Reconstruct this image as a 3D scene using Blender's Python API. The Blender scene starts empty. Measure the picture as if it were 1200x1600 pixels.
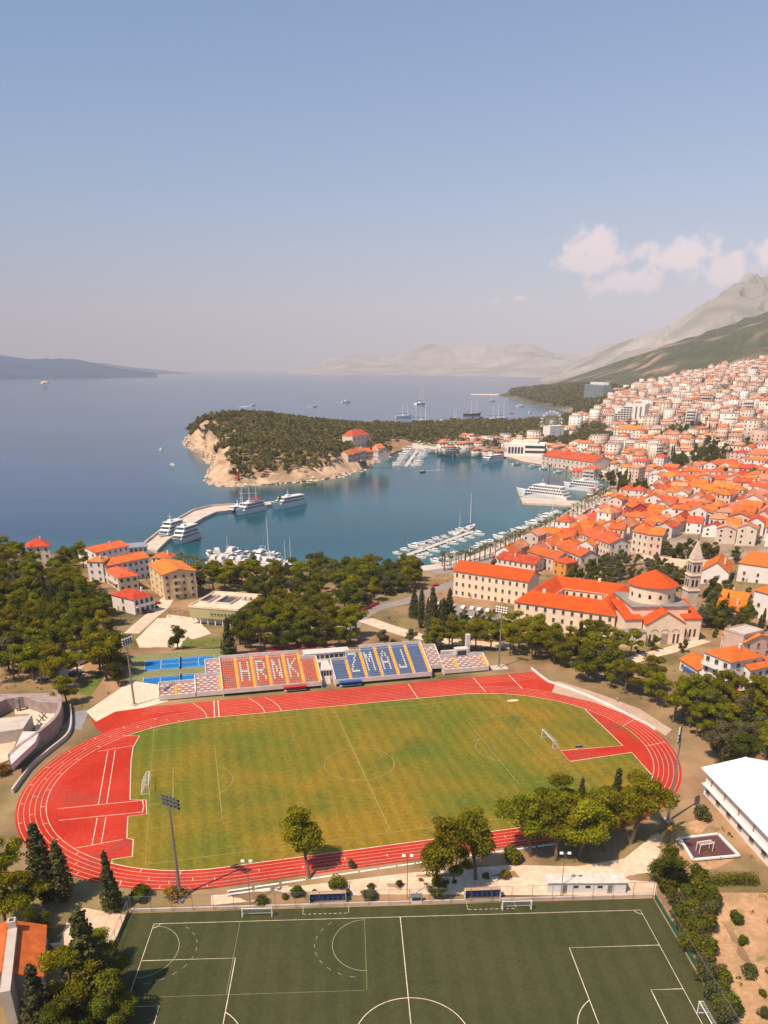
import bpy, math, random
import numpy as np
from mathutils import Vector, Matrix
from mathutils.geometry import delaunay_2d_cdt

sc = bpy.context.scene
COL = sc.collection
R = math.radians
SEA = -12.0

# ------------------------------------------------------------------ camera
CF, CH, CP, CCX, CCY = 1238.2, 95.23, R(23.2066), 600.0, 1105.0   # focal (px of a 1200 px wide frame), height, pitch, principal point
cam = bpy.data.cameras.new('camera'); camo = bpy.data.objects.new('camera', cam); COL.objects.link(camo)
camo.location = (0, 0, CH); camo.rotation_euler = (math.pi/2 - CP, 0, 0)
cam.sensor_fit = 'HORIZONTAL'; cam.sensor_width = 36.0; cam.lens = CF/1200*36.0
cam.shift_y = (CCY-800)/1200; cam.clip_start = 1.0; cam.clip_end = 120000
sc.camera = camo

# ------------------------------------------------------------------ sky, sun, exposure
SUN_EL, SUN_AZ = R(57), R(228.6)      # azimuth clockwise from +Y
world = bpy.data.worlds.new('World'); sc.world = world; world.use_nodes = True
nt = world.node_tree; nt.nodes.clear()
def WN(t, **kw):
    n = nt.nodes.new(t)
    for k, v in kw.items(): setattr(n, k, v)
    return n
sky = WN('ShaderNodeTexSky', sky_type='NISHITA', sun_disc=False, sun_elevation=SUN_EL, sun_rotation=SUN_AZ,
         altitude=100, air_density=1.0, dust_density=1.8, ozone_density=2.4)
tc = WN('ShaderNodeTexCoord')
# soft cumulus puffs: noise in the direction domain, gathered in a low bank that runs round the horizon above the mountains
sep = WN('ShaderNodeSeparateXYZ'); nt.links.new(tc.outputs['Generated'], sep.inputs[0])
def WM(op, a, b=None, c=None):
    n = WN('ShaderNodeMath', operation=op)
    for i, v in enumerate((a, b, c)):
        if v is None: continue
        if isinstance(v, (int, float)): n.inputs[i].default_value = v
        else: nt.links.new(v, n.inputs[i])
    return n.outputs[0]
def WSM(x, lo, hi):
    n = WN('ShaderNodeMapRange', interpolation_type='SMOOTHSTEP')
    nt.links.new(x, n.inputs[0]); n.inputs[1].default_value = lo; n.inputs[2].default_value = hi
    return n.outputs[0]
def puff(az, el, wa, we):
    # one cumulus heap at azimuth az, elevation el (degrees, azimuth clockwise from +Y)
    d = (math.sin(R(az))*math.cos(R(el)), math.cos(R(az))*math.cos(R(el)), math.sin(R(el)))
    sub = WN('ShaderNodeVectorMath', operation='SUBTRACT'); nt.links.new(tc.outputs['Generated'], sub.inputs[0]); sub.inputs[1].default_value = d
    rot = WN('ShaderNodeVectorRotate', rotation_type='Z_AXIS'); nt.links.new(sub.outputs[0], rot.inputs[0]); rot.inputs['Angle'].default_value = R(az)
    mul = WN('ShaderNodeVectorMath', operation='MULTIPLY'); nt.links.new(rot.outputs[0], mul.inputs[0])
    mul.inputs[1].default_value = (1/R(wa), 1/R(wa), 1/R(we))
    ln = WN('ShaderNodeVectorMath', operation='LENGTH'); nt.links.new(mul.outputs[0], ln.inputs[0])
    return WM('SUBTRACT', 1.0, ln.outputs['Value'])
CLOUDS = [(12.6, 6.9, 2.2, 1.6), (13.6, 6.0, 3.2, 1.4), (15.3, 4.9, 3.6, 1.2), (11.9, 6.0, 1.9, 1.0), (18.7, 6.1, 3.0, 1.4), (20.8, 5.4, 3.4, 1.4), (23.3, 6.2, 2.4, 1.7), (7.0, 3.9, 1.5, .4), (8.5, 4.0, .9, .35),
          (30, 6, 4, 1.6), (44, 5.5, 5, 1.6), (70, 6.5, 5, 2.0), (100, 6, 6, 1.8), (140, 7, 6, 2.0)]
m = None
for cl in CLOUDS:
    p = puff(*cl); m = p if m is None else WM('MAXIMUM', m, p)
cn = WN('ShaderNodeTexNoise'); cn.inputs['Scale'].default_value = 34; cn.inputs['Detail'].default_value = 9; cn.inputs['Roughness'].default_value = .58
nt.links.new(tc.outputs['Generated'], cn.inputs['Vector'])
dens = WM('ADD', WM('MULTIPLY', m, 1.0), WM('MULTIPLY', WM('SUBTRACT', cn.outputs[0], .53), 2.7))
cmask = WM('MULTIPLY', WSM(dens, .14, .62), .85)
tint = WN('ShaderNodeMix', data_type='RGBA', blend_type='MULTIPLY'); tint.inputs[0].default_value = 1
nt.links.new(sky.outputs[0], tint.inputs['A']); tint.inputs['B'].default_value = (.64, .97, 1.14, 1)
cmix = WN('ShaderNodeMix', data_type='RGBA'); nt.links.new(cmask, cmix.inputs[0]); nt.links.new(tint.outputs['Result'], cmix.inputs['A'])
cmix.inputs['B'].default_value = (10.4, 8.3, 7.7, 1)
bg = WN('ShaderNodeBackground'); bg.inputs[1].default_value = 0.10; nt.links.new(cmix.outputs['Result'], bg.inputs[0])
wo = WN('ShaderNodeOutputWorld'); nt.links.new(bg.outputs[0], wo.inputs[0])

sd = bpy.data.lights.new('sun', 'SUN'); sd.energy = 5.0; sd.angle = R(.53); sd.color = (1.0, .79, .58)
so = bpy.data.objects.new('sun', sd); COL.objects.link(so)
to_sun = Vector((math.sin(SUN_AZ)*math.cos(SUN_EL), math.cos(SUN_AZ)*math.cos(SUN_EL), math.sin(SUN_EL)))
so.rotation_euler = to_sun.to_track_quat('Z', 'Y').to_euler(); so.location = to_sun*500
vs = sc.view_settings; vs.view_transform = 'Standard'; vs.look = 'None'; vs.exposure = 0.47; vs.gamma = 1.0; vs.use_curve_mapping = False
sc.render.engine = 'CYCLES'
cy = sc.cycles; cy.use_denoising = True; cy.denoiser = 'OPENIMAGEDENOISE'
cy.denoising_input_passes = 'RGB_ALBEDO_NORMAL'; cy.denoising_prefilter = 'ACCURATE'
cy.max_bounces = 5; cy.diffuse_bounces = 2; cy.glossy_bounces = 2; cy.transmission_bounces = 3; cy.transparent_max_bounces = 8; cy.volume_bounces = 0
cy.sample_clamp_indirect = 6; cy.use_adaptive_sampling = True; cy.adaptive_threshold = .012

# ------------------------------------------------------------------ helpers: projection
CS, SS = math.cos(CP), math.sin(CP)
def unproj(px, py, z=0.0):
    u = (px-CCX)/CF; w = (py-CCY)/CF
    t = (CH-z)/(SS+w*CS)
    return (t*u, t*(CS-w*SS))
def project(x, y, z):
    Z = z-CH; zc = y*CS-Z*SS; yc = -(y*SS+Z*CS)
    return (CCX+CF*x/zc, CCY+CF*yc/zc)
STH, SOX, SOY = .2365, -6.45, 184.63      # stadium frame
def S2W(x, y): return (SOX+x*math.cos(STH)-y*math.sin(STH), SOY+x*math.sin(STH)+y*math.cos(STH))
TTH, TOX, TOY, TZ = .0447, 4.44, 92.78, -1.0   # artificial pitch frame
def T2W(x, y): return (TOX+x*math.cos(TTH)-y*math.sin(TTH), TOY+x*math.sin(TTH)+y*math.cos(TTH))
def pip(x, y, poly):
    n = len(poly); c = False; j = n-1
    for i in range(n):
        xi, yi = poly[i][0], poly[i][1]; xj, yj = poly[j][0], poly[j][1]
        if (yi > y) != (yj > y) and x < (xj-xi)*(y-yi)/(yj-yi)+xi: c = not c
        j = i
    return c
def pip_np(X, Y, poly):
    c = np.zeros(X.shape, bool); n = len(poly); j = n-1
    for i in range(n):
        xi, yi = poly[i][0], poly[i][1]; xj, yj = poly[j][0], poly[j][1]
        if yi != yj:
            c ^= ((yi > Y) != (yj > Y)) & (X < (xj-xi)*(Y-yi)/(yj-yi)+xi)
        j = i
    return c
def seg_dist_np(X, Y, pts, closed=False):
    d = np.full(X.shape, 1e9); n = len(pts)
    for i in range(n if closed else n-1):
        ax, ay = pts[i][:2]; bx, by = pts[(i+1) % n][:2]
        dx, dy = bx-ax, by-ay; L = dx*dx+dy*dy+1e-9
        t = np.clip(((X-ax)*dx+(Y-ay)*dy)/L, 0, 1)
        d = np.minimum(d, np.hypot(X-ax-t*dx, Y-ay-t*dy))
    return d

# ------------------------------------------------------------------ helpers: value noise (numpy)
_ng = np.random.default_rng(5).random((256, 256))
def vnoise(x, y):
    x = np.asarray(x, float); y = np.asarray(y, float)
    xi = np.floor(x).astype(int); yi = np.floor(y).astype(int); fx = x-xi; fy = y-yi
    fx = fx*fx*(3-2*fx); fy = fy*fy*(3-2*fy)
    a = _ng[xi % 256, yi % 256]; b = _ng[(xi+1) % 256, yi % 256]; c = _ng[xi % 256, (yi+1) % 256]; d = _ng[(xi+1) % 256, (yi+1) % 256]
    return a*(1-fx)*(1-fy)+b*fx*(1-fy)+c*(1-fx)*fy+d*fx*fy
def fbm(x, y, o=4, ridged=False):
    s = 0; a = 1; t = 0
    for k in range(o):
        n = vnoise(x*2**k+17.3*k, y*2**k+9.1*k)
        if ridged: n = 1-np.abs(2*n-1)
        s = s+a*n; t += a; a *= .5
    return s/t

# ------------------------------------------------------------------ helpers: meshes and objects
class MB:
    """collects polygons of one mesh; M is the current placement matrix, mi the material slot"""
    def __init__(s): s.v = []; s.f = []; s.m = []; s.M = None; s.mi = 0
    def add(s, vs, fs):
        o = len(s.v)
        if s.M is not None: vs = [tuple(s.M @ Vector(p)) for p in vs]
        s.v += [tuple(p) for p in vs]; s.f += [tuple(i+o for i in f) for f in fs]; s.m += [s.mi]*len(fs); return s
    def box(s, x0, x1, y0, y1, z0, z1):
        return s.add([(x0,y0,z0),(x1,y0,z0),(x1,y1,z0),(x0,y1,z0),(x0,y0,z1),(x1,y0,z1),(x1,y1,z1),(x0,y1,z1)],
              [(0,3,2,1),(4,5,6,7),(0,1,5,4),(1,2,6,5),(2,3,7,6),(3,0,4,7)])
    def bar(s, a, b, w, h):
        """box beam from a to b (any direction), w wide, h high, centred"""
        a = Vector(a); b = Vector(b); d = (b-a).normalized()
        up = Vector((0,0,1)) if abs(d.z) < .95 else Vector((0,1,0))
        r = d.cross(up).normalized()*w/2; u = r.cross(d).normalized()*h/2
        vs = [a-r-u,a+r-u,a+r+u,a-r+u,b-r-u,b+r-u,b+r+u,b-r+u]
        return s.add(vs, [(0,3,2,1),(4,5,6,7),(0,1,5,4),(1,2,6,5),(2,3,7,6),(3,0,4,7)])
    def tube(s, a, b, r0, r1=None, n=8, caps=True):
        a = Vector(a); b = Vector(b); r1 = r0 if r1 is None else r1; d = (b-a).normalized()
        up = Vector((0,0,1)) if abs(d.z) < .95 else Vector((1,0,0))
        x = d.cross(up).normalized(); y = x.cross(d)
        vs = []
        for c, r in ((a, r0), (b, r1)):
            for i in range(n):
                t = 2*math.pi*i/n; vs.append(c+x*math.cos(t)*r+y*math.sin(t)*r)
        fs = [(i, n+i, n+(i+1) % n, (i+1) % n) for i in range(n)]
        if caps: fs += [tuple(range(n)), tuple(range(2*n-1, n-1, -1))]
        return s.add(vs, fs)
    def lathe(s, prof, n=16, c=(0,0)):
        vs = []; fs = []
        for r, z in prof:
            for i in range(n): vs.append((c[0]+r*math.cos(2*math.pi*i/n), c[1]+r*math.sin(2*math.pi*i/n), z))
        for k in range(len(prof)-1):
            for i in range(n): fs.append((k*n+i, k*n+(i+1) % n, (k+1)*n+(i+1) % n, (k+1)*n+i))
        fs.append(tuple(range((len(prof)-1)*n, len(prof)*n))); return s.add(vs, fs)
    def prism(s, pts, z0, z1):
        n = len(pts); a = sum(pts[i][0]*pts[(i+1) % n][1]-pts[(i+1) % n][0]*pts[i][1] for i in range(n))
        if a < 0: pts = pts[::-1]
        vs = [(p[0], p[1], z0) for p in pts]+[(p[0], p[1], z1) for p in pts]
        return s.add(vs, [tuple(range(n-1, -1, -1)), tuple(range(n, 2*n))]+[(i, (i+1) % n, n+(i+1) % n, n+i) for i in range(n)])
    def poly(s, pts): return s.add(pts, [tuple(range(len(pts)))])
    def strip(s, pts, w, z, closed=False):
        """flat painted line along pts"""
        n = len(pts); L = []
        for i in range(n):
            p = Vector(pts[i][:2]); a = Vector(pts[(i-1) % n if closed else max(i-1, 0)][:2]); b = Vector(pts[(i+1) % n if closed else min(i+1, n-1)][:2])
            d = (b-a).normalized(); q = Vector((-d.y, d.x))*w/2
            L += [(p.x+q.x, p.y+q.y, z), (p.x-q.x, p.y-q.y, z)]
        fs = [(2*i+1, (2*i+3) % (2*n), (2*i+2) % (2*n), 2*i) for i in range(n if closed else n-1)]
        return s.add(L, fs)
    def mesh(s, name, mats, smooth=False):
        me = bpy.data.meshes.new(name); me.from_pydata(s.v, [], s.f)
        for mm in (mats if isinstance(mats, (list, tuple)) else [mats]): me.materials.append(mm)
        if any(s.m): me.polygons.foreach_set('material_index', s.m)
        if smooth: me.polygons.foreach_set('use_smooth', [True]*len(me.polygons))
        me.update(); return me
    def build(s, name, mats, parent=None, loc=None, smooth=False, **kw):
        return obj(name, s.mesh(name, mats, smooth), parent, loc, **kw)
def obj(name, me, parent=None, loc=None, rz=None, scale=None, label=None, cat=None, group=None, kind=None):
    o = bpy.data.objects.new(name, me); COL.objects.link(o)
    if parent is not None: o.parent = parent
    if loc is not None: o.location = loc
    if rz is not None: o.rotation_euler = (0, 0, rz)
    if scale is not None: o.scale = scale if hasattr(scale, '__len__') else (scale,)*3
    if label: o['label'] = label
    if cat: o['category'] = cat
    if group: o['group'] = group
    if kind: o['kind'] = kind
    return o
def thing(name, label, cat, loc=(0,0,0), rz=0, group=None, scale=None):
    return obj(name, None, None, loc, rz, scale, label, cat, group)
KIDS = {}
def kids(o): return [c for c in o.children]
def dup(root, loc, rz, scale=None, label=None, group=None):
    def cp(o, par):
        c = o.copy(); COL.objects.link(c); c.parent = par
        for ch in KIDS.get(o.name) or KIDS.setdefault(o.name, list(o.children)): cp(ch, c)
        return c
    r = cp(root, None); r.location = loc; r.rotation_euler = (0, 0, rz)
    if scale is not None: r.scale = scale if hasattr(scale, '__len__') else (scale,)*3
    if label: r['label'] = label
    if group: r['group'] = group
    return r
def np_mesh(name, V, Fq, mats, col=None, mi=None, smooth=False):
    """V (n,3), Fq (m,k) faces of one size"""
    me = bpy.data.meshes.new(name); n = len(V); m_, k = Fq.shape
    me.vertices.add(n); me.vertices.foreach_set('co', np.ascontiguousarray(V, np.float32).ravel())
    me.loops.add(m_*k); me.loops.foreach_set('vertex_index', np.ascontiguousarray(Fq, np.int32).ravel())
    me.polygons.add(m_); me.polygons.foreach_set('loop_start', np.arange(0, m_*k, k, dtype=np.int32))
    try: me.polygons.foreach_set('loop_total', np.full(m_, k, np.int32))
    except Exception: pass
    for mm in (mats if isinstance(mats, (list, tuple)) else [mats]): me.materials.append(mm)
    if mi is not None: me.polygons.foreach_set('material_index', np.ascontiguousarray(mi, np.int32))
    if smooth: me.polygons.foreach_set('use_smooth', np.ones(m_, bool))
    me.update(calc_edges=True); me.validate()
    if col is not None:
        at_ = me.color_attributes.new('Col', 'FLOAT_COLOR', 'POINT')
        at_.data.foreach_set('color', np.ascontiguousarray(np.c_[col, np.ones(n)] if col.shape[1] == 3 else col, np.float32).ravel())
    return me
def sheet_tris(poly, holes=(), grid=None, extra=()):
    """constrained triangulation of a polygon with holes and optional interior grid points -> (verts2d, tris)"""
    vs = [Vector(p[:2]) for p in poly]; es = [(i, (i+1) % len(poly)) for i in range(len(poly))]
    for h in holes:
        o = len(vs); vs += [Vector(p[:2]) for p in h]; es += [(o+i, o+(i+1) % len(h)) for i in range(len(h))]
    if grid:
        xs = [p[0] for p in poly]; ys = [p[1] for p in poly]
        gx, gy = np.meshgrid(np.arange(min(xs), max(xs), grid), np.arange(min(ys), max(ys), grid))
        gx = gx.ravel()+grid*.25; gy = gy.ravel()+grid*.25
        ok = pip_np(gx, gy, poly) & (seg_dist_np(gx, gy, poly, True) > grid*.35)
        vs += [Vector((a, b)) for a, b in zip(gx[ok], gy[ok])]
    vs += [Vector(p) for p in extra]
    ov, oe, of, _, _, _ = delaunay_2d_cdt(vs, es, [], 0, 1e-5)
    V = np.array([(p.x, p.y) for p in ov]); T = np.array([f for f in of if len(f) == 3])
    c = V[T].mean(1); ok = pip_np(c[:, 0], c[:, 1], poly)
    for h in holes: ok &= ~pip_np(c[:, 0], c[:, 1], h)
    T = T[ok]
    a = (V[T[:,1],0]-V[T[:,0],0])*(V[T[:,2],1]-V[T[:,0],1])-(V[T[:,1],1]-V[T[:,0],1])*(V[T[:,2],0]-V[T[:,0],0])
    T[a < 0] = T[a < 0][:, ::-1]
    return V, T
def arc(cx, cy, r, a0, a1, n=24): return [(cx+r*math.cos(R(a0+(a1-a0)*i/n)), cy+r*math.sin(R(a0+(a1-a0)*i/n))) for i in range(n+1)]
ONES = 'first second third fourth fifth sixth seventh eighth ninth tenth eleventh twelfth thirteenth fourteenth fifteenth sixteenth seventeenth eighteenth nineteenth'.split()
TENS = [('twenty', 'twentieth'), ('thirty', 'thirtieth'), ('forty', 'fortieth'), ('fifty', 'fiftieth'), ('sixty', 'sixtieth'), ('seventy', 'seventieth'), ('eighty', 'eightieth'), ('ninety', 'ninetieth')]
def ordinal(n):
    if n >= 100: return 'hundredth' if n == 100 else 'hundred-and-'+ordinal(n-100)
    if n < 20: return ONES[n-1]
    a, b = TENS[n//10-2]; return b if n % 10 == 0 else a+'-'+ONES[n % 10-1]
REG = {}
def reg(o, what, where):
    """things that differ only by their place: labelled at the end by counting from the left within their row or bed"""
    REG.setdefault((what, where), []).append(o)
def finish_labels():
    for (what, where), L in REG.items():
        L.sort(key=lambda o: project(*o.location)[0])
        for i, o in enumerate(L):
            o['label'] = f'{what} {where}' if len(L) == 1 else f'{ordinal(i+1)} {what} from left, {where}'
            o['group'] = o.get('group') or f'{what}s {where}'

# ------------------------------------------------------------------ materials
MATS = {}
def mat(name, col, rough=.8, var=.15, scale=.5, rnd=0.0, huernd=0.0, bump=0.0, bscale=None, metal=0, spec=.3, attr=False, col2=None, det=5, coords='Object', trans=0, wave=None, emit=None):
    """procedural material: base colour broken up by noise (or blended to col2), optional per-object variation, bump"""
    if name in MATS: return MATS[name]
    m_ = bpy.data.materials.new(name); MATS[name] = m_; m_.use_nodes = True
    t = m_.node_tree; N = t.nodes; Lk = t.links.new; b = N['Principled BSDF']
    b.inputs['Roughness'].default_value = rough; b.inputs['Metallic'].default_value = metal
    b.inputs['Specular IOR Level'].default_value = spec
    tcn = N.new('ShaderNodeTexCoord'); co = tcn.outputs[coords]
    if coords == 'World':
        pass
    no = N.new('ShaderNodeTexNoise'); no.inputs['Scale'].default_value = scale; no.inputs['Detail'].default_value = det; no.inputs['Roughness'].default_value = .6
    Lk(co, no.inputs['Vector'])
    mx = N.new('ShaderNodeMix'); mx.data_type = 'RGBA'
    ramp = N.new('ShaderNodeMapRange'); ramp.inputs[1].default_value = .33; ramp.inputs[2].default_value = .67; Lk(no.outputs[0], ramp.inputs[0])
    Lk(ramp.outputs[0], mx.inputs[0])
    c1 = tuple(max(0, c*(1-var)) for c in col); c2 = tuple(c*(1+var) for c in col) if col2 is None else col2
    mx.inputs['A'].default_value = (*c1, 1); mx.inputs['B'].default_value = (*c2, 1)
    out = mx.outputs['Result']
    if attr:
        at_ = N.new('ShaderNodeAttribute'); at_.attribute_name = 'Col'
        mm = N.new('ShaderNodeMix'); mm.data_type = 'RGBA'; mm.blend_type = 'MULTIPLY'; mm.inputs[0].default_value = 1
        Lk(out, mm.inputs['A']); Lk(at_.outputs['Color'], mm.inputs['B']); out = mm.outputs['Result']
    if rnd or huernd:
        oi = N.new('ShaderNodeObjectInfo'); hs = N.new('ShaderNodeHueSaturation')
        mr = N.new('ShaderNodeMapRange'); Lk(oi.outputs['Random'], mr.inputs[0]); mr.inputs[3].default_value = 1-rnd; mr.inputs[4].default_value = 1+rnd
        Lk(mr.outputs[0], hs.inputs['Value'])
        wv = N.new('ShaderNodeMath'); wv.operation = 'MULTIPLY'; Lk(oi.outputs['Random'], wv.inputs[0]); wv.inputs[1].default_value = 7.13
        fr = N.new('ShaderNodeMath'); fr.operation = 'FRACT'; Lk(wv.outputs[0], fr.inputs[0])
        mh = N.new('ShaderNodeMapRange'); Lk(fr.outputs[0], mh.inputs[0]); mh.inputs[3].default_value = .5-huernd; mh.inputs[4].default_value = .5+huernd
        Lk(mh.outputs[0], hs.inputs['Hue']); Lk(out, hs.inputs['Color']); out = hs.outputs[0]
    Lk(out, b.inputs['Base Color'])
    if bump:
        bn = N.new('ShaderNodeBump'); bn.inputs['Strength'].default_value = min(1, bump); bn.inputs['Distance'].default_value = .1
        if wave:
            w_ = N.new('ShaderNodeTexWave'); w_.inputs['Scale'].default_value = wave; w_.inputs['Distortion'].default_value = .6; Lk(co, w_.inputs['Vector']); Lk(w_.outputs[1], bn.inputs['Height'])
        else:
            n2 = N.new('ShaderNodeTexNoise'); n2.inputs['Scale'].default_value = bscale or scale*6; n2.inputs['Detail'].default_value = 6; Lk(co, n2.inputs['Vector']); Lk(n2.outputs[0], bn.inputs['Height'])
        Lk(bn.outputs[0], b.inputs['Normal'])
    if trans:
        tr = N.new('ShaderNodeBsdfTranslucent'); Lk(out, tr.inputs['Color']); ms = N.new('ShaderNodeMixShader'); ms.inputs[0].default_value = trans
        Lk(b.outputs[0], ms.inputs[1]); Lk(tr.outputs[0], ms.inputs[2]); Lk(ms.outputs[0], N['Material Output'].inputs[0])
    return m_
WHITE = mat('white_paint', (.74, .70, .66), .6, .05, .3)
LINE = mat('line_paint', (.66, .56, .44), .85, .25, .9)
LINEG = mat('worn_line_paint', (.27, .25, .09), .9, .3, .5)
LANE = mat('lane_paint', (.58, .36, .27), .9, .3, .7)
CONC = mat('concrete', (.50, .43, .37), .9, .14, .25, bump=.2)
STONE = mat('pale_stone', (.80, .62, .46), .9, .07, .4, bump=.2)
STONEP = mat('pier_stone', (.56, .46, .38), .9, .14, .12, bump=.2)
GREYST = mat('grey_stone', (.26, .22, .20), .95, .3, .6, bump=.5)
METAL = mat('galvanised_steel', (.36, .35, .35), .45, .08, 2, metal=.7)
DARK = mat('dark_metal', (.05, .05, .055), .5, .2, 2)
GLASS = mat('window_glass', (.035, .042, .05), .12, .3, .6, spec=.6)
FRAME = mat('window_frame', (.34, .28, .22), .7, .1, 2)
SHUT = mat('shutter_green', (.05, .075, .06), .7, .15, 2)
TILE = mat('terracotta_tiles', (.62, .128, .030), .85, .26, .30, rnd=.24, huernd=.016, bump=.6, wave=3.2, det=8)
TILEY = mat('ochre_tiles', (.69, .165, .022), .85, .16, .35, rnd=.08, huernd=.008, bump=.6, wave=3.2, det=8)
TILEP = mat('faded_tiles', (.55, .21, .11), .85, .24, .30, rnd=.22, huernd=.018, bump=.5, wave=3.2, det=8)
PLAST = mat('plaster', (.70, .58, .48), .9, .07, .35, rnd=.14, huernd=.02, bump=.08)
PLASTW = mat('white_plaster', (.74, .69, .65), .9, .05, .35, rnd=.08, bump=.08)
PLASTY = mat('ochre_plaster', (.68, .51, .30), .9, .06, .35, bump=.08)
PLASTP = mat('pink_plaster', (.62, .42, .35), .9, .08, .35, rnd=.12, huernd=.02, bump=.08)
BRICKR = mat('red_plaster', (.50, .07, .05), .9, .08, .35)
BARK = mat('bark', (.16, .105, .075), .95, .3, 1.5, bump=.5)
LEAF_P = mat('pine_needles', (.195, .186, .004), .8, .25, .25, rnd=.25, huernd=.022, attr=True, trans=.22, spec=.08)
LEAF_D = mat('dark_needles', (.072, .072, .016), .75, .25, .25, rnd=.2, huernd=.02, attr=True, trans=.15)
LEAF_G = mat('broad_leaves', (.104, .110, .007), .8, .25, .25, rnd=.3, huernd=.03, attr=True, trans=.22, spec=.08)
LEAF_O = mat('grey_leaves', (.125, .115, .045), .75, .25, .25, rnd=.2, huernd=.02, attr=True, trans=.2)
LEAF_Y = mat('yellowing_leaves', (.26, .15, .012), .7, .25, .25, rnd=.1, attr=True, trans=.25)
BLUEP = mat('blue_paint', (.02, .09, .30), .5, .15, 1)
REDP = mat('red_paint', (.45, .03, .025), .5, .1, 1)
# ================================================================== land form
U = lambda L, z=SEA: [unproj(px, py, z) for px, py in L]
COAST_L = [(-700, 380), (-420, 470), (-300, 492)] + U([(0, 864), (60, 868), (110, 866), (150, 860), (190, 856), (216, 858), (238, 866)])
COAST_N = U([(300, 886), (340, 892), (420, 896), (500, 898), (580, 896), (640, 890), (688, 884), (715, 878), (745, 868), (775, 853), (800, 846), (832, 832), (862, 816), (890, 799), (912, 788)])
COAST_B = U([(930, 776), (950, 764), (952, 754), (930, 746), (895, 738), (855, 730), (815, 723), (790, 716), (740, 711), (700, 707), (675, 704), (640, 703), (618, 707)])
COAST_P = U([(606, 714), (585, 724), (555, 739), (520, 747), (470, 753), (420, 757), (380, 759.5), (345, 759.5), (331, 755), (325, 746), (329, 735), (333, 728), (322, 719), (318, 709), (305, 703), (291, 697), (288, 691)])
COAST_X = [(-318, 1400), (-285, 1475), (-215, 1520), (-110, 1545), (0, 1580), (90, 1640), (170, 1740)] + U([(800, 664), (850, 659), (880, 653), (884, 646), (876, 640.5), (835, 633.5), (800, 623.5), (778, 618), (800, 611.5), (830, 606.5), (852, 604.5)])
LAND = [(-700, -120), (-700, 380)] + COAST_L[1:] + COAST_N + COAST_B + COAST_P + COAST_X + [(2400, 5200), (4200, 5200), (4200, 1500), (1500, -120)]
COASTLINE = COAST_L + COAST_N + COAST_B + COAST_P + COAST_X
CP_ = [(p[0], p[1], -10.6) for p in COAST_L+COAST_N+COAST_B] + [(p[0], p[1], -11.6) for p in COAST_P] + [(p[0], p[1], -11) for p in COAST_X]
CP_ += [(-6,184,0),(-80,170,0),(80,190,0),(0,120,-1),(-60,95,-1.4),(55,95,-1),(-110,90,-2),(120,110,0),(-120,190,0),(130,190,0),(0,20,-1),(-200,0,-3),(300,0,4),
  (0,258,-.5),(-90,262,-1),(90,258,0),(0,320,-3.2),(-90,320,-3),(0,400,-7.5),(-100,410,-7),(60,420,-7),(-180,290,.5),(-200,390,1),(-240,450,-5),(-330,380,3),(-480,300,6),(-500,100,2),
  (50,315,-3.5),(100,330,-3),(140,330,-1.5),(200,320,2.5),(300,330,12),(500,300,30),(150,430,-2.5),(140,500,-5),(200,420,1),(190,560,-4),(220,640,-4),(230,500,2),(300,480,10),
  (255,528,5),(400,528,24),(300,700,5),(300,822,1),(400,822,20),(560,822,42),(360,1100,2),(525,1081,36),(720,1081,62),(490,1500,13),(620,1530,38),(740,1530,66),(1000,1530,110),
  (285,1150,-8),(330,1350,-8),(465,1850,-8),(650,2000,50),(960,2000,102),(1350,2000,175),(700,2500,22),(900,2500,78),(1250,2600,190),(600,3200,10),(950,3200,80),
  (1150,3500,140),(1480,3000,300),(1900,2900,420),(1400,3900,190),(900,4300,20),(1250,4500,80),(1700,4500,240),(2400,4000,520),(3500,3500,700),(3500,2000,500),(1200,700,150),(1000,100,80),(2500,5200,380),(4200,5200,700),
  # peninsula hill and its western cliff
  (-120,870,0),(-60,910,4),(0,960,4),(40,1040,0),(-150,840,-5),(-170,900,3),(-190,960,8),(-225,1010,6),(-240,1100,17),(-268,1230,19),(-288,1310,17),(-200,1150,19),(-150,1000,12),(-100,1100,11),(-235,1390,20),(-150,1400,9),(-50,1250,5),(20,1200,1),(50,1350,-3),(70,1120,-4),(130,1300,-6),(200,1500,-7),(-100,1480,0)]
_C = np.array(CP_); _n = len(_C)
_D = np.hypot(_C[:,None,0]-_C[None,:,0], _C[:,None,1]-_C[None,:,1])
_A = np.zeros((_n+3, _n+3)); _A[:_n,:_n] = -_D - np.eye(_n)*2.0; _A[:_n,_n] = 1; _A[:_n,_n+1:] = _C[:,:2]/1000; _A[_n:,:_n] = _A[:_n,_n:].T
_W = np.linalg.solve(_A, np.r_[_C[:,2], 0, 0, 0])
def sst(x, a, b):
    t = np.clip((x-a)/(b-a), 0, 1); return t*t*(3-2*t)
STAD_BOX = [S2W(*p) for p in [(-66,-52),(-92,-30),(-92,30),(-68,60),(-64,103),(-26,103),(-20,80),(62,78),(80,58),(94,20),(94,-20),(70,-50)]]
TURF_BOX = [T2W(*p) for p in [(-60,-60),(-60,36),(56,36),(56,-60)]]
PEN_BOX = [(-360,780),(60,780),(60,1150),(20,1600),(-360,1600)]
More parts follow.
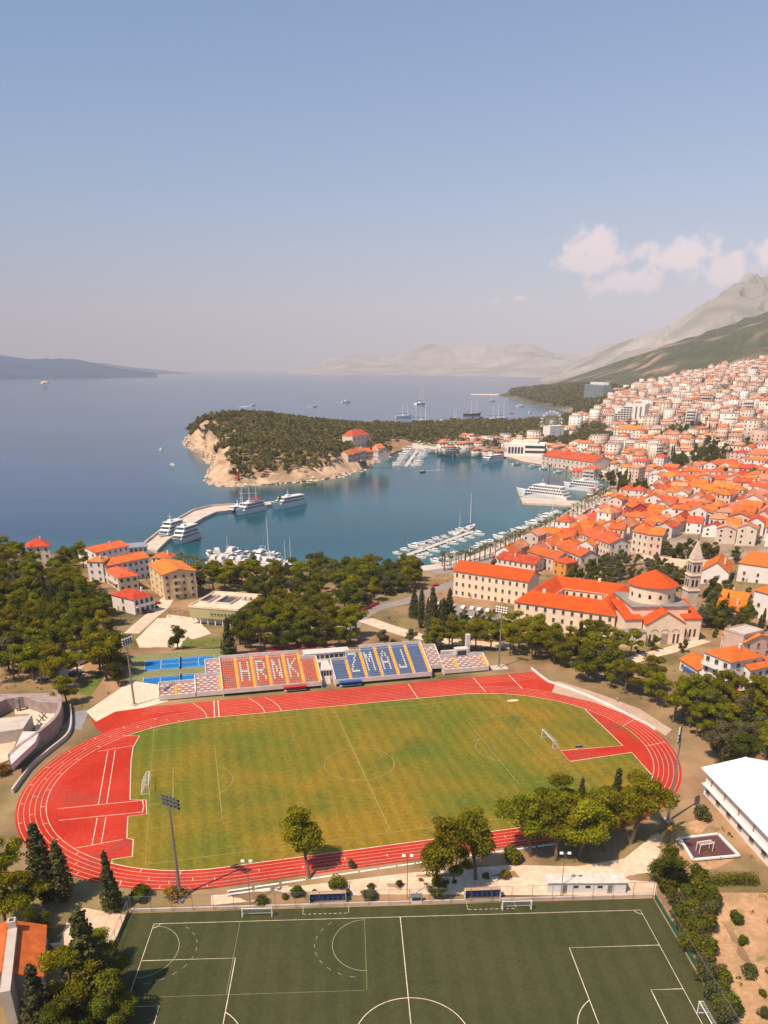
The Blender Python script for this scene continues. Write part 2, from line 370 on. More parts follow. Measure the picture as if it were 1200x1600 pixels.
def Zf(x, y):
    x = np.asarray(x, float); y = np.asarray(y, float); sh = x.shape; x = x.ravel(); y = y.ravel()
    d = np.hypot(x[:,None]-_C[None,:,0], y[:,None]-_C[None,:,1])
    z = -d@_W[:_n]+_W[_n]+(x*_W[_n+1]+y*_W[_n+2])/1000
    near = (y < 620) & (y > -200)
    # level ground of the stadium and of the artificial pitch
    i1 = pip_np(x, y, STAD_BOX); d1 = np.where(i1, 0, seg_dist_np(x, y, STAD_BOX, True)); w1 = 1-sst(d1, 0, 10)
    i2 = pip_np(x, y, TURF_BOX); d2 = np.where(i2, 0, seg_dist_np(x, y, TURF_BOX, True)); w2 = 1-sst(d2, 0, 4)
    z = z*(1-w1)+0*w1; z = z*(1-w2)+TZ*w2
    # rugged rock on the peninsula shore, rolling ground on the far hills
    wp = pip_np(x, y, PEN_BOX)
    dc = seg_dist_np(x, y, COAST_P, False)
    rk = wp*(1-sst(dc, 15, 60))
    z = z+rk*(fbm(x/17, y/17, 4, True)-.55)*15*sst(dc, 0, 5)
    wf = sst(y, 2100, 3000)*sst(z, 20, 120)
    z = z+wf*((fbm(x/420+3, y/420, 5, True)-.5)*95)
    inl = sst(seg_dist_np(x, y, COASTLINE, False), 0, 4)
    z = np.where(wp, np.maximum(z, -11.7+inl*.6), np.maximum(z, -10.8))
    return z.reshape(sh)
# height table (4 m) so that single look-ups are quick
_gx = np.arange(-720, 1440, 4.0); _gy = np.arange(-160, 2440, 4.0)
_gz = np.concatenate([Zf(*np.meshgrid(_gx, _gy[k:k+40])) for k in range(0, len(_gy), 40)])
_gl = _gz.tolist()
def zt(x, y):
    fx = (x+720)/4; fy = (y+160)/4; i = int(fx); j = int(fy)
    if not (0 <= i < len(_gx)-1 and 0 <= j < len(_gy)-1): return float(Zf(np.array([x]), np.array([y]))[0])
    fx -= i; fy -= j; a = _gl[j]; b = _gl[j+1]
    return (a[i]*(1-fx)+a[i+1]*fx)*(1-fy)+(b[i]*(1-fx)+b[i+1]*fx)*fy
def Zg(X, Y):
    fx = (X+720)/4; fy = (Y+160)/4; i = np.clip(fx.astype(int), 0, len(_gx)-2); j = np.clip(fy.astype(int), 0, len(_gy)-2); fx = np.clip(fx-i, 0, 1); fy = np.clip(fy-j, 0, 1)
    z = (_gz[j,i]*(1-fx)+_gz[j,i+1]*fx)*(1-fy)+(_gz[j+1,i]*(1-fx)+_gz[j+1,i+1]*fx)*fy
    o = (X > 1430) | (Y > 2430)
    if o.any(): z[o] = Zf(X[o], Y[o])
    return z
_tm = np.r_[np.linspace(60, 900, 560), np.linspace(903, 2450, 520), np.linspace(2460, 4700, 120)]
def at(px, py, z=None):
    """point of the ground seen at a pixel of the photograph"""
    if z is not None:
        x, y = unproj(px, py, z); return (x, y, z)
    u = (px-CCX)/CF; w = (py-CCY)/CF; dz = -(SS+w*CS); dy = CS-w*SS
    far = py < 640; t = _tm if far else _tm[:1080]; g = Zg(u*t, dy*t); h = CH+dz*t-g; k = int(np.argmax(h <= 0))
    if h[k] > 0: k = len(t)-1
    k = max(k, 1); a, b = t[k-1], t[k]; q = a+(b-a)*(h[k-1]/(h[k-1]-h[k]) if h[k-1] > h[k] else 1)
    return (u*q, dy*q, zt(u*q, dy*q))

# ground sheet, clean along the shore
gpts = []
def gridpts(x0, x1, y0, y1, s, cond=None):
    gx, gy = np.meshgrid(np.arange(x0, x1, s), np.arange(y0, y1, s)); gx = gx.ravel(); gy = gy.ravel()
    rg = np.random.default_rng(3); gx = gx+rg.uniform(-.15, .15, gx.shape)*s; gy = gy+rg.uniform(-.15, .15, gy.shape)*s
    ok = pip_np(gx, gy, LAND) & (seg_dist_np(gx, gy, COASTLINE) > s*.4)
    if cond is not None: ok &= cond(gx, gy)
    gpts.append(np.c_[gx[ok], gy[ok]])
inpen = lambda x, y: pip_np(x, y, PEN_BOX)
gridpts(-700, 700, -120, 620, 9, lambda x, y: ~((abs(x) < 84) & (y > 52) & (y < 166)))
gridpts(-84, 84, 52, 166, 2.6)
gridpts(-360, 60, 780, 1600, 7, inpen)
gridpts(-400, 1300, 620, 2300, 20, lambda x, y: ~inpen(x, y))
gridpts(700, 1500, -120, 620, 40)
gridpts(300, 4200, 2300, 5200, 42)
gridpts(1300, 4200, 620, 2300, 60)
# denser shoreline samples for the rocky coast
V2, T2 = sheet_tris(LAND, extra=[tuple(p) for p in np.vstack(gpts)])
gz = Zf(V2[:,0], V2[:,1])
def ground_col(x, y, z):
    """real surface colours by land use"""
    n1 = fbm(x/25, y/25, 4); n2 = fbm(x/7+50, y/7, 3)
    soil = np.array([.42, .255, .145]); dry = np.array([.28, .205, .095]); grn = np.array([.075, .095, .028]); town = np.array([.42, .34, .28]); rock = np.array([.50, .345, .22]); maq = np.array([.085, .095, .05])
    t = sst(n1, .40, .62)[:,None]; c = soil*(1-t)+dry*t
    t = sst(n2, .56, .74)[:,None]*.5; c = c*(1-t)+grn*t
    tw = ((x > 60)*sst(y+x*.3, 440, 520)*(1-sst(y, 2300, 2700)))[:,None]*sst(n2, .2, .5)[:,None]*.85; c = c*(1-tw)+town*tw
    wp = pip_np(x, y, PEN_BOX); dc = seg_dist_np(x, y, COAST_P)
    t = (wp*(1-sst(dc+(n1-.5)*25, 18, 36)))[:,None]; rr = rock*(.42+1.05*fbm(x/5, y/5, 3, True)[:,None]); c = c*(1-t)+rr*t
    t = (sst(y, 2050, 2500))[:,None]; mq = maq*(.55+.9*n1[:,None]); e = sst(fbm(x/90, y/90, 4), .60, .74)[:,None]; mq = mq*(1-e)+np.array([.40,.27,.19])*e
    c = c*(1-t)+mq*t
    return c
gc = ground_col(V2[:,0], V2[:,1], gz)
ground_m = mat('ground', (.8, .8, .8), .95, .34, .05, attr=True, bump=.4, bscale=.9, spec=.1, det=11)
# skirt down under the water
nb = len(V2); cid = {}
bv = []; bt = []
for a, b in zip(COASTLINE[:-1], COASTLINE[1:]):
    i = len(bv); za = float(zt(*a)); zb = float(zt(*b))
    bv += [(a[0], a[1], za), (b[0], b[1], zb), (b[0], b[1], -14), (a[0], a[1], -14)]; bt += [(i, i+1, i+2), (i, i+2, i+3)]
V3 = np.vstack([np.c_[V2, gz], np.array(bv)]); T3 = np.vstack([T2, np.array(bt)+nb])
bcol = np.tile(np.array([[.44, .35, .28]]), (len(bv), 1))
land = obj('ground', np_mesh('ground', V3, T3, ground_m, np.vstack([gc, bcol]), smooth=False), kind='structure', label='dry ground, town hillside and wooded headlands')

def drape(name, poly, m_, lift=.05, grid=6.0, **kw):
    """sheet laid on the ground inside a plan polygon"""
    V, T = sheet_tris(poly, grid=grid); z = Zf(V[:,0], V[:,1])+lift
    return obj(name, np_mesh(name, np.c_[V, z], T, m_), **kw)
def px_poly(L, z=None): return [at(p[0], p[1], z)[:2] for p in L]
def smooth_line(pts, n=8):
    P = [np.array(p[:2]) for p in pts]; P = [2*P[0]-P[1]]+P+[2*P[-1]-P[-2]]; out = []
    for i in range(1, len(P)-2):
        for k in range(n):
            t = k/n; a, b, c, d = P[i-1], P[i], P[i+1], P[i+2]
            out.append(tuple(.5*((2*b)+(c-a)*t+(2*a-5*b+4*c-d)*t*t+(3*b-a-3*c+d)*t**3)))
    out.append(tuple(P[-2])); return out
def road_poly(pts, w, n=8):
    L = smooth_line(pts, n); a = []; b = []
    for i in range(len(L)):
        p = Vector(L[i]); q = Vector(L[min(i+1, len(L)-1)])-Vector(L[max(i-1, 0)]); q.normalize(); nn = Vector((-q.y, q.x))*w/2
        a.append(tuple(p+nn)); b.append(tuple(p-nn))
    return a+b[::-1]

# ------------------------------------------------------------------ sea
def sea_material():
    m_ = bpy.data.materials.new('sea_water'); m_.use_nodes = True; t = m_.node_tree; N = t.nodes; Lk = t.links.new; b = N['Principled BSDF']
    g = N.new('ShaderNodeNewGeometry'); at_ = N.new('ShaderNodeAttribute'); at_.attribute_name = 'Col'
    n1 = N.new('ShaderNodeTexNoise'); n1.inputs['Scale'].default_value = .004; n1.inputs['Detail'].default_value = 5
    mp = N.new('ShaderNodeMapping'); mp.inputs['Scale'].default_value = (.35, 1, 1); mp.inputs['Rotation'].default_value = (0, 0, R(12)); Lk(g.outputs['Position'], mp.inputs[0]); Lk(mp.outputs[0], n1.inputs['Vector'])
    hs = N.new('ShaderNodeHueSaturation'); mr = N.new('ShaderNodeMapRange'); mr.inputs[1].default_value = .35; mr.inputs[2].default_value = .65; mr.inputs[3].default_value = .70; mr.inputs[4].default_value = 1.22
    Lk(n1.outputs[0], mr.inputs[0]); Lk(mr.outputs[0], hs.inputs['Value']); Lk(at_.outputs['Color'], hs.inputs['Color']); Lk(hs.outputs[0], b.inputs['Base Color'])
    b.inputs['Roughness'].default_value = .16; b.inputs['IOR'].default_value = 1.33; b.inputs['Specular IOR Level'].default_value = .24
    n2 = N.new('ShaderNodeTexNoise'); n2.inputs['Scale'].default_value = .22; n2.inputs['Detail'].default_value = 5; n2.inputs['Roughness'].default_value = .62; Lk(g.outputs['Position'], n2.inputs['Vector'])
    n3 = N.new('ShaderNodeTexNoise'); n3.inputs['Scale'].default_value = .02; n3.inputs['Detail'].default_value = 3; Lk(mp.outputs[0], n3.inputs['Vector'])
    ad = N.new('ShaderNodeMath'); ad.operation = 'MULTIPLY_ADD'; Lk(n3.outputs[0], ad.inputs[0]); ad.inputs[1].default_value = 2.0; Lk(n2.outputs[0], ad.inputs[2])
    bn = N.new('ShaderNodeBump'); bn.inputs['Strength'].default_value = .22; bn.inputs['Distance'].default_value = .5; Lk(ad.outputs[0], bn.inputs['Height']); Lk(bn.outputs[0], b.inputs['Normal'])
    return m_
SEAM = sea_material()
xs = np.r_[-38000, -20000, -9000, -4000, -2000, np.arange(-1000, 701, 25), 1200, 2000, 4000, 9000, 20000, 38000].astype(float)
ys = np.r_[-3000, 0, 200, np.arange(380, 2001, 25), 2300, 2700, 3300, 4000, 5000, 7000, 10000, 15000, 22000, 30000, 38000].astype(float)
GX, GY = np.meshgrid(xs, ys); gx = GX.ravel(); gy = GY.ravel()
idx = np.arange(gx.size).reshape(GX.shape); Fq = np.stack([idx[:-1,:-1], idx[:-1,1:], idx[1:,1:], idx[1:,:-1]], -1).reshape(-1, 4)
HARB = U([(240, 862), (370, 795), (440, 788), (400, 757), (600, 715), (640, 703), (790, 716), (950, 752), (905, 790), (780, 850), (640, 890), (340, 892)])
inh = pip_np(gx, gy, HARB); dh = seg_dist_np(gx, gy, HARB, True); wh = np.where(inh, 1.0, 1-sst(dh, 0, 120))
dshore = seg_dist_np(gx, gy, COASTLINE); wsh = 1-sst(dshore, 5, 60)
deep = np.array([.010, .045, .115]); harb = np.array([.002, .066, .095]); shal = np.array([.012, .13, .14])
sc_ = deep*(1-wh[:,None])+harb*wh[:,None]; sc_ = sc_*(1-.55*wsh[:,None])+shal*.55*wsh[:,None]
obj('sea', np_mesh('sea', np.c_[gx, gy, np.full(gx.size, SEA)], Fq, SEAM, sc_), kind='structure', label='calm blue sea and teal harbour water')

# ------------------------------------------------------------------ mountains and islands on the horizon
def ridge(name, label, prof, depth, m_, cols=260, rows=60, amp=.3, seed=0, nsc=900):
    """a range: prof = [(azimuth deg, distance, crest height)], front foot 'depth' nearer than the crest"""
    az = np.array([p[0] for p in prof]); ds = np.array([p[1] for p in prof], float); hs = np.array([p[2] for p in prof], float)
    a = np.linspace(az[0], az[-1], cols); D = np.interp(a, az, ds); Hh = np.interp(a, az, hs)
    s = np.linspace(-1, .6, rows)
    A_, S_ = np.meshgrid(a, s); DD = D[None,:]+S_*depth; X = DD*np.sin(np.radians(A_)); Y = DD*np.cos(np.radians(A_))
    shape = np.where(S_ <= 0, np.clip(1+S_, 0, 1)**1.35, np.clip(1-S_*.9, 0, 1))
    n = fbm(X/nsc+seed, Y/nsc+seed*2, 6, True); n2 = fbm(X/(nsc*.22)+seed, Y/(nsc*.22), 4, True)
    Z = (Hh[None,:]-SEA)*shape*np.minimum(1.03, 1+amp*(n-.75)*2.2+amp*.5*(n2-.6)) + SEA-6
    idx = np.arange(X.size).reshape(X.shape); Fq = np.stack([idx[:-1,:-1], idx[:-1,1:], idx[1:,1:], idx[1:,:-1]], -1).reshape(-1, 4)
    return obj(name, np_mesh(name, np.c_[X.ravel(), Y.ravel(), Z.ravel()], Fq, m_, smooth=False), kind='structure', label=label)
def AZ(px): return math.degrees(math.atan((px-CCX)/CF/ (CS+SS*math.tan(CP)) * 1.0))
def rz_(px, py, D):
    """height of a point seen at pixel px,py whose horizontal distance is D"""
    u = (px-CCX)/CF; w = (py-CCY)/CF; fy = CS-w*SS; h = math.hypot(u, fy); return CH-(SS+w*CS)/h*D
def prof(L): # (px, py, D)
    out = []
    for px, py, D in L:
        u = (px-CCX)/CF; w = (py-CCY)/CF; out.append((math.degrees(math.atan2(u, CS-w*SS)), D, rz_(px, py, D)))
    return out
ROCKM = mat('mountain_rock', (.42, .37, .34), .95, .10, .0016, col2=(.15, .16, .12), det=12, bump=.5, bscale=.012, spec=.05)
ISLM = mat('scrub_haze_blue', (.010, .055, .125), .95, .3, .002, det=8, spec=.05)  # scrub base tinted blue, painting in the fade of distance haze
ridge('mountains', 'hazy grey limestone massif rising above the right-hand hill', prof([(870, 585, 9000), (900, 566, 8800), (950, 545, 8500), (1000, 520, 8300), (1060, 497, 8000), (1105, 470, 7800), (1135, 455, 8000), (1165, 432, 8400), (1190, 418, 8600), (1230, 400, 8600), (1300, 370, 8600), (1420, 360, 8600), (1600, 380, 8600)]), 3600, ROCKM, 420, 150, .42, 2, 900)
ridge('hills', 'bare spur in front of the massif', prof([(845, 590, 6200), (880, 582, 6200), (930, 566, 6100), (985, 545, 6000), (1040, 520, 5900), (1100, 498, 5800), (1125, 480, 5700), (1160, 492, 5700), (1210, 500, 5600), (1300, 470, 5600), (1500, 430, 5600)]), 1500, ROCKM, 340, 110, .36, 7, 480)
ridge('far_mountains', 'faint distant mountain chain along the horizon', prof([(430, 590, 18500), (470, 574, 18500), (520, 556, 18500), (560, 549, 18000), (620, 553, 17500), (680, 536, 17000), (730, 535, 16500), (780, 541, 16000), (830, 534, 15500), (870, 546, 15000), (910, 540, 15000), (960, 520, 15000), (1060, 500, 15000), (1200, 480, 15000)]), 5200, ROCKM, 420, 110, .38, 4, 1500)
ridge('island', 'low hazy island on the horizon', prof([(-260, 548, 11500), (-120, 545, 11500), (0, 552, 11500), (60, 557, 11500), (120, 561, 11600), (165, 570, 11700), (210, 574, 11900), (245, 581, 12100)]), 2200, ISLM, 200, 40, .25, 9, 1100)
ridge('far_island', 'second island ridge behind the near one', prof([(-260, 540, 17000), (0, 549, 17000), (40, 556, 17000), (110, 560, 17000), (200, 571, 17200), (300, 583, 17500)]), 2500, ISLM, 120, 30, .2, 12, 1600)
# haze: pale even air round the whole place
hb = MB(); hb.box(-40000, 40000, -6000, 40000, -26, 2600)
hz = hb.build('haze', bpy.data.materials.new('haze_air'), kind='stuff', label='pale warm haze in the air')
hm = hz.data.materials[0]; hm.use_nodes = True; ht = hm.node_tree; ht.nodes.clear()
pv = ht.nodes.new('ShaderNodeVolumePrincipled'); pv.inputs['Color'].default_value = (.95, .91, 1.0, 1); pv.inputs['Density'].default_value = 6.3e-5; pv.inputs['Anisotropy'].default_value = -.3
hm.cycles.homogeneous_volume = True; pv.inputs['Density Attribute'].default_value = ''
ho = ht.nodes.new('ShaderNodeOutputMaterial'); ht.links.new(pv.outputs[0], ho.inputs['Volume'])
# ================================================================== stadium
def two_tone(name, a, b, scale, lo=.4, hi=.6, rough=.9, c=None, cs=None, bump=0, rot=0, fine=None, bands=None, grain=.18):
    """ground paint: two colours blended by large noise, a third by another noise, fine grain on top (world coordinates)"""
    m_ = bpy.data.materials.new(name); MATS[name] = m_; m_.use_nodes = True; t = m_.node_tree; N = t.nodes; Lk = t.links.new; bs = N['Principled BSDF']
    bs.inputs['Roughness'].default_value = rough; bs.inputs['Specular IOR Level'].default_value = .15
    g = N.new('ShaderNodeNewGeometry')
    def noi(s, off=0, det=5):
        mp = N.new('ShaderNodeMapping'); mp.inputs['Location'].default_value = (off, off*.7, 0); mp.inputs['Rotation'].default_value = (0, 0, rot); Lk(g.outputs['Position'], mp.inputs[0])
        n = N.new('ShaderNodeTexNoise'); n.inputs['Scale'].default_value = s; n.inputs['Detail'].default_value = det; n.inputs['Roughness'].default_value = .6; Lk(mp.outputs[0], n.inputs['Vector']); return n.outputs[0]
    def ran(x, l, h, o0=0, o1=1):
        r = N.new('ShaderNodeMapRange'); r.inputs[1].default_value = l; r.inputs[2].default_value = h; r.inputs[3].default_value = o0; r.inputs[4].default_value = o1; Lk(x, r.inputs[0]); return r.outputs[0]
    def mix(f, A, B, bl='MIX'):
        x = N.new('ShaderNodeMix'); x.data_type = 'RGBA'; x.blend_type = bl; Lk(f, x.inputs[0]) if not isinstance(f, float) else setattr(x.inputs[0], 'default_value', f)
        for k, v in (('A', A), ('B', B)):
            if isinstance(v, tuple): x.inputs[k].default_value = (*v, 1)
            else: Lk(v, x.inputs[k])
        return x.outputs['Result']
    o = mix(ran(noi(scale), lo, hi), a, b)
    if c: o = mix(ran(noi(cs or scale*2, 31), .56, .72), o, c)
    if bands:
        mp = N.new('ShaderNodeMapping'); mp.inputs['Rotation'].default_value = (0, 0, bands[1]); Lk(g.outputs['Position'], mp.inputs[0])
        w_ = N.new('ShaderNodeTexWave'); w_.wave_profile = 'SIN'; w_.inputs['Scale'].default_value = bands[0]; w_.inputs['Distortion'].default_value = 1.2; w_.inputs['Detail'].default_value = 3; w_.inputs['Detail Scale'].default_value = .4; Lk(mp.outputs[0], w_.inputs['Vector'])
        h2 = N.new('ShaderNodeHueSaturation'); Lk(o, h2.inputs['Color']); Lk(ran(w_.outputs[1], .3, .7, 1-bands[2], 1+bands[2]), h2.inputs['Value']); o = h2.outputs[0]
    hs = N.new('ShaderNodeHueSaturation'); Lk(o, hs.inputs['Color']); Lk(ran(noi(fine or 1.2, 7, 6), .3, .7, 1-grain, 1+grain), hs.inputs['Value']); Lk(hs.outputs[0], bs.inputs['Base Color'])
    if bump:
        bn = N.new('ShaderNodeBump'); bn.inputs['Strength'].default_value = bump; bn.inputs['Distance'].default_value = .1; Lk(noi(3.0, 3), bn.inputs['Height']); Lk(bn.outputs[0], bs.inputs['Normal'])
    return m_
LAWN = two_tone('dry_lawn', (.112, .132, .013), (.240, .152, .014), .026, .38, .60, c=(.080, .105, .016), cs=.04, bump=.3, rot=.4, fine=.9, bands=(.09, -.2365, .06), grain=.24)
REDT = two_tone('red_track_rubber', (.41, .026, .011), (.49, .044, .022), .05, .4, .6, c=(.29, .055, .042), cs=.06, fine=1.4, grain=.2)
TURF = two_tone('artificial_turf', (.050, .055, .019), (.060, .061, .023), .05, .4, .6, fine=1.6, bands=(.075, -.0447, .05), grain=.16)
PATHM = two_tone('dusty_path', (.70, .53, .40), (.62, .44, .31), .12, .4, .6, fine=1.0)
SOILM = two_tone('dry_soil', (.52, .31, .17), (.38, .23, .12), .15, .4, .6, c=(.20, .17, .06), cs=.25, bump=.3)
ASPH = two_tone('asphalt', (.30, .25, .225), (.26, .215, .20), .1, .4, .6)
GRASS = two_tone('grass_patch', (.10, .13, .025), (.17, .17, .035), .12, .4, .6, bump=.3)
SAND = two_tone('sand_court', (.72, .56, .42), (.66, .50, .37), .15, .4, .6)

def S3(x, y, z): p = S2W(x, y); return (p[0], p[1], z)
def s_sheet(name, poly, m_, z, holes=(), kind='structure', label=None, parent=None, frame=S2W):
    V, T = sheet_tris(poly, holes); W = np.array([frame(a, b) for a, b in V])
    return obj(name, np_mesh(name, np.c_[W, np.full(len(W), z)], T, m_), parent=parent, kind=kind, label=label)
LC, RC, RI, LW = -37.4, 40.0, 39.2, 1.22
OUT = [(71.5, 52.6), (71.8, 43.4), (75.3, 36.7)] + arc(RC, 0, 46.0, 30, -90, 40) + arc(LC, 0, 45.9, -90, -230, 46) + [(-69.5, 41), (-71, 47.3), (-66, 50.5), (-60, 51.2), (-57, 52)]
GR = arc(LC, 0, RI, 90, 125, 12) + [(-61, 32.2), (-56.6, 31.1), (-58, 23.8), (-58.1, 15.2), (-57.3, -5.6), (-53.6, -6.5), (-53.2, -13.3), (-57.4, -13.5), (-57.1, -23), (-55.7, -23.9), (-55.6, -30.6), (-59.7, -30.8)] \
   + arc(LC, 0, RI, -124.5, -90, 12) + arc(RC, 0, RI, -90, -38, 18) + [(72.6, -10.8), (54.0, -11.8), (54.5, -5.3), (72.4, -6.4), (73.8, 18.5)] + arc(RC, 0, RI, 29.5, 90, 18)
track = s_sheet('running_track', OUT, REDT, .04, [GR], label='red athletics track around the grass football field')
field = s_sheet('football_field', GR, LAWN, .05, label='patchy dry grass football field inside the red track')
SLIV = [(77.4, 9.5), (78.6, 5), (78.9, 0), (78.3, -5.0), (77.7, -5), (78.1, 0), (77.8, 5)]
s_sheet('grass_strip', SLIV, LAWN, .048, label='thin grass sliver inside the track curve')
def lane(k):
    r = RI+LW*k
    return arc(LC, 0, r, 90, 270, 60)+arc(RC, 0, r, -90, 90, 60)
for k in range(6):
    mb = MB(); mb.strip([S2W(*p) for p in lane(k)], .12 if k else .2, .046+.001*(k % 2), closed=True); mb.build('lane_line', LANE, track)
for k in range(6, 11):
    mb = MB(); mb.strip([S2W(-57+(k-6)*.4, RI+LW*k), S2W(71, RI+LW*k)], .09, .046); mb.build('lane_line', LANE, track)
def mark(parent, pts, w, z, m_=LINE, name='painted_line', frame=S2W, closed=False):
    mb = MB(); mb.strip([frame(*p) for p in pts], w, z, closed); return mb.build(name, m_, parent)
for x in (-35.5, -34.2, 27, 49.5, 62): mark(track, [(x, RI+.1), (x+.3, 52)], .3 if x < 0 else .22, .049)
for x in (-38, -21, -16): mark(track, [(x-3.5, 51.5), (x-1.2, 47), (x, 43), (x+.3, RI+.2)], .18, .049)
for a in range(100, 262, 12):
    for k in (1, 3, 5):
        r = RI+LW*k; mark(track, [(LC+(r-.9)*math.cos(R(a+k*2)), (r-.9)*math.sin(R(a+k*2))), (LC+r*math.cos(R(a+k*2)), r*math.sin(R(a+k*2)))], .16, .0495)
for a in (-12, 8): mark(track, [(RC+(RI+.2)*math.cos(R(a)), (RI+.2)*math.sin(R(a))), (RC+45.3*math.cos(R(a+3)), 45.3*math.sin(R(a+3)))], .16, .0495)
mark(track, [(-57.3, RI-78.2), (-57.6, -40.9), (-58.2, -42.6)], .16, .0495)
for x in range(-48, 30, 9): mark(track, [(x, -RI-2.2-(x % 2)), (x+.05, -RI-3.2-(x % 2))], .15, .0495)
# jump runways on the red apron
for y in (-6.6, -12.2): mark(track, [(-74.6+abs(y)*.16, y+.6), (-54.2, y)], .16, .049)
mark(track, [(-54.4, -6.7), (-54.0, -9.5), (-54.2, -12.4)], .22, .049)
for x in (-64.5, -62.6): mark(track, [(x, 23.0), (x, -6.4)], .16, .049); mark(track, [(x+.3, -12.5), (x+.2, -24)], .16, .049)
mark(track, [(-67.5, -24.5), (-58, -23.3)], .16, .049); mark(track, [(-67, 23.5), (-57, 25.2)], .16, .049)
mb = MB(); mb.strip([S2W(*p) for p in GR], .22, .056, True); mb.build('edge_kerb', LINE, track)
# football markings
FL, FW = 52.8, 34.4
def fm(pts, closed=False): mark(field, pts, .2, .0565, LINEG, frame=S2W, closed=closed)
fm([(-FL, -FW), (FL, -FW), (FL, FW), (-FL, FW)], True); fm([(0, -FW), (0, FW)])
fm(arc(0, 0, 9.15, 0, 360, 48)[:-1], True)
for s in (-1, 1):
    fm([(s*FL, 20.16), (s*(FL-16.5), 20.16), (s*(FL-16.5), -20.16), (s*FL, -20.16)])
    fm([(s*FL, 9.16), (s*(FL-5.5), 9.16), (s*(FL-5.5), -9.16), (s*FL, -9.16)])
    fm(arc(s*(FL-11), 0, 9.15, 53 if s < 0 else 127, -53 if s < 0 else 233, 16))
    for t in (-1, 1): fm(arc(s*FL, t*FW, 1.2, {(-1,-1):0,(1,-1):90,(1,1):180,(-1,1):270}[(s,t)], {(-1,-1):90,(1,-1):180,(1,1):270,(-1,1):360}[(s,t)], 6))
s_sheet('sand_patch', [(55.2+2.0*math.cos(a*.52), 30.6+.8*math.sin(a*.52)) for a in range(12)], SAND, .058, label='pale sand throwing circle on the grass')

NETM = mat('goal_net', (.62, .60, .56), .8, .05, 1)
def goal(loc, rz, label, w=7.32, h=2.44, d=2.0, r=.075, group='football goals'):
    g = thing('football_goal', label, 'goal', loc, rz, group)
    f = MB()
    for s in (-1, 1): f.tube((s*w/2, 0, 0), (s*w/2, 0, h), r)
    f.tube((-w/2-r, 0, h), (w/2+r, 0, h), r); f.build('goal_frame', WHITE, g)
    b = MB()
    for s in (-1, 1): b.tube((s*w/2, 0, h), (s*w/2, d*.35, h), r*.6); b.tube((s*w/2, d*.35, h), (s*w/2, d, 0), r*.6); b.tube((s*w/2, d, .03), (s*w/2, 0, .03), r*.6)
    b.tube((-w/2, d, .03), (w/2, d, .03), r*.6); b.build('back_stay', WHITE, g)
    n = MB(); k = 18
    for i in range(k+1):
        x = -w/2+w*i/k; n.bar((x, 0, h), (x, d*.35, h), .02, .02); n.bar((x, d*.35, h), (x, d, .02), .02, .02)
    for j in range(9):
        t = j/8; n.bar((-w/2, d*(.35+.65*t), h*(1-t)+.02), (w/2, d*(.35+.65*t), h*(1-t)+.02), .02, .02)
        for s in (-1, 1): n.bar((s*w/2, 0, h*(1-t)+.02), (s*w/2, d*(.35+.65*t), h*(1-t)+.02), .02, .02)
    n.build('net', NETM, g, kind='stuff'); return g
goal(S3(-FL-.05, 0, .05), STH+math.pi/2, 'white goal on the grass field beside the red apron')
goal(S3(FL+.05, 0, .05), STH-math.pi/2, 'white goal on the grass field beside the long red runway')
mbx = thing('equipment_box', 'dark equipment box beside the red runway on grass', 'box', S3(60.2, -4.4, .05), STH)
b = MB(); b.box(-.9, .9, -.35, .35, 0, .5); b.build('crate', DARK, mbx); b = MB(); b.box(-.95, .95, -.4, .4, .5, .62); b.build('lid', METAL, mbx)

# ------------------------------------------------------------------ artificial pitch
TL, TW = 46.41, 30.26
turf = s_sheet('artificial_pitch', [(-53.2, -62), (-51.6, 33.6), (50.2, 33.8), (50.2, -62)], TURF, TZ+.04, frame=T2W, label='olive green artificial turf pitch in the foreground')
def tm(pts, closed=False, w=.14, m_=LINE, z=.046): mark(turf, pts, w, TZ+z, m_, frame=T2W, closed=closed)
tm([(-TL, -45), (-TL, TW), (TL, TW), (TL, -45)]); tm([(0, TW), (0, -30)]); tm(arc(0, 0, 9.15, -60, 240, 48))
for s in (-1, 1):
    tm([(s*TL, 20.16), (s*(TL-16.5), 20.16), (s*(TL-16.5), -20.16), (s*TL, -20.16)]); tm([(s*TL, 9.16), (s*(TL-5.5), 9.16), (s*(TL-5.5), -9.16), (s*TL, -9.16)])
    tm(arc(s*(TL-11), 0, 9.15, 53 if s < 0 else 127, -53 if s < 0 else 233, 16)); tm(arc(s*TL, TW, 1.2, 270 if s < 0 else 180, 360 if s < 0 else 270, 6))
YL = mat('faded_yellow_line', (.23, .22, .10), .9, .2, .8)
tm([(-30.3, TW), (-30.3, 11.2)], w=.09, m_=YL, z=.043); tm([(-TL, 11.2), (-7.2, 11.2)], w=.08, m_=YL, z=.0435); tm([(-6.8, TW), (-6.8, 11.4)], w=.09, m_=YL, z=.043)
def hb_arcs(x0, s):
    L = arc(x0, 22.8, 6.0, 90, -90, 20) if s > 0 else arc(x0, 22.8, 6.0, 90, 270, 20); tm([(a, 20.8+(b-22.8)*1.15+2) for a, b in L], w=.1, m_=mat('thin_pale_line', (.34, .33, .20), .9, .1, 1))
    for k in range(-5, 6):
        a0 = k*15; Q = [(x0+s*9.2*math.cos(R(a0+j*3)), 22.8+8.6*math.sin(R(a0+j*3))) for j in range(-1, 2)]
        if all(q[1] < TW for q in Q): tm(Q, w=.1, m_=MATS['thin_pale_line'])
hb_arcs(-TL, 1); hb_arcs(-6.8, -1)
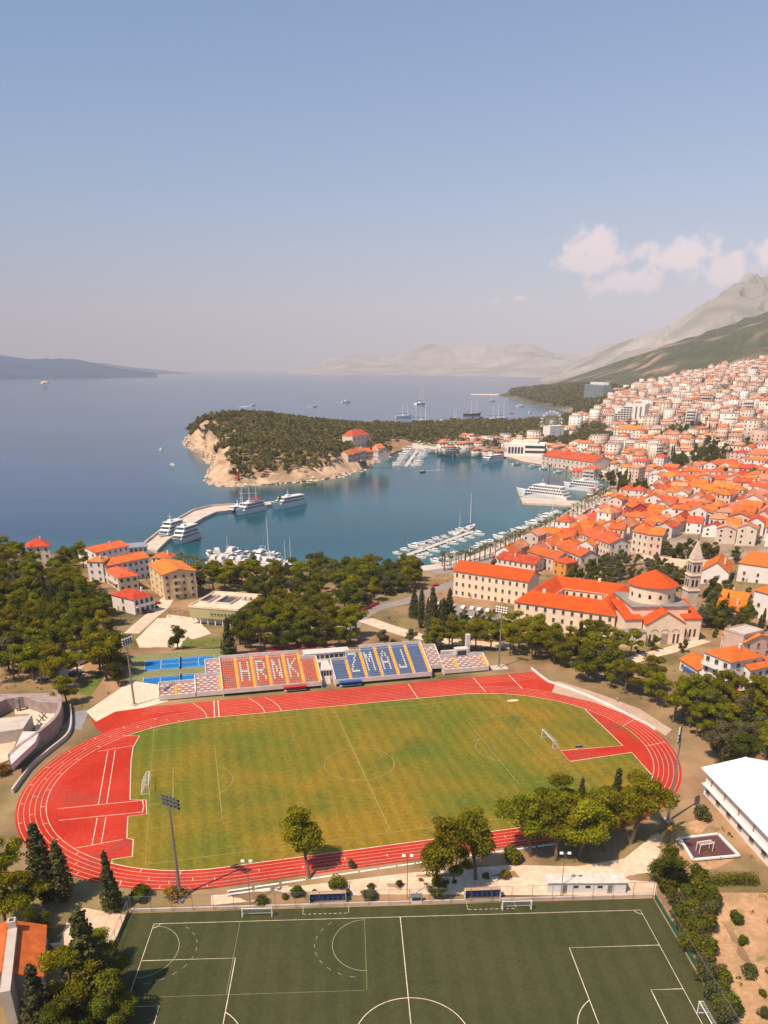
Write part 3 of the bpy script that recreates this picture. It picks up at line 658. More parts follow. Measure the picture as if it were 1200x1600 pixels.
for x0, x1 in ((-18.6, -9.8), (13.2, 22.6)):
    n = 9
    for i in range(n): tm([(x0+(x1-x0)*(i+.1)/n, TW+1.6), (x0+(x1-x0)*(i+.65)/n, TW+1.6)], w=.12)
    for xx in (x0, x1):
        for j in range(3): tm([(xx, TW+1.6+.75*j+.1), (xx, TW+1.6+.75*j+.55)], w=.12)
def T3_(x, y, z=TZ+.05): p = T2W(x, y); return (p[0], p[1], z)
goal(T3_(-27.2, TW+1.0), TTH, 'small white training goal by the fence near the lone leaning pine', 5.6, 2.1, 1.3, .08)
goal(T3_(22.6, TW+1.0), TTH, 'small white training goal by the fence in front of blue dugout', 5.6, 2.1, 1.3, .08)
goal(T3_(TL+.1, 0), TTH-math.pi/2, 'large white goal on the turf beside the green windbreak', 7.32, 2.44, 1.9, .085)
goal(T3_(-TL-.1, 0), TTH+math.pi/2, 'large white goal on the turf in the tree shadow', 7.32, 2.44, 1.9, .085)

# ------------------------------------------------------------------ tennis courts
COURTG = two_tone('court_green', (.22, .22, .09), (.19, .20, .085), .1, .4, .6); COURTB = two_tone('court_blue', (.012, .150, .40), (.014, .165, .43), .1, .4, .6)
tb = s_sheet('tennis_court_base', [(-63, 65.0), (-32.6, 63.6), (-29, 102), (-63, 102)], COURTG, .03, label='olive surround of the two blue tennis courts')
for i, (y0, y1, lab) in enumerate([(67.6, 78.0, 'nearer of the two blue tennis courts'), (84.2, 95.6, 'farther of the two blue tennis courts')]):
    x0, x1 = -57.2, -33.4
    c = s_sheet('tennis_court', [(x0, y0), (x1, y0), (x1, y1), (x0, y1)], COURTB, .036, label=lab+' behind the stand')
    ym = (y0+y1)/2
    for pts in ([(x0, y0), (x1, y0)], [(x0, y1), (x1, y1)], [(x0, y0), (x0, y1)], [(x1, y0), (x1, y1)], [(x0, y0+1.2), (x1, y0+1.2)], [(x0, y1-1.2), (x1, y1-1.2)], [(x0+5.5, y0+1.2), (x0+5.5, y1-1.2)], [(x1-5.5, y0+1.2), (x1-5.5, y1-1.2)], [(x0+5.5, ym), (x1-5.5, ym)]):
        mark(c, pts, .14, .042)
    tn = thing('tennis_net', 'dark net across the '+('nearer' if i == 0 else 'farther')+' blue tennis court', 'net', S3((x0+x1)/2, ym, .036), STH, 'tennis nets')
    w = (y1-y0)/2+.6; [MB().tube((0, s*w, 0), (0, s*w, 1.07), .06).build('net_post', DARK, tn) for s in (-1, 1)]
    m1 = MB(); m1.box(-.02, .02, -w, w, .06, .95); m1.build('net_mesh', DARK, tn); m1 = MB(); m1.box(-.03, .03, -w, w, .952, 1.04); m1.build('net_tape', WHITE, tn)

# ------------------------------------------------------------------ grandstands
SR = mat('red_seat_plastic', (.64, .15, .075), .5, .15, 1); SB = mat('blue_seat_plastic', (.12, .20, .37), .5, .1, 1); SW = mat('white_seat_plastic', (.70, .66, .63), .5, .06, 1)
SRP = mat('pink_faded_seat', (.64, .30, .25), .5, .1, 1)
YEL = mat('yellow_stair_paint', (.84, .42, .035), .8, .12, .8)
STW = mat('stand_concrete', (.60, .53, .49), .9, .1, .3)
LET = {'H': ['1...1']*4+['11111']+['1...1']*4, 'R': ['1111.', '1...1', '1...1', '1...1', '1111.', '1.1..', '1..1.', '1...1', '1...1'], 'N': ['1...1', '11..1', '11..1', '1.1.1', '1.1.1', '1.1.1', '1..11', '1..11', '1...1'],
  'K': ['1...1', '1..1.', '1.1..', '11...', '11...', '1.1..', '1..1.', '1...1', '1...1'], 'Z': ['11111', '....1', '...1.', '...1.', '..1..', '.1...', '.1...', '1....', '11111'], 'M': ['1...1', '11.11', '11.11', '1.1.1', '1.1.1', '1...1', '1...1', '1...1', '1...1'],
  'A': ['..1..', '.1.1.', '.1.1.', '1...1', '1...1', '11111', '1...1', '1...1', '1...1'], 'J': ['....1', '....1', '....1', '....1', '....1', '....1', '....1', '1...1', '11111']}
def seat(mb, x, y, z):
    mb.box(x-.235, x+.235, y-.26, y+.22, z+.30, z+.38); mb.box(x-.235, x+.235, y+.17, y+.24, z+.385, z+.74)
def stand(label, x0, y0, secs, secw, rows, tread, rise, z0, main, letters='', stairw=1.05, check=False, toprows=None, col2=SW, stairs=True):
    """secs seating sections side by side; the front row floor is at z0"""
    t = thing('grandstand', label, 'grandstand', S3(x0, y0, 0), STH, 'terraces along the far side of the track')
    W = secs*secw; toprows = toprows or [rows]*secs
    for r in range(rows):                                     # each concrete step is a slab of its own
        m1 = MB()
        k0 = 0
        for k in range(secs+1):
            if k == secs or toprows[k] <= r:
                if k > k0: m1.box(k0*secw, k*secw, r*tread, (r+1)*tread+(0 if r < rows-1 else .8), max(z0-.35, z0+rise*r-1.2) if r else z0-1.1, z0+rise*r)
                k0 = k+1
        if m1.v: m1.build('terrace_step', STW, t)
    m1 = MB(); m1.box(-.25, 0, -.1, rows*tread+1.0, 0, z0-.4+.0)
    m1.prism([(0, 0)], 0, 0) if False else None
    for s, xx in ((0, -.28), (1, W+.002)):                     # stepped flank walls
        m2 = MB(); rr = toprows[0] if s == 0 else toprows[-1]
        pts = [(0, 0), (rr*tread+.8, 0), (rr*tread+.8, z0+rise*rr+.9), (0, z0+.75)]
        m2.add([(xx, p[0], p[1]) for p in pts]+[(xx+.28, p[0], p[1]) for p in pts], [(0,1,2,3), (7,6,5,4), (0,4,5,1), (1,5,6,2), (2,6,7,3), (3,7,4,0)]); m2.build('flank_wall', STW, t)
    m2 = MB()
    k0 = 0
    for k in range(secs):
        rr = toprows[k]; m2.box(k*secw+.001*k, (k+1)*secw-.001, rr*tread+.8, rr*tread+1.1, 0, z0+rise*rr+1.0)
    m2.build('back_wall', STW, t)
    m2 = MB(); m2.box(0, W, -.25, -.02, z0-.9, z0+.55); m2.build('front_parapet', STW, t)
    m2 = MB(); [m2.tube((W*i/(secs*3), -.14, z0+.55), (W*i/(secs*3), -.14, z0+1.05), .03, n=5) for i in range(secs*3+1)]; m2.tube((0, -.14, z0+1.05), (W, -.14, z0+1.05), .03, n=5); m2.build('front_railing', METAL, t)
    for k in range(secs):
        a = k*secw+.1; b = (k+1)*secw-(stairw if stairs and (not check or k % 2 == 0) else .1); n = int((b-a)/.52); L = letters[k] if k < len(letters) else ' '
        m3 = MB(); m4 = MB()
        for r in range(toprows[k]):
            for c in range(n):
                x = a+.3+c*(b-a-.45)/(n-1); lt = False
                if L in LET:
                    lr = rows-3-r; cc = c-(n-5)//2
                    lt = 0 <= lr < 9 and 0 <= cc < 5 and LET[L][lr][cc] == '1'
                elif check: lt = (r//1+c//2) % 2 == 0
                q = m4 if lt else m3; seat(q, x, r*tread+tread*.55, z0+rise*r)
        if m3.v: m3.build('seat_block', main, t, kind='stuff')
        if m4.v:
            o = m4.build('seat_lettering' if L in LET else 'white_seat_block', col2, t, kind='stuff')
            if L in LET: o['label'] = f'white seats spelling the letter {L}'
        if stairs and (not check or k % 2 == 0):
            m5 = MB(); X0 = b+.05; X1 = (k+1)*secw-.03
            for r in range(toprows[k]):
                m5.box(X0, X1, r*tread+.02, (r+.5)*tread, z0+rise*r+.003, z0+rise*(r+.5)+.0); m5.box(X0, X1, (r+.5)*tread, (r+1)*tread-.01, z0+rise*r+.003, z0+rise*(r+1)-.06)
            m5.build('yellow_stair', YEL, t)
    return t
redst = stand('tall grandstand with orange red seats and white letters HRNK', -31.9, 55.0, 6, 5.18, 14, .98, .40, 1.9, SR, ' HRNK ', toprows=[14]*5+[11])
bluest = stand('tall grandstand with blue seats and white letters ZMAJ', 4.0, 55.0, 6, 5.35, 14, .98, .40, 1.9, SB, ' ZMAJ ', toprows=[9, 12, 14, 14, 14, 14])
stand('lowest checkered red and white terrace beside the tennis courts', -51.4, 56.0, 2, 5.4, 5, .95, .38, 1.3, SRP, check=True)
stand('checkered terrace between low terrace and orange red grandstand, stair on its right', -40.2, 56.0, 1, 8.0, 7, .95, .38, 1.4, SRP, check=True)
stand('small raised checkered block against the left flank of orange red grandstand', -36.6, 62.9, 1, 4.4, 7, .95, .42, 3.6, SRP, check=True, stairs=False)
stand('raised checkered block against the right flank of blue grandstand', 36.5, 59.5, 1, 4.6, 9, .95, .40, 2.6, SRP, check=True, stairs=False)
stand('low checkered terrace at the far right end beside the floodlight', 41.4, 57.0, 3, 5.2, 6, .95, .38, 1.4, SRP, check=True)
# press box between the big stands
px = thing('press_box', 'white press box and stairway between the two tall stands', 'building', S3(1.4, 62, 0), STH)
b = MB(); b.box(-2.0, 2.2, -2, 9.2, 0, 4.2); b.build('base_block', STW, px)
b = MB(); b.box(-5.6, 9.6, 6.6, 10.6, 0, 7.0); b.build('gallery', WHITE, px)
b = MB(); b.box(-5.8, 9.8, 6.3, 10.9, 7.002, 7.2); b.build('roof_slab', STW, px)
for i in range(9):
    b = MB(); b.box(-5.0+i*1.6, -3.8+i*1.6, 6.52, 6.6, 5.2, 6.4); b.build('window', GLASS, px)
for i in range(8):
    b = MB(); b.box(-1.4, 1.4, -4.4+i*.3, -4.1+i*.3, 0, .24+i*.24); b.build('step', STW, px)
for i in range(4):
    b = MB(); b.box(-1.6+i*.95, -.9+i*.95, -2.06, -2.0, 2.2, 3.9); b.build('opening', DARK, px)
ts = thing('scoreboard_tower', 'white concrete pylon and wall behind the right terrace', 'tower', S3(52.5, 66.5, 0), STH)
b = MB(); b.box(-.7, .7, -.7, .7, 0, 10.5); b.build('pylon', STW, ts); b = MB(); b.box(-9.6, -.7, -.5, .5, 0, 5.2); b.build('wall', STW, ts); b = MB(); b.box(-5.2, -.72, -3.0, -.5, 0, 6.4); b.build('hut', STW, ts); b = MB(); b.box(-4.6, -1.4, -3.05, -3.0, 4.2, 5.8); b.build('opening', DARK, ts)
# benches for the teams under the stands
for x, m_, lab in ((-9.5, REDP, 'red team bench shelter below the HRNK letters'), (8.5, BLUEP, 'blue team bench shelter below the ZMAJ letters')):
    d = thing('team_shelter', lab, 'shelter', S3(x, 53.6, .04), STH, 'team shelters')
    b = MB(); b.box(-3.6, 3.6, -.8, .9, 1.9, 2.0); b.build('canopy', m_, d); b = MB(); b.box(-3.6, 3.6, .8, .9, 0, 1.9); b.build('back_panel', m_, d)
    b = MB(); b.box(-3.5, 3.5, .2, .7, .35, .45); [b.box(-3.4+i*2.2, -3.3+i*2.2, .3, .6, 0, .35) for i in range(4)]; b.build('bench', WHITE, d)
# white kerb wall round the right curve
kw = thing('perimeter_wall', 'low white wall along the outer right curve of track', 'wall', S3(84.4, 10.8, 0), 0)
pts = [S2W(*p) for p in [(72.1, 55.6), (72.2, 48), (72.6, 42.4), (75.8, 37.0), (79.0, 29.5), (82.3, 20), (84.4, 10.8), (86.2, 4), (86.4, .4)]]
for a, b_ in zip(pts[:-1], pts[1:]):
    mm = MB(); o = kw.location; mm.bar((a[0]-o.x, a[1]-o.y, .3), (b_[0]-o.x, b_[1]-o.y, .3), .35, .7); mm.build('wall_section', WHITE, kw)

# ------------------------------------------------------------------ floodlights
def floodlight(loc, rz, label, h=20.0, rows=3, cols=5, r=.36):
    t = thing('floodlight_mast', label, 'floodlight', loc, rz, 'tall floodlight masts')
    b = MB(); b.box(-.9, .9, -.9, .9, -.4, .35); b.build('footing', CONC, t)
    b = MB(); b.tube((0, 0, .35), (0, 0, h), r, r*.45, 12); b.build('mast', METAL, t)
    b = MB()
    for i in range(rows): z = h-.2+i*.8; b.bar((-2.1, -.15, z), (2.1, -.15, z), .12, .12)
    for s in (-1, 1): b.bar((s*1.2, -.15, h-.5), (s*1.2, -.15, h+rows*.8-.6), .1, .1)
    b.build('lamp_rack', METAL, t)
    for i in range(rows):
        for j in range(cols):
            x = (j-(cols-1)/2)*.9; z = h-.1+i*.8; b = MB(); b.M = Matrix.Translation((x, -.4, z)) @ Matrix.Rotation(R(-35), 4, 'X'); b.box(-.32, .32, -.2, .2, -.3, .3); o = b.build('lamp', DARK, t)
            b = MB(); b.M = Matrix.Translation((x, -.4, z)) @ Matrix.Rotation(R(-35), 4, 'X'); b.box(-.28, .28, -.215, -.2, -.26, .26); b.build('lens', WHITE, o)
    return t
def face(px_): return math.atan2(-(S2W(0, 0)[0]-px_[0]), S2W(0, 0)[1]-px_[1])+math.pi
for (x, y), lab in (((-45.8, -47.0), 'floodlight mast between the red apron and the turf pitch'), ((-59.0, 54.5), 'floodlight mast beside the blue tennis courts'), ((61.7, 59.5), 'floodlight mast at the right end of the terraces'), ((62.5, -44.5), 'floodlight mast among pines by the right curve')):
    p = S2W(x, y); floodlight((p[0], p[1], 0 if y > 0 else zt(*p)), face(p), lab, 21.0 if y < 0 else 20)
b = s_sheet('mast_pad', [(59, 57.2), (64.5, 57.2), (64.8, 62), (58.6, 62)], CONC, .045, label='concrete pad under the floodlight')
def lamp_post(loc, rz, label, h=9.0, arms=2):
    t = thing('lamp_post', label, 'lamp post', loc, rz, 'small twin-lamp posts')
    b = MB(); b.tube((0, 0, -.2), (0, 0, h), .09, .06, 8); b.build('post', METAL, t)
    b = MB(); b.bar((-.8, 0, h), (.8, 0, h), .08, .08); b.build('cross_arm', METAL, t)
    for s in ((-1, 1) if arms == 2 else (1,)):
        b = MB(); b.M = Matrix.Translation((s*.75, -.15, h+.15)) @ Matrix.Rotation(R(-30), 4, 'X'); b.box(-.32, .32, -.15, .15, -.25, .25); b.build('lamp', WHITE, t)
for q, lab in (((391, 1413), 'twin-lamp post by the fence near the lone leaning pine'), ((636, 1404), 'twin-lamp post on the fence line beside small white cabinet'), ((876, 1400), 'twin-lamp post in front of the white container')):
    p = at(*q); lamp_post(p, 0, lab, 10.0)
# ================================================================== trees
def leafcloud(C, Rr, per, size, rng, up=.35, fill=.75, flat=.8):
    """leaf-sized quads over clumps: C (n,3) centres, Rr (n,3) radii -> verts, quads, colours"""
    n = len(C); k = per
    d = rng.normal(size=(n, k, 3)); d[..., 2] += up; d /= np.linalg.norm(d, axis=-1, keepdims=True)
    rr = rng.uniform(fill, 1.08, (n, k, 1))
    P = C[:, None]+d*rr*Rr[:, None]
    nn = d+rng.normal(size=d.shape)*.55; nn /= np.linalg.norm(nn, axis=-1, keepdims=True)
    a = np.cross(nn, rng.normal(size=d.shape)); a /= np.linalg.norm(a, axis=-1, keepdims=True)+1e-9; b = np.cross(nn, a)
    s = size*rng.uniform(.6, 1.3, (n, k, 1)); a = a*s*.5; b = b*s*.5*flat
    Q = np.stack([P-a-b*.4, P+a*.3-b, P+a+b*.4, P-a*.3+b], 2).reshape(-1, 3)
    cv = rng.uniform(.72, 1.25, (n, 1, 1))*rng.uniform(.75, 1.25, (n, k, 1)); hu = rng.uniform(-.10, .10, (n, 1, 1))
    c = np.concatenate([cv*(1+hu), cv, cv*(1-hu)], -1); c = np.repeat(c.reshape(-1, 3), 4, axis=0)
    F = np.arange(len(Q)).reshape(-1, 4)
    return Q, F, c
TREEP = {}
def tree_meshes(kind, seed):
    rng = np.random.default_rng(seed); tr = MB(); lean = rng.uniform(-.6, .6, 2)
    if kind in ('pine', 'broad', 'grey', 'sparse', 'dense'):
        H = 12.0; cz, rx, rz = (7.7, 4.2, 4.0) if kind == 'pine' else (8.2, 3.3, 3.7) if kind == 'dense' else (6.3, 4.2, 4.4) if kind == 'broad' else (5.6, 3.9, 3.6) if kind == 'grey' else (9.0, 3.0, 2.8)
        n = {'sparse': 24, 'dense': 80}.get(kind, 62); C = []; lobes = [(np.array([lean[0]*2, lean[1]*2, cz+rz*.62]), 1.6)]
        nl = rng.integers(5, 8)
        for i in range(nl):
            a_ = 6.283*(i+rng.uniform(-.3, .3))/nl; q = rng.uniform(.55, 1.0)*rx*.72; lobes.append((np.array([math.cos(a_)*q+lean[0]*2, math.sin(a_)*q+lean[1]*2, cz+rz*rng.uniform(-.75, .45)]), rng.uniform(1.0, 1.75)))
        for i in range(n):
            lc, lr = lobes[i % len(lobes)]; d = rng.normal(size=3); d /= np.linalg.norm(d); C.append(lc+d*np.array([lr, lr, lr*(.5 if kind in ('pine', 'sparse') else .8)])*rng.uniform(.35, 1.0))
        C = np.array(C); w = rng.uniform(.8, 1.5, (n, 1)); Rr = w*np.array([[1, 1, .62 if kind == 'pine' else .8]])
        Q, F, c = leafcloud(C, Rr, 150, .32 if kind != 'sparse' else .28, rng, .5, .6)
        top = cz-.5; b0 = (lean[0]*1.2, lean[1]*1.2, top*.72); tr.tube((0, 0, -.6), b0, .30, .20, 8, False); tr.tube(b0, (lean[0]*2, lean[1]*2, top+1.2), .20, .07, 7, False)
        for p, _ in lobes: tr.tube((b0[0]*.9, b0[1]*.9, b0[2]-rng.uniform(0, 2.2)), tuple(p), .13, .05, 5, False)
        for p in C[::4]: q = min(lobes, key=lambda l: np.linalg.norm(l[0]-p))[0]; tr.tube(tuple(q), tuple(p), .06, .02, 4, False)
        lm = {'pine': LEAF_P, 'broad': LEAF_G, 'grey': LEAF_O, 'sparse': LEAF_P, 'dense': LEAF_P}[kind]
    elif kind == 'spruce':
        H = 12.0; C = []; Rr = []
        for i in range(15):
            z = 1.2+i*.74; r = 2.9*(1-(z/12.3))**.85*rng.uniform(.85, 1.12); m_ = max(3, int(r*3.6))
            for j in range(m_):
                a = 6.283*j/m_+i*1.3+rng.uniform(-.3, .3); C.append((math.cos(a)*r*.62, math.sin(a)*r*.62, z-r*.12)); Rr.append((max(.45, r*.46), max(.45, r*.46), .42))
        C.append((0, 0, 11.8)); Rr.append((.25, .25, .7)); C = np.array(C); Rr = np.array(Rr)
        Q, F, c = leafcloud(C, Rr, 48, .42, rng, .3, .5); tr.tube((0, 0, -.6), (0, 0, 11), .26, .05, 7, False); lm = LEAF_D
    elif kind == 'cypress':
        H = 12.0; C = []; Rr = []
        for i in range(16):
            z = .9+i*.72; r = 1.25*min(1, (i+2)/5)*(1-(z/12.6)**2.2)+.15
            for j in range(3): a = 2.1*j+i; C.append((math.cos(a)*r*.4, math.sin(a)*r*.4, z)); Rr.append((r*.72, r*.72, .75))
        C = np.array(C); Rr = np.array(Rr); Q, F, c = leafcloud(C, Rr, 60, .34, rng, .2, .6); tr.tube((0, 0, -.5), (0, 0, 10), .2, .05, 6, False); lm = LEAF_D
    elif kind in ('bush', 'ybush', 'dbush'):
        H = 3.0; n = 14; d = rng.normal(size=(n, 3)); d[:, 2] = np.abs(d[:, 2]); d /= np.linalg.norm(d, axis=1, keepdims=True)
        C = d*np.array([1.05, 1.05, 1.35])*rng.uniform(.5, 1, (n, 1))+np.array([0, 0, .8]); Rr = np.tile(rng.uniform(.5, .85, (n, 1)), (1, 3))
        Q, F, c = leafcloud(C, Rr, 90, .3, rng, .3); [tr.tube((0, 0, -.4), tuple(p), .07, .02, 5, False) for p in C[::3]]; lm = {'bush': LEAF_G, 'ybush': LEAF_Y, 'dbush': LEAF_D}[kind]
    Q[:, 2] = np.maximum(Q[:, 2], .05)
    return np_mesh(kind+'_crown', Q, F, lm, c), tr.mesh(kind+'_trunk', BARK, True), H
for k_, ns in (('dense', 4), ('pine', 7), ('broad', 4), ('grey', 3), ('sparse', 2), ('spruce', 2), ('cypress', 2), ('bush', 3), ('ybush', 1), ('dbush', 2)):
    TREEP[k_] = [tree_meshes(k_, 100+i*7+len(k_)) for i in range(ns)]
TREES = []; trng = random.Random(11)
NAMES = {'dense': 'pine_tree', 'pine': 'pine_tree', 'sparse': 'pine_tree', 'broad': 'broadleaf_tree', 'grey': 'olive_tree', 'spruce': 'spruce_tree', 'cypress': 'cypress_tree', 'bush': 'bush', 'ybush': 'bush', 'dbush': 'bush'}
WHAT = {'dense': 'full yellow-green pine', 'pine': 'yellow-green pine', 'sparse': 'thin-crowned pine', 'broad': 'dark leafy tree', 'grey': 'grey-green olive tree', 'spruce': 'dark conical spruce', 'cypress': 'slender dark cypress', 'bush': 'green bush', 'ybush': 'yellow-orange bush', 'dbush': 'dark bush'}
def tree(p, kind, h, label=None, where=None, wide=1.0, tilt=None):
    cm, tm_, H = TREEP[kind][trng.randrange(len(TREEP[kind]))]; s = h/H
    t = obj(NAMES[kind], None, None, p, trng.uniform(0, 6.28), (s*wide, s*wide, s), label, 'bush' if 'bush' in kind else 'tree')
    if tilt: t.rotation_euler = (tilt[0], tilt[1], t.rotation_euler[2])
    obj('stems' if 'bush' in kind else 'trunk', tm_, t); obj('foliage' if 'bush' in kind else 'crown', cm, t)
    TREES.append((p[0], p[1], h*.32*wide))
    if not label: reg(t, WHAT[kind], where)
    return t
BLOCK = []          # plan polygons that scattered things keep out of
def free(x, y, r=0):
    for poly in BLOCK:
        if pip(x, y, poly): return False
    return True
def fill(poly, n, kinds, hr, where, seed, mind=4.0, wide=(.9, 1.15), world=False):
    rg = random.Random(seed); xs = [p[0] for p in poly]; ys = [p[1] for p in poly]; done = 0; tries = 0
    while done < n and tries < n*30:
        tries += 1; x = rg.uniform(min(xs), max(xs)); y = rg.uniform(min(ys), max(ys))
        if not pip(x, y, poly): continue
        p = at(x, y) if not world else (x, y, zt(x, y))
        if not free(p[0], p[1]): continue
        if any((p[0]-a)**2+(p[1]-b)**2 < mind*mind for a, b, _ in TREES[-160:]): continue
        k = rg.choices([q[0] for q in kinds], [q[1] for q in kinds])[0]
        h = rg.uniform(*hr)*(.3 if 'bush' in k else 1.15 if k == 'spruce' else 1)
        tree((p[0], p[1], p[2]-.1), k, h, None, where, rg.uniform(*wide)); done += 1
def palm_meshes(seed, fr=26, L=3.2, H=7.0):
    rg = random.Random(seed); t = MB(); t.lathe([(.34, -.3), (.30, .6), (.24, H*.5), (.22, H*.9), (.34, H), (.12, H+.3)], 9)
    fronds = []
    for i in range(fr):
        a = 6.283*i/fr*1.618*3.0; e = rg.uniform(-.35, 1.25); f = MB(); pts = []
        for k in range(9):
            s = k/8; r = L*s*math.cos(e*.55)*(1-.12*s); z = H+.2+L*s*math.sin(e)*.75-1.55*s*s*(1.15-.35*math.sin(e)); pts.append(Vector((math.cos(a)*r, math.sin(a)*r, z)))
        sd = Vector((-math.sin(a), math.cos(a), 0))
        for k in range(8):
            w0 = .52*math.sin(math.pi*min(1, (k+.6)/8.6)); p, q = pts[k], pts[k+1]
            for s in (-1, 1):
                for h in (0, .5):
                    c = p.lerp(q, h); e2 = p.lerp(q, min(1, h+.42)); tip = c+sd*s*w0+(q-p)*.7+Vector((0, 0, -.28*w0)); f.add([tuple(c), tuple(e2), tuple(tip)], [(0, 1, 2)])
        fronds.append(f)
    return t, fronds
LEAF_PALM = mat('palm_fronds', (.095, .10, .02), .6, .2, .5, rnd=.2, trans=.2)
_t, _f = palm_meshes(4); allf = MB(); [allf.add(f.v, f.f) for f in _f]
PALM_T = _t.mesh('palm_trunk', BARK); PALM_C = allf.mesh('palm_crown', LEAF_PALM)
def palm(p, h, where=None, label=None):
    s = h/8.0; t = obj('palm_tree', None, None, p, trng.uniform(0, 6.28), s, label, 'palm'); obj('trunk', PALM_T, t); obj('crown', PALM_C, t)
    if not label: reg(t, 'palm', where)
    return t
# the big date palm by the playground, frond by frond
pp = at(1044, 1322); big = obj('palm_tree', None, None, pp, .3, 1.0, 'big date palm with orange fruit beside the dark red play court', 'palm')
_t, _f = palm_meshes(9, 34, 4.6, 4.2); _t.build('trunk', BARK, big); [f.build('frond', LEAF_PALM, big) for f in _f]
b = MB(); [b.tube((0, 0, 4.1), (math.cos(i*.9)*.7, math.sin(i*.9)*.7, 4.5), .14, .22, 6) for i in range(7)]; b.build('fruit_stalks', mat('date_fruit', (.60, .22, .02), .6, .2, 2), big, kind='stuff')
# ================================================================== buildings
WINM = {}
def win_mesh(w, h, style='plain'):
    k = (round(w, 2), round(h, 2), style)
    if k in WINM: return WINM[k]
    b = MB(); b.mi = 0; b.box(-w/2, w/2, -.04, .05, 0, h); b.mi = 1
    fr = .09
    b.box(-w/2-fr, -w/2, -.10, .05, -fr, h+fr); b.box(w/2, w/2+fr, -.10, .05, -fr, h+fr); b.box(-w/2, w/2, -.10, .05, h, h+fr); b.box(-w/2-.12, w/2+.12, -.2, .05, -.14, -fr+.085)
    b.box(-.03, .03, -.07, -.035, 0, h)
    if style == 'shutter':
        b.mi = 2; b.box(-w/2-.5, -w/2-fr-.01, -.09, .02, 0, h); b.box(w/2+fr+.01, w/2+.5, -.09, .02, 0, h)
    WINM[k] = b.mesh('window', [GLASS, FRAME, SHUT]); return WINM[k]
def roof_mb(w, d, z, kind, rh, ov=.5, th=.22, axis='x'):
    """roof over a w x d plan centred on the origin, eaves at z"""
    b = MB(); W, D = w/2+ov, d/2+ov; e = z-ov*rh/(d/2 if axis == 'x' else w/2)*.6
    if kind == 'flat':
        b.box(-w/2-.15, w/2+.15, -d/2-.15, d/2+.15, z, z+.25)
        for a in ((-w/2-.15, w/2+.15, -d/2-.15, -d/2+.1), (-w/2-.15, w/2+.15, d/2-.1, d/2+.15), (-w/2-.15, -w/2+.1, -d/2+.1, d/2-.1), (w/2-.1, w/2+.15, -d/2+.1, d/2-.1)): b.box(*a, z+.25, z+.75)
        return b
    if kind == 'hip':
        i = min(W, D); rx, ry = W-i, D-i
        T = [(-rx, -ry, z+rh), (rx, -ry, z+rh), (rx, ry, z+rh), (-rx, ry, z+rh)]; E = [(-W, -D, e), (W, -D, e), (W, D, e), (-W, D, e)]
        if rx < .01 and ry < .01: b.add(E+[(0, 0, z+rh)], [(0,1,4),(1,2,4),(2,3,4),(3,0,4),(3,2,1,0)])
        elif ry < .01: b.add(E+[(-rx, 0, z+rh), (rx, 0, z+rh)], [(0,1,5,4),(1,2,5),(2,3,4,5),(3,0,4),(3,2,1,0)])
        else: b.add(E+[(0, -ry, z+rh), (0, ry, z+rh)], [(0,1,4),(1,2,5,4),(2,3,5),(3,0,4,5),(3,2,1,0)])
    elif kind == 'shed':
        b.add([(-W, -D, e), (W, -D, e), (W, D, z+rh), (-W, D, z+rh), (-W, -D, e+th), (W, -D, e+th), (W, D, z+rh+th), (-W, D, z+rh+th)], [(3,2,1,0),(4,5,6,7),(0,1,5,4),(1,2,6,5),(2,3,7,6),(3,0,4,7)])
    else:
        if axis == 'x': P = [(-D, e), (0, z+rh), (D, e), (D, e+th), (0, z+rh+th), (-D, e+th)]; f = lambda x, p: (x, p[0], p[1]); X = W
        else: P = [(-W, e), (0, z+rh), (W, e), (W, e+th), (0, z+rh+th), (-W, e+th)]; f = lambda x, p: (p[0], x, p[1]); X = D
        v = [f(-X, p) for p in P]+[f(X, p) for p in P]
        b.add(v, [(0,1,7,6),(1,2,8,7),(2,3,9,8),(3,4,10,9),(4,5,11,10),(5,0,6,11),(0,5,4,1),(1,4,3,2),(6,7,10,11),(7,8,9,10)])
        # ridge tiles
        if axis == 'x': b.box(-X, X, -.16, .16, z+rh+th-.03, z+rh+th+.09)
        else: b.box(-.16, .16, -X, X, z+rh+th-.03, z+rh+th+.09)
    return b
def windows(t, w, d, spec, z0, fh, ww=1.0, wh=1.4, style='plain', sill=1.0):
    """spec: dict side -> (rows, cols); side 'f' front (-y), 'b' back, 'l' left, 'r' right; the frame stands on the wall face"""
    me = win_mesh(ww, wh, style)
    for side, (rows, cols) in spec.items():
        L = w if side in 'fb' else d
        for r in range(rows):
            for c in range(cols):
                u = -L/2+L*(c+.5)/cols; z = z0+r*fh+sill
                loc, rz = {'f': ((u, -d/2-.03, z), 0), 'b': ((u, d/2+.03, z), math.pi), 'l': ((-w/2-.03, u, z), -math.pi/2), 'r': ((w/2+.03, u, z), math.pi/2)}[side]
                obj('window', me, t, loc, rz)
def frame_from(A, B, depth, z=None):
    a = at(*A, z); b = at(*B, z if z is not None else None); zz = min(a[2], b[2])
    v = Vector((b[0]-a[0], b[1]-a[1])); L = v.length; rz = math.atan2(v.y, v.x); n = Vector((-math.sin(rz), math.cos(rz)))
    c = Vector((a[0]+b[0], a[1]+b[1]))/2+n*depth/2
    return (c.x, c.y, zz), L, rz
def block_rect(c, w, d, rz, pad=1.5):
    q = []
    for sx, sy in ((-1,-1),(1,-1),(1,1),(-1,1)):
        x, y = sx*(w/2+pad), sy*(d/2+pad); q.append((c[0]+x*math.cos(rz)-y*math.sin(rz), c[1]+x*math.sin(rz)+y*math.cos(rz)))
    BLOCK.append(q); return q
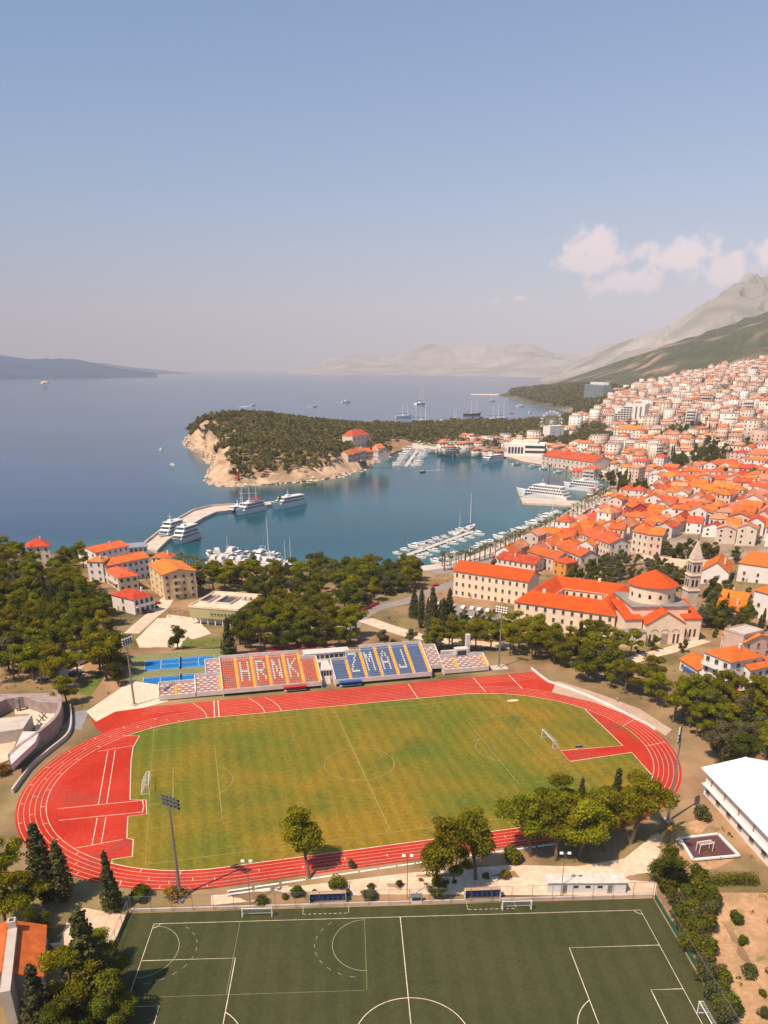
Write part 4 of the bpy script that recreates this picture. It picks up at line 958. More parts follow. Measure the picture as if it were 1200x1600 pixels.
def house(name, label, A, B, depth, h, roof='hip', rh=2.5, wm=PLAST, rm=TILE, wins=None, floors=2, ww=1.0, wh=1.4, style='plain', ov=.5, axis='x', balcony=None, door=True, chim=1, z=None, cat='house', group=None, w=None, loc=None, rz=None):
    if loc is None: loc, L, rz = frame_from(A, B, depth, z)
    else: L = w
    t = thing(name, label, cat, loc, rz, group); d = depth; b = MB(); b.box(-L/2, L/2, -d/2, d/2, -1.5, h)
    if roof == 'gable':
        if axis == 'x':
            for s in (-1, 1): b.add([(s*L/2, -d/2, h), (s*L/2, d/2, h), (s*L/2, 0, h+rh)], [(0, 1, 2)])
        else:
            for s in (-1, 1): b.add([(-L/2, s*d/2, h), (L/2, s*d/2, h), (0, s*d/2, h+rh)], [(0, 1, 2)])
    if roof == 'shed':
        b.add([(-L/2,-d/2,h),(L/2,-d/2,h),(L/2,d/2,h),(-L/2,d/2,h),(L/2,d/2,h+rh-.1),(-L/2,d/2,h+rh-.1)], [(2,3,5,4),(1,2,4),(3,0,5)])
    b.build('wall', wm, t)
    ro = roof_mb(L, d, h, roof, rh, ov, axis=axis).build('roof', rm, t)
    rg = random.Random(int(loc[0]*7+loc[1]*13))
    for k in range(chim if roof != 'flat' else 0):
        cx, cy_ = rg.uniform(-.3, .3)*L, rg.uniform(-.25, .25)*d; b = MB(); b.box(cx-.35, cx+.35, cy_-.35, cy_+.35, h, h+rh+.7); b.box(cx-.45, cx+.45, cy_-.45, cy_+.45, h+rh+.7, h+rh+.85); b.build('chimney', wm, ro)
    fh = h/floors
    windows(t, L, d, wins or {'f': (floors, max(2, int(L/3.2))), 'r': (floors, max(2, int(d/3.4))), 'l': (floors, max(2, int(d/3.4)))}, 0, fh, ww, wh, style, sill=max(.5, (fh-wh)*.5))
    if door: b = MB(); b.box(-L*.25-.5, -L*.25+.5, -d/2-.07, -d/2+.05, 0, 2.1); b.build('door', FRAME, t)
    for side, r, w0, w1 in (balcony or []):
        b = MB(); z0 = fh*r-.02
        if side == 'f': b.box(-L/2+w0*L, -L/2+w1*L, -d/2-1.4, -d/2, z0-.18, z0); b.box(-L/2+w0*L, -L/2+w1*L, -d/2-1.4, -d/2-1.3, z0, z0+1.0)
        else:
            s = 1 if side == 'r' else -1; xa, xb = sorted((s*L/2, s*(L/2+1.4))); xo = s*(L/2+1.35); b.box(xa, xb, -d/2+w0*d, -d/2+w1*d, z0-.18, z0); b.box(min(xo, xo-s*.1), max(xo, xo-s*.1), -d/2+w0*d, -d/2+w1*d, z0, z0+1.0)
        b.build('balcony', wm, t)
    block_rect(loc, L, d, rz); return t

# ---- monastery: west wing and the four ranges round a court
TILEM = mat('new_orange_tiles', (.66, .088, .009), .85, .14, .3, bump=.6, wave=3.2)
house('monastery_wing', 'long cream wing with three rows of windows and orange roof by harbour road', (708, 931), (822, 946), 13, 12.4, 'gable', 3.4, STONE, TILEM, {'f': (3, 11), 'l': (3, 3)}, 3, .95, 1.5, 'plain', cat='monastery', chim=0, ov=.6)
def ring_building():
    loc, L, rz = frame_from((802, 979), (957, 997), 40); d = 40.0; wg = 11.0; h = 11.0; rh = 3.8
    t = thing('monastery_cloister', 'cream monastery with orange roofs around a square courtyard', 'monastery', loc, rz); x, y = L/2, d/2
    b = MB(); b.box(-x, x, -y, -y+wg, -1.5, h); b.build('wall', STONE, t); b = MB(); b.box(-x, x, y-wg, y, -1.5, h); b.build('wall', STONE, t)
    b = MB(); b.box(-x, -x+wg, -y+wg, y-wg, -1.5, h); b.build('wall', STONE, t); b = MB(); b.box(x-wg, x, -y+wg, y-wg, -1.5, h); b.build('wall', STONE, t)
    o = .6; e = h-.35
    def rng_(k, z): return [(-x+k, -y+k, z), (x-k, -y+k, z), (x-k, y-k, z), (-x+k, y-k, z)]
    b = MB(); v = rng_(-o, e)+rng_(wg/2, h+rh)+rng_(wg+o*.5, e); f = []
    for i in range(4): j = (i+1) % 4; f += [(i, j, 4+j, 4+i), (4+i, 4+j, 8+j, 8+i), (j, i, 8+i, 8+j)]
    b.add(v, f); ro = b.build('roof', TILEM, t)
    for cx, cy_ in ((x*.2, y-wg/2), (-x*.5, -y+wg/2)): b = MB(); b.box(cx-.6, cx+.6, cy_-.5, cy_+.5, h+rh-1.5, h+rh+1.1); b.build('chimney', STONE, ro)
    windows(t, L, d, {'f': (3, 11), 'l': (3, 9), 'r': (2, 8)}, 0, 3.6, .95, 1.5, sill=1.1)
    me = win_mesh(.95, 1.5)
    for i in range(6): obj('window', me, t, (-x+wg+(L-2*wg)*(i+.5)/6, y-wg-.03, 8.4), 0)
    block_rect(loc, L, d, rz, 2); return loc, L, rz
ring_building()

# ---- church with round drum, and bell tower
def church():
    loc, L, rz = frame_from((1006, 1008), (1067, 1006), 34); t = thing('church', 'cream stone church with round drum and orange conical roof', 'church', loc, rz); W = L
    y0 = -17.0; he = 8.0; ha = 12.6
    b = MB(); b.box(-W/2, W/2, y0, y0+12, -2, he)
    for yy in (y0, y0+12): b.add([(-W/2, yy, he), (W/2, yy, he), (0, yy, ha)], [(0, 1, 2)])
    b.build('front_nave', STONE, t); b = MB(); b.M = Matrix.Translation((0, y0+6, 0)); r = roof_mb(W, 12, he, 'gable', ha-he, .35, axis='y'); b.add(r.v, r.f); b.build('nave_roof', TILEM, t)
    b = MB(); b.box(-10.8, 10.8, y0+7, y0+28, -2, 12.6); b.build('crossing_block', STONE, t)
    b = MB(); b.box(-11.3, 11.3, y0+6.5, y0+28.5, 12.6, 13.1); b.build('cornice', GREYST, t)
    b = MB(); c = (0, y0+17.5); b.lathe([(8.7, 13.1), (8.7, 19.0), (9.1, 19.1), (9.1, 19.6)], 40, c); b.build('drum', STONE, t)
    b = MB(); b.lathe([(9.5, 19.45), (5.0, 22.2), (.15, 24.6)], 40, c); b.build('cone_roof', TILEM, t)
    for k in range(14):
        a = 2*math.pi*k/14; w = MB(); w.box(-.5, .5, -.1, .15, 0, 1.0); w.prism([(-.5, -.1), (.5, -.1), (.5, .1), (-.5, .1)], 0, .2); w.lathe([(.01, 1.0)], 3) if False else None
        w.add([(.5*math.cos(math.pi*i/6), -.1, 1.0+.5*math.sin(math.pi*i/6)) for i in range(7)], [tuple(range(7))]); o = w.build('window', GLASS, t); o.location = (c[0]+8.72*math.sin(a), c[1]-8.72*math.cos(a), 15.2); o.rotation_euler = (0, 0, a)
    for s, xx in ((-1, -W/2-7.2), (1, W/2+.6)):
        b = MB(); b.box(xx, xx+6.6, y0+3, y0+20, -2, 9.2); b.build('aisle', STONE, t)
        b = MB(); b.add([(xx-.3, y0+2.6, 9.0), (xx+6.9, y0+2.6, 9.0), (xx+6.9, y0+20.3, 12.0), (xx-.3, y0+20.3, 12.0), (xx-.3, y0+2.6, 9.3), (xx+6.9, y0+2.6, 9.3), (xx+6.9, y0+20.3, 12.3), (xx-.3, y0+20.3, 12.3)], [(3,2,1,0),(4,5,6,7),(0,1,5,4),(1,2,6,5),(2,3,7,6),(3,0,4,7)]); b.build('aisle_roof', TILEM, t)
    b = MB(); b.box(-W/2-9.5, -W/2-.2, y0-1.5, y0+3, -2, 5.4); b.build('porch', STONE, t); b = MB(); b.box(-W/2-9.8, -W/2-.2, y0-1.8, y0+3, 5.4, 5.7); b.build('porch_cornice', GREYST, t)
    for x in (-5.6, -4.0, 3.6, 5.2): b = MB(); b.box(x-.4, x+.4, y0-.06, y0+.05, .6, 4.2); b.build('window', GLASS, t)
    b = MB(); b.box(-1.3, 1.3, y0-.08, y0+.05, 0, 4.4); b.build('door', FRAME, t)
    for k in range(3):
        b = MB(); b.add([(-4+4*k+1.5*math.cos(math.pi*i/10), y0-.12, 4.9+1.2*math.sin(math.pi*i/10)) for i in range(11)]+[(-4+4*k+1.25*math.cos(math.pi*i/10), y0-.12, 4.9+.98*math.sin(math.pi*i/10)) for i in range(11)], [(i, i+1, 12+i, 11+i) for i in range(10)]); b.build('blind_arch', GREYST, t)
    for x in (W/2+1.6, W/2+3.4, W/2+5.2): b = MB(); b.box(x-.4, x+.4, y0+2.94, y0+3.02, 2.0, 5.0); b.build('window', GLASS, t)
    block_rect(loc, 34, 40, rz, 1)
church()
def bell_tower():
    p = at(1080, 985); t = thing('bell_tower', 'tall stone bell tower with pointed spire behind the church', 'bell tower', (p[0]+4.5, p[1]+18, zt(p[0]+4.5, p[1]+18)), .12); s = 2.35
    z = -1
    for i, (zz, k) in enumerate(((12.4, 1.0), (18.6, .95), (24.2, .90))):
        b = MB(); b.box(-s*k, s*k, -s*k, s*k, z, zz); b.build('shaft_stage', mat('weathered_stone', (.60, .47, .37), .9, .14, .5, bump=.4), t); b = MB(); b.box(-s*k-.35, s*k+.35, -s*k-.35, s*k+.35, zz, zz+.5); b.build('cornice', STONE, t); z = zz+.5
    for zz, k in ((14.2, .95), (20.2, .90)):
        for f in range(4):
            for x in (-.85, .85):
                b = MB(); b.box(x-.5, x+.5, -s*k-.04, -s*k+.1, zz, zz+2.4); b.add([(x+.5*math.cos(math.pi*i/8), -s*k-.04, zz+2.4+.5*math.sin(math.pi*i/8)) for i in range(9)], [tuple(range(9))]); o = b.build('arched_opening', DARK, t); o.rotation_euler = (0, 0, f*math.pi/2)
    b = MB(); q = s*.86; b.add([(-q, -q, 24.7), (q, -q, 24.7), (q, q, 24.7), (-q, q, 24.7), (-q, -q, 25.6), (q, -q, 25.6), (q, q, 25.6), (-q, q, 25.6), (0, 0, 33.4)], [(0,1,5,4),(1,2,6,5),(2,3,7,6),(3,0,4,7),(4,5,8),(5,6,8),(6,7,8),(7,4,8)]); b.build('spire', MATS['weathered_stone'], t)
    b = MB(); b.lathe([(.3, 33.0), (.32, 33.5), (.05, 33.8)], 8); b.bar((0, 0, 33.7), (0, 0, 35.2), .12, .12); b.bar((-.5, 0, 34.6), (.5, 0, 34.6), .12, .12); b.build('cross', DARK, t)
    block_rect(t.location, 7, 7, 0)
bell_tower()

# ---- houses east of the church
house('house', 'big white corner house with bright orange roof and balconies below the church', (1093, 1067), (1133, 1085), 13.5, 11.0, 'hip', 2.6, PLASTW, TILEY, {'f': (3, 3), 'r': (3, 2)}, 3, 1.3, 1.4, balcony=[('f', 1, .05, .6), ('f', 2, .05, .6), ('r', 1, .55, 1), ('r', 2, .55, 1)])
house('house', 'low cottage with ochre roof and blue awning below the church', (1061, 1046), (1088, 1063), 9.5, 3.8, 'gable', 1.8, PLASTW, TILEY, {'f': (1, 3), 'l': (1, 2)}, 1, 1.2, 1.2)
aw = at(1074, 1054); a_ = thing('awning', 'blue awning on the front of the ochre-roofed cottage', 'awning', (aw[0]+.6, aw[1]-.4, aw[2]+2.5), frame_from((1061, 1046), (1088, 1063), 9.5)[2])
b = MB(); b.add([(-2.6, -1.6, -.5), (2.6, -1.6, -.5), (2.6, 0, 0), (-2.6, 0, 0), (-2.6, -1.6, -.6), (2.6, -1.6, -.6), (2.6, 0, -.1), (-2.6, 0, -.1)], [(0,1,2,3),(7,6,5,4),(0,4,5,1),(1,5,6,2),(2,6,7,3),(3,7,4,0)]); b.build('canvas', BLUEP, a_)
b = MB(); b.tube((-2.5, -1.5, -2.4), (-2.5, -1.5, -.6), .04, n=5); b.build('pole', METAL, a_); b = MB(); b.tube((2.5, -1.5, -2.4), (2.5, -1.5, -.6), .04, n=5); b.build('pole', METAL, a_)
house('house', 'pinkish house with red-orange roof right behind the white corner house', (1124, 1016), (1158, 1030), 13, 6.6, 'gable', 2.2, PLASTP, TILE, {'f': (2, 4), 'r': (2, 3)}, 2)
house('house', 'stone house block with flat parapet at right of the pinkish house', (1156, 1030), (1186, 1022), 8, 8.6, 'flat', 0, PLASTP, CONC, {'f': (3, 3)}, 3, 1.0, 1.3)
house('house', 'orange double-gabled house among trees right of the bell tower', (1117, 968), (1158, 972), 9, 5.0, 'gable', 3.2, PLAST, TILEY, {'f': (1, 4), 'r': (1, 2)}, 1)
house('house', 'low annexe with orange roof behind the double-gabled house', (1122, 950), (1162, 955), 8, 5.0, 'gable', 2.6, PLAST, TILEY, {'f': (1, 3)}, 1)
house('house', 'orange-roofed hall with skylight directly behind the bell tower', (1094, 912), (1136, 914), 22, 6.5, 'gable', 4.6, PLASTW, TILEY, {'f': (1, 3), 'r': (2, 3)}, 2, axis='y')
house('house', 'tall white modern house with slanted orange roof beside the slim cypress', (1172, 962), (1212, 972), 24, 11.0, 'shed', 3.2, PLASTW, TILEY, {'f': (2, 2), 'l': (2, 3)}, 3, 1.2, 1.3)
house('house', 'white modern villa with stepped orange roof above the tall white house', (1150, 908), (1215, 914), 18, 9.0, 'shed', 2.6, PLASTW, TILEY, {'f': (2, 3), 'l': (2, 2)}, 3, 1.0, 1.4)
house('house', 'low shop with red roof under the white corner house', (1130, 1090), (1150, 1092), 4, 2.6, 'shed', .7, PLAST, TILE, {'f': (1, 1)}, 1, chim=0)
house('house', 'tall cream house beside the white corner house at frame edge', (1166, 1084), (1198, 1076), 9, 8.0, 'gable', 2.2, PLASTW, TILEY, {'f': (2, 3), 'l': (2, 2)}, 2, 1.1, 1.5, balcony=[('f', 1, .05, .95)])

# ---- buildings by the sea on the west side
house('villa', 'lone villa with red-orange hip roof among the seaside pines', (46, 884), (82, 884), 11, 11.0, 'hip', 3.6, PLAST, TILE, {'f': (3, 3), 'r': (3, 2)}, 3, cat='villa')
house('hotel', 'white hotel front wing with long orange roof', (168, 910), (236, 902), 12, 10.5, 'gable', 2.2, PLASTW, TILE, {'f': (3, 8), 'l': (3, 3)}, 3, 1.0, 1.3, cat='hotel')
house('hotel', 'white hotel rear wing with terrace and short orange roof', (152, 884), (204, 878), 15, 9.5, 'gable', 2.0, PLASTW, TILE, {'f': (3, 6), 'l': (3, 3)}, 3, 1.0, 1.3, cat='hotel')
house('hotel', 'narrow white stair tower with small red roof at hotel corner', (140, 908), (164, 910), 9, 10.5, 'hip', 1.6, PLASTW, TILE, {'f': (3, 2), 'l': (3, 2)}, 3, .9, 1.2, cat='hotel')
house('hotel', 'glazed grey-roofed hotel pavilion nearest the pier', (196, 873), (232, 872), 12, 7.0, 'gable', 1.4, PLASTW, mat('grey_sheet_roof', (.26, .28, .31), .5, .1, .3), {'f': (2, 5)}, 2, 1.2, 1.6, cat='hotel', chim=0)
house('hotel', 'small orange-roofed annexe between the hotel and the pier', (238, 886), (268, 888), 11, 6.0, 'hip', 2.2, PLASTW, TILE, {'f': (2, 4)}, 2, cat='hotel')
house('house', 'cream cottage with orange hip roof in front of the hotel', (168, 911), (187, 924), 9.5, 7.0, 'hip', 1.8, PLAST, TILE, {'f': (2, 2), 'r': (2, 3)}, 2, 1.3, 1.4, balcony=[('f', 1, .1, .9)])
house('apartment_block', 'tall yellow apartment block with orange roof and recessed balconies', (237, 921), (258, 938), 15.5, 12.4, 'gable', 1.8, PLASTY, TILE, {'f': (4, 3), 'r': (4, 4)}, 4, 1.1, 1.3, cat='apartments', balcony=[('r', r, .28, .5) for r in (1, 2, 3)])
house('house', 'white villa with orange hip roof and rows of balcony doors', (177, 951), (212, 961), 10.5, 6.8, 'hip', 2.4, PLASTW, TILE, {'f': (2, 1), 'r': (2, 4)}, 2, 1.2, 1.8, balcony=[('r', 1, .05, .95)])
def flat_school():
    loc, L, rz = frame_from((298, 975), (374, 981), 24); d = 24; t = thing('pavilion', 'olive flat-roofed pavilion with roof wells behind the trees', 'building', loc, rz); x = L/2
    b = MB(); b.box(-x+2, x-2, -d/2+3, d/2, -1, 3.0); b.build('ground_floor', PLASTW, t); OL = mat('olive_render', (.36, .34, .17), .9, .06, .4)
    for i in range(7): b = MB(); b.box(-x+1+i*(L-2)/6-.2, -x+1+i*(L-2)/6+.2, -d/2+.6, -d/2+1.0, -1, 3.0); b.build('column', PLASTW, t)
    b = MB(); b.box(-x, x, -d/2, d/2, 3.0, 7.2); b.build('upper_storey', OL, t)
    b = MB(); b.box(-x-.2, x+.2, -d/2-.2, d/2+.2, 7.2, 7.5); b.build('roof_slab', SAND, t)
    for a in ((-x-.2, x+.2, -d/2-.2, -d/2+.2), (-x-.2, x+.2, d/2-.2, d/2+.2), (-x-.2, -x+.2, -d/2+.2, d/2-.2), (x-.2, x+.2, -d/2+.2, d/2-.2)): b = MB(); b.box(*a, 7.5, 8.0); b.build('parapet', SAND, t)
    for cx, w in ((-x+3.2, 2.0), (1.0, 3.2)):
        b = MB(); b.box(cx-w-.3, cx-w, -5, 6, 7.5, 8.3); b.box(cx+w, cx+w+.3, -5, 6, 7.5, 8.3); b.box(cx-w, cx+w, -5.3, -5, 7.5, 8.3); b.box(cx-w, cx+w, 6, 6.3, 7.5, 8.3); b.build('light_well_rim', SAND, t); b = MB(); b.box(cx-w, cx+w, -5, 6, 7.5, 7.56); b.build('skylight', GLASS, t)
    for i in range(2): b = MB(); b.box(x-5+i*2.4, x-3.4+i*2.4, 2, 4.5, 7.5, 8.9); b.build('vent_box', CONC, t)
    me = win_mesh(.8, .9)
    for i in range(7): obj('window', me, t, (-1+i*(x-1)/6.5, -d/2-.03, 4.6), 0)
    block_rect(loc, L, d, rz)
flat_school()
# ---- amphitheatre-like stone complex west of the track
def stone_theatre():
    o = at(60, 1130); t = thing('walled_terrace', 'roofless stone complex with curved wall west of the track', 'ruin', (o[0], o[1], 0))
    def Wl(L, z=0): return [tuple(np.array(at(a, b_, z)[:2])-np.array(o[:2])) for a, b_ in L]
    line = smooth_line(Wl([(88, 1098), (97, 1112), (95, 1134), (82, 1152), (58, 1172), (34, 1190), (20, 1204)]), 4)
    for a, b_ in zip(line[:-1], line[1:]): m = MB(); m.bar((*a, 2.2), (*b_, 2.2), 1.0, 5.0); m.build('wall_section', mat('mauve_grey_stone', (.33, .25, .23), .95, .22, .5, bump=.5), t)
    line = smooth_line(Wl([(110, 1106), (112, 1130), (106, 1152), (78, 1176), (50, 1200), (20, 1240)]), 4)
    for a, b_ in zip(line[:-1], line[1:]): m = MB(); m.bar((*a, .6), (*b_, .6), .5, 1.4); m.build('kerb_section', CONC, t)
    m = MB(); m.prism(Wl([(18, 1198), (56, 1162), (62, 1146), (36, 1146), (16, 1186)], 4.0), 3.0, 4.6); m.build('white_roof', STW, t)
    m = MB(); m.prism(Wl([(0, 1122), (50, 1117), (36, 1138), (-12, 1146), (-20, 1130)], 4.0), -.5, 4.0); m.build('flat_roof_room', CONC, t)
    m = MB(); m.prism(Wl([(-30, 1090), (0, 1082), (88, 1080), (92, 1096), (60, 1094), (36, 1086), (8, 1090), (-30, 1110)], 4.5), -1, 4.0); m.build('gallery', MATS['mauve_grey_stone'], t)
    m = MB(); m.prism(Wl([(22, 1102), (60, 1096), (84, 1108), (88, 1122), (58, 1150), (46, 1116), (24, 1118)]), -.5, .35); m.build('paved_floor', SAND, t)
    m = MB(); m.prism(Wl([(-40, 1150), (34, 1142), (14, 1190), (-40, 1210)]), -.5, .5); m.build('lower_floor', PATHM, t)
    for i in range(6):
        L = Wl([(60-i*.5, 1098+i*1.6), (76, 1110+i*1.2), (86, 1110+i*1.5)]); m = MB(); [m.bar((*a, .35+(5-i)*.35/2), (*b_, .35+(5-i)*.35/2), .7, (5-i)*.35+.1) for a, b_ in zip(L[:-1], L[1:])]; m.build('step', SAND, t)
    for q in ((30, 1112), (43, 1100), (54, 1100)): p = Wl([q])[0]; m = MB(); m.box(p[0]-.5, p[0]+.5, p[1]-.5, p[1]+.5, 0, 4.2 if q[0] < 40 else 3.0); m.build('pillar', GREYST if q[0] < 40 else WHITE, t)
    for q in ((66, 1128), (70, 1124), (62, 1134)): p = Wl([q])[0]; m = MB(); m.bar((p[0]-.8, p[1], .3), (p[0]+.8, p[1], 2.2), .2, .2); m.bar((p[0]+.8, p[1], .3), (p[0]-.8, p[1]+.4, 2.0), .2, .2); m.build('stage_frame', DARK, t)
    BLOCK.append(px_poly([(-60, 1075), (112, 1080), (115, 1150), (60, 1200), (-60, 1240)]))
stone_theatre()
# ---- house at the lower left corner
def corner_house():
    # ridge runs away from camera; eave on the right
    z = -1.5; a = unproj(64, 1566, z); loc = (a[0]-7.0, a[1]+5.4, z); rz = .34
    t = thing('house', 'old house with orange tiled roof at the lower left corner', 'house', loc, rz)
    L, d, h = 11.0, 13.0, 4.6; b = MB(); b.box(-L/2, L/2, -d/2, d/2, -1, h)
    for s in (-1, 1): b.add([(-L/2, s*d/2, h), (L/2, s*d/2, h), (0, s*d/2, h+2.6)], [(0, 1, 2)])
    b.build('wall', CONC, t); ro = roof_mb(L, d, h, 'gable', 2.6, .5, axis='y').build('roof', mat('old_house_tiles', (.66, .15, .035), .85, .25, .5, bump=.8, wave=2.2, det=8), t)
    m = MB(); m.box(.2, 1.7, -d/2-5.5, 4.0, 0, h+2.9); m.build('parapet_wall', CONC, t); m = MB(); m.box(.3, 1.6, 4.0, 5.4, h, h+4.2); m.build('chimney', CONC, ro); m = MB(); m.box(.6, 1.3, 4.3, 5.1, h+4.2, h+4.25); m.build('flue', DARK, ro)
    m = MB(); m.box(-L/2, -3.2, -d/2-5.0, -d/2, -1, 2.4); m.build('lean_to', CONC, t); m = MB(); m.box(-L/2-.3, -3.3, -d/2-5.3, -d/2+.0, 2.4, 2.6); m.build('lean_to_roof', DARK, t)
    me = win_mesh(.8, 1.2); obj('window', me, t, (3.6, -d/2-.03, 2.0), 0); obj('window', me, t, (-4.6, -d/2-5.03, .6), 0)
    for yy in (-4, 0, 4): obj('window', me, t, (L/2+.03, yy, 1.8), math.pi/2)
    block_rect(loc, L+2, d+4, rz)
corner_house()
# ---- gym with white roof at the right
def gym():
    a = at(1099, 1240, 0); b2 = at(1206, 1358, 0); v = Vector((b2[0]-a[0], b2[1]-a[1])); L = v.length+14; rz = math.atan2(v.y, v.x); d = 19.0; n = Vector((-math.sin(rz), math.cos(rz)))
    u = v.normalized(); c = Vector(a[:2])+u*L/2+n*d/2; t = thing('sports_hall', 'long white sports hall with plain white gable roof', 'hall', (c.x, c.y, 0), rz)
    h = 6.6; b = MB(); b.box(-L/2, L/2, -d/2, d/2, -1, h)
    for s in (-1, 1): b.add([(s*L/2, -d/2, h), (s*L/2, d/2, h), (s*L/2, 0, h+2.2)], [(0, 1, 2)])
    b.build('wall', PLASTW, t); RW = mat('white_sheet_roof', (.80, .78, .76), .6, .03, .2); roof_mb(L, d, h, 'gable', 2.2, 1.1).build('roof', RW, t)
    me = win_mesh(1.5, 1.2)
    for i in range(9): obj('window', me, t, (-L/2+2+i*(L-4)/8, -d/2-.03, 1.0), 0)
    for i in range(7): m = MB(); x = -L/2+3+i*(L-6)/6; m.box(x-.25, x+.25, -d/2-.12, -d/2+.05, 3.6, 5.0); m.build('wall_bracket', mat('tan_wood', (.45, .27, .14), .8, .1, 1), t)
    m = MB(); m.box(-L/2, L/2, -d/2-.9, -d/2, 2.9, 3.1); m.build('canopy', WHITE, t)
    block_rect((c.x, c.y), L, d, rz)
gym()
# ---- white container by the path
cl, cL, crz = frame_from((855, 1396), (977, 1396), 3.0); ct = thing('container_row', 'long low white container shed behind the pitch fence', 'shed', cl, crz)
b = MB(); b.box(-cL/2, cL/2, -1.5, 1.5, -.6, 2.5); b.build('body', PLASTW, ct); b = MB(); b.box(-cL/2-.15, cL/2+.15, -1.7, 1.7, 2.5, 2.65); b.build('roof', mat('stained_white_roof', (.62, .54, .48), .8, .2, .8), ct)
for x in (-2.2, .2, 2.6): m = MB(); m.box(x-.5, x+.5, -1.54, -1.49, 1.3, 1.9); m.build('window', GLASS, ct)
for x in (-4.4, 4.6): m = MB(); m.box(x-.45, x+.45, -1.55, -1.49, 0, 2.0); m.build('door', METAL, ct)
block_rect(cl, cL, 4, crz)
# ---- dugouts on the turf side line
for (A, B, lab) in (((483, 1416), (541, 1414), 'blue-fronted dugout nearest the lone leaning pine'), ((727, 1410), (783, 1408), 'blue-fronted dugout below the pair of pines')):
    l, L, rz = frame_from(A, B, 1.8, TZ); d = thing('dugout', lab, 'dugout', l, rz, 'dugouts beside the turf pitch'); d.location.z += .05
    b = MB(); b.add([(-L/2,-.35,2.25),(L/2,-.35,2.25),(L/2,1.05,1.95),(-L/2,1.05,1.95),(-L/2,-.35,2.35),(L/2,-.35,2.35),(L/2,1.05,2.05),(-L/2,1.05,2.05)], [(3,2,1,0),(4,5,6,7),(0,1,5,4),(1,2,6,5),(2,3,7,6),(3,0,4,7)]); b.build('roof', mat('tan_roof_sheet', (.52, .36, .22), .8, .1, 1), d); b = MB(); b.box(-L/2, L/2, .9, 1.0, 0, 1.94); b.build('back_panel', BLUEP, d)
    for s in (-1, 1): b = MB(); x = s*(L/2-.05); b.box(x-.05, x+.05, -.3, .9, 0, 1.94); b.build('side_panel', WHITE, d)
    b = MB(); b.box(-L/2, L/2, -.75, -.55, 0, .45); b.build('kick_board', WHITE, d)
    for i in range(7): b = MB(); x = -L/2+.6+i*(L-1.2)/6; b.box(x-.2, x+.2, .35, .8, .4, .5); b.box(x-.2, x+.2, .72, .8, .5, .95); b.build('seat', SB, d)
l, L, rz = frame_from((643, 1413), (659, 1412.5), 1.2, TZ); d = thing('cabinet', 'small white timekeeper cabinet between the two dugouts', 'cabinet', l, rz); b = MB(); b.box(-L/2, L/2, -.5, .5, 0, 1.6); b.build('body', WHITE, d); b = MB(); b.box(-L/2-.1, L/2+.1, -.6, .6, 1.6, 1.7); b.build('roof', METAL, d); b = MB(); b.box(-L/2+.1, L/2-.1, -.53, -.49, .8, 1.4); b.build('window', GLASS, d)
# ================================================================== harbour
BW = mat('boat_gelcoat', (.78, .75, .72), .35, .04, .5, rnd=.06, spec=.5); BN = mat('navy_hull', (.03, .04, .07), .4, .1, .5); BTEAK = mat('teak_deck', (.42, .27, .16), .8, .15, 1); BCAN = mat('boat_canvas', (.10, .11, .15), .9, .15, 1, rnd=.5)
BRED = mat('red_hull', (.40, .05, .04), .5, .1, .5); BDARK = mat('brown_hull', (.10, .06, .045), .6, .15, .5); BYEL = mat('yellow_hull', (.75, .48, .03), .5, .1, .5)
def SL(px, py): x, y = unproj(px, py, SEA); return (x, y, SEA)
def slab(name, label, pxs, z1, m_=STONEP, cat=None, kind='structure', z0=-16, world=None):
    P = world or [unproj(a, b, SEA) for a, b in pxs]; b = MB(); b.prism(P, z0, z1); return b.build(name, m_, label=label, kind=kind)
PIER = [(214, 861), (262, 823), (300, 801), (330, 793.5), (368, 791), (428, 786.5), (432, 790), (404, 794), (372, 799), (338, 803), (318, 812), (290, 829), (262, 848), (246, 864)]
slab('pier', 'long pale breakwater pier bending out into the harbour mouth', PIER, -10.2)
pw = thing('parapet', 'low parapet wall along the seaward edge of the breakwater', 'wall', (*unproj(300, 801, SEA), -10.2)); L = [unproj(a, b, SEA) for a, b in [(217, 860.5), (263, 823.8), (301, 802), (330, 794.6), (367, 792.2)]]
for a, b_ in zip(L[:-1], L[1:]): m = MB(); o = pw.location; m.bar((a[0]-o.x+.8, a[1]-o.y-.5, .7), (b_[0]-o.x+.8, b_[1]-o.y-.5, .7), .9, 1.4); m.build('wall_section', STONEP, pw)
slab('pier', 'short pale stone pier where the white cruise yacht lies', [(813, 780), (905, 786), (908, 794), (816, 788)], -10.3)
slab('quay', 'pale quay of the harbour at the old town corner', [(890, 799.5), (905, 786), (933, 775), (953, 764), (958, 756), (985, 765), (960, 786), (925, 803)], -10.42)
slab('pontoon', 'floating pontoon of the near marina', [(622, 871), (738, 829.5), (741, 832), (628, 874)], -11.5, mat('pontoon_deck', (.52, .46, .41), .8, .1, .3))
slab('pontoon', 'floating pontoon of the far marina', [(631, 729), (650, 703), (655, 703), (637, 729)], -11.5, MATS['pontoon_deck'])
slab('spit', 'thin rocky mole at the far headland', [(735, 616), (780, 616), (780, 618), (736, 617.5)], -10.8, STONEP)
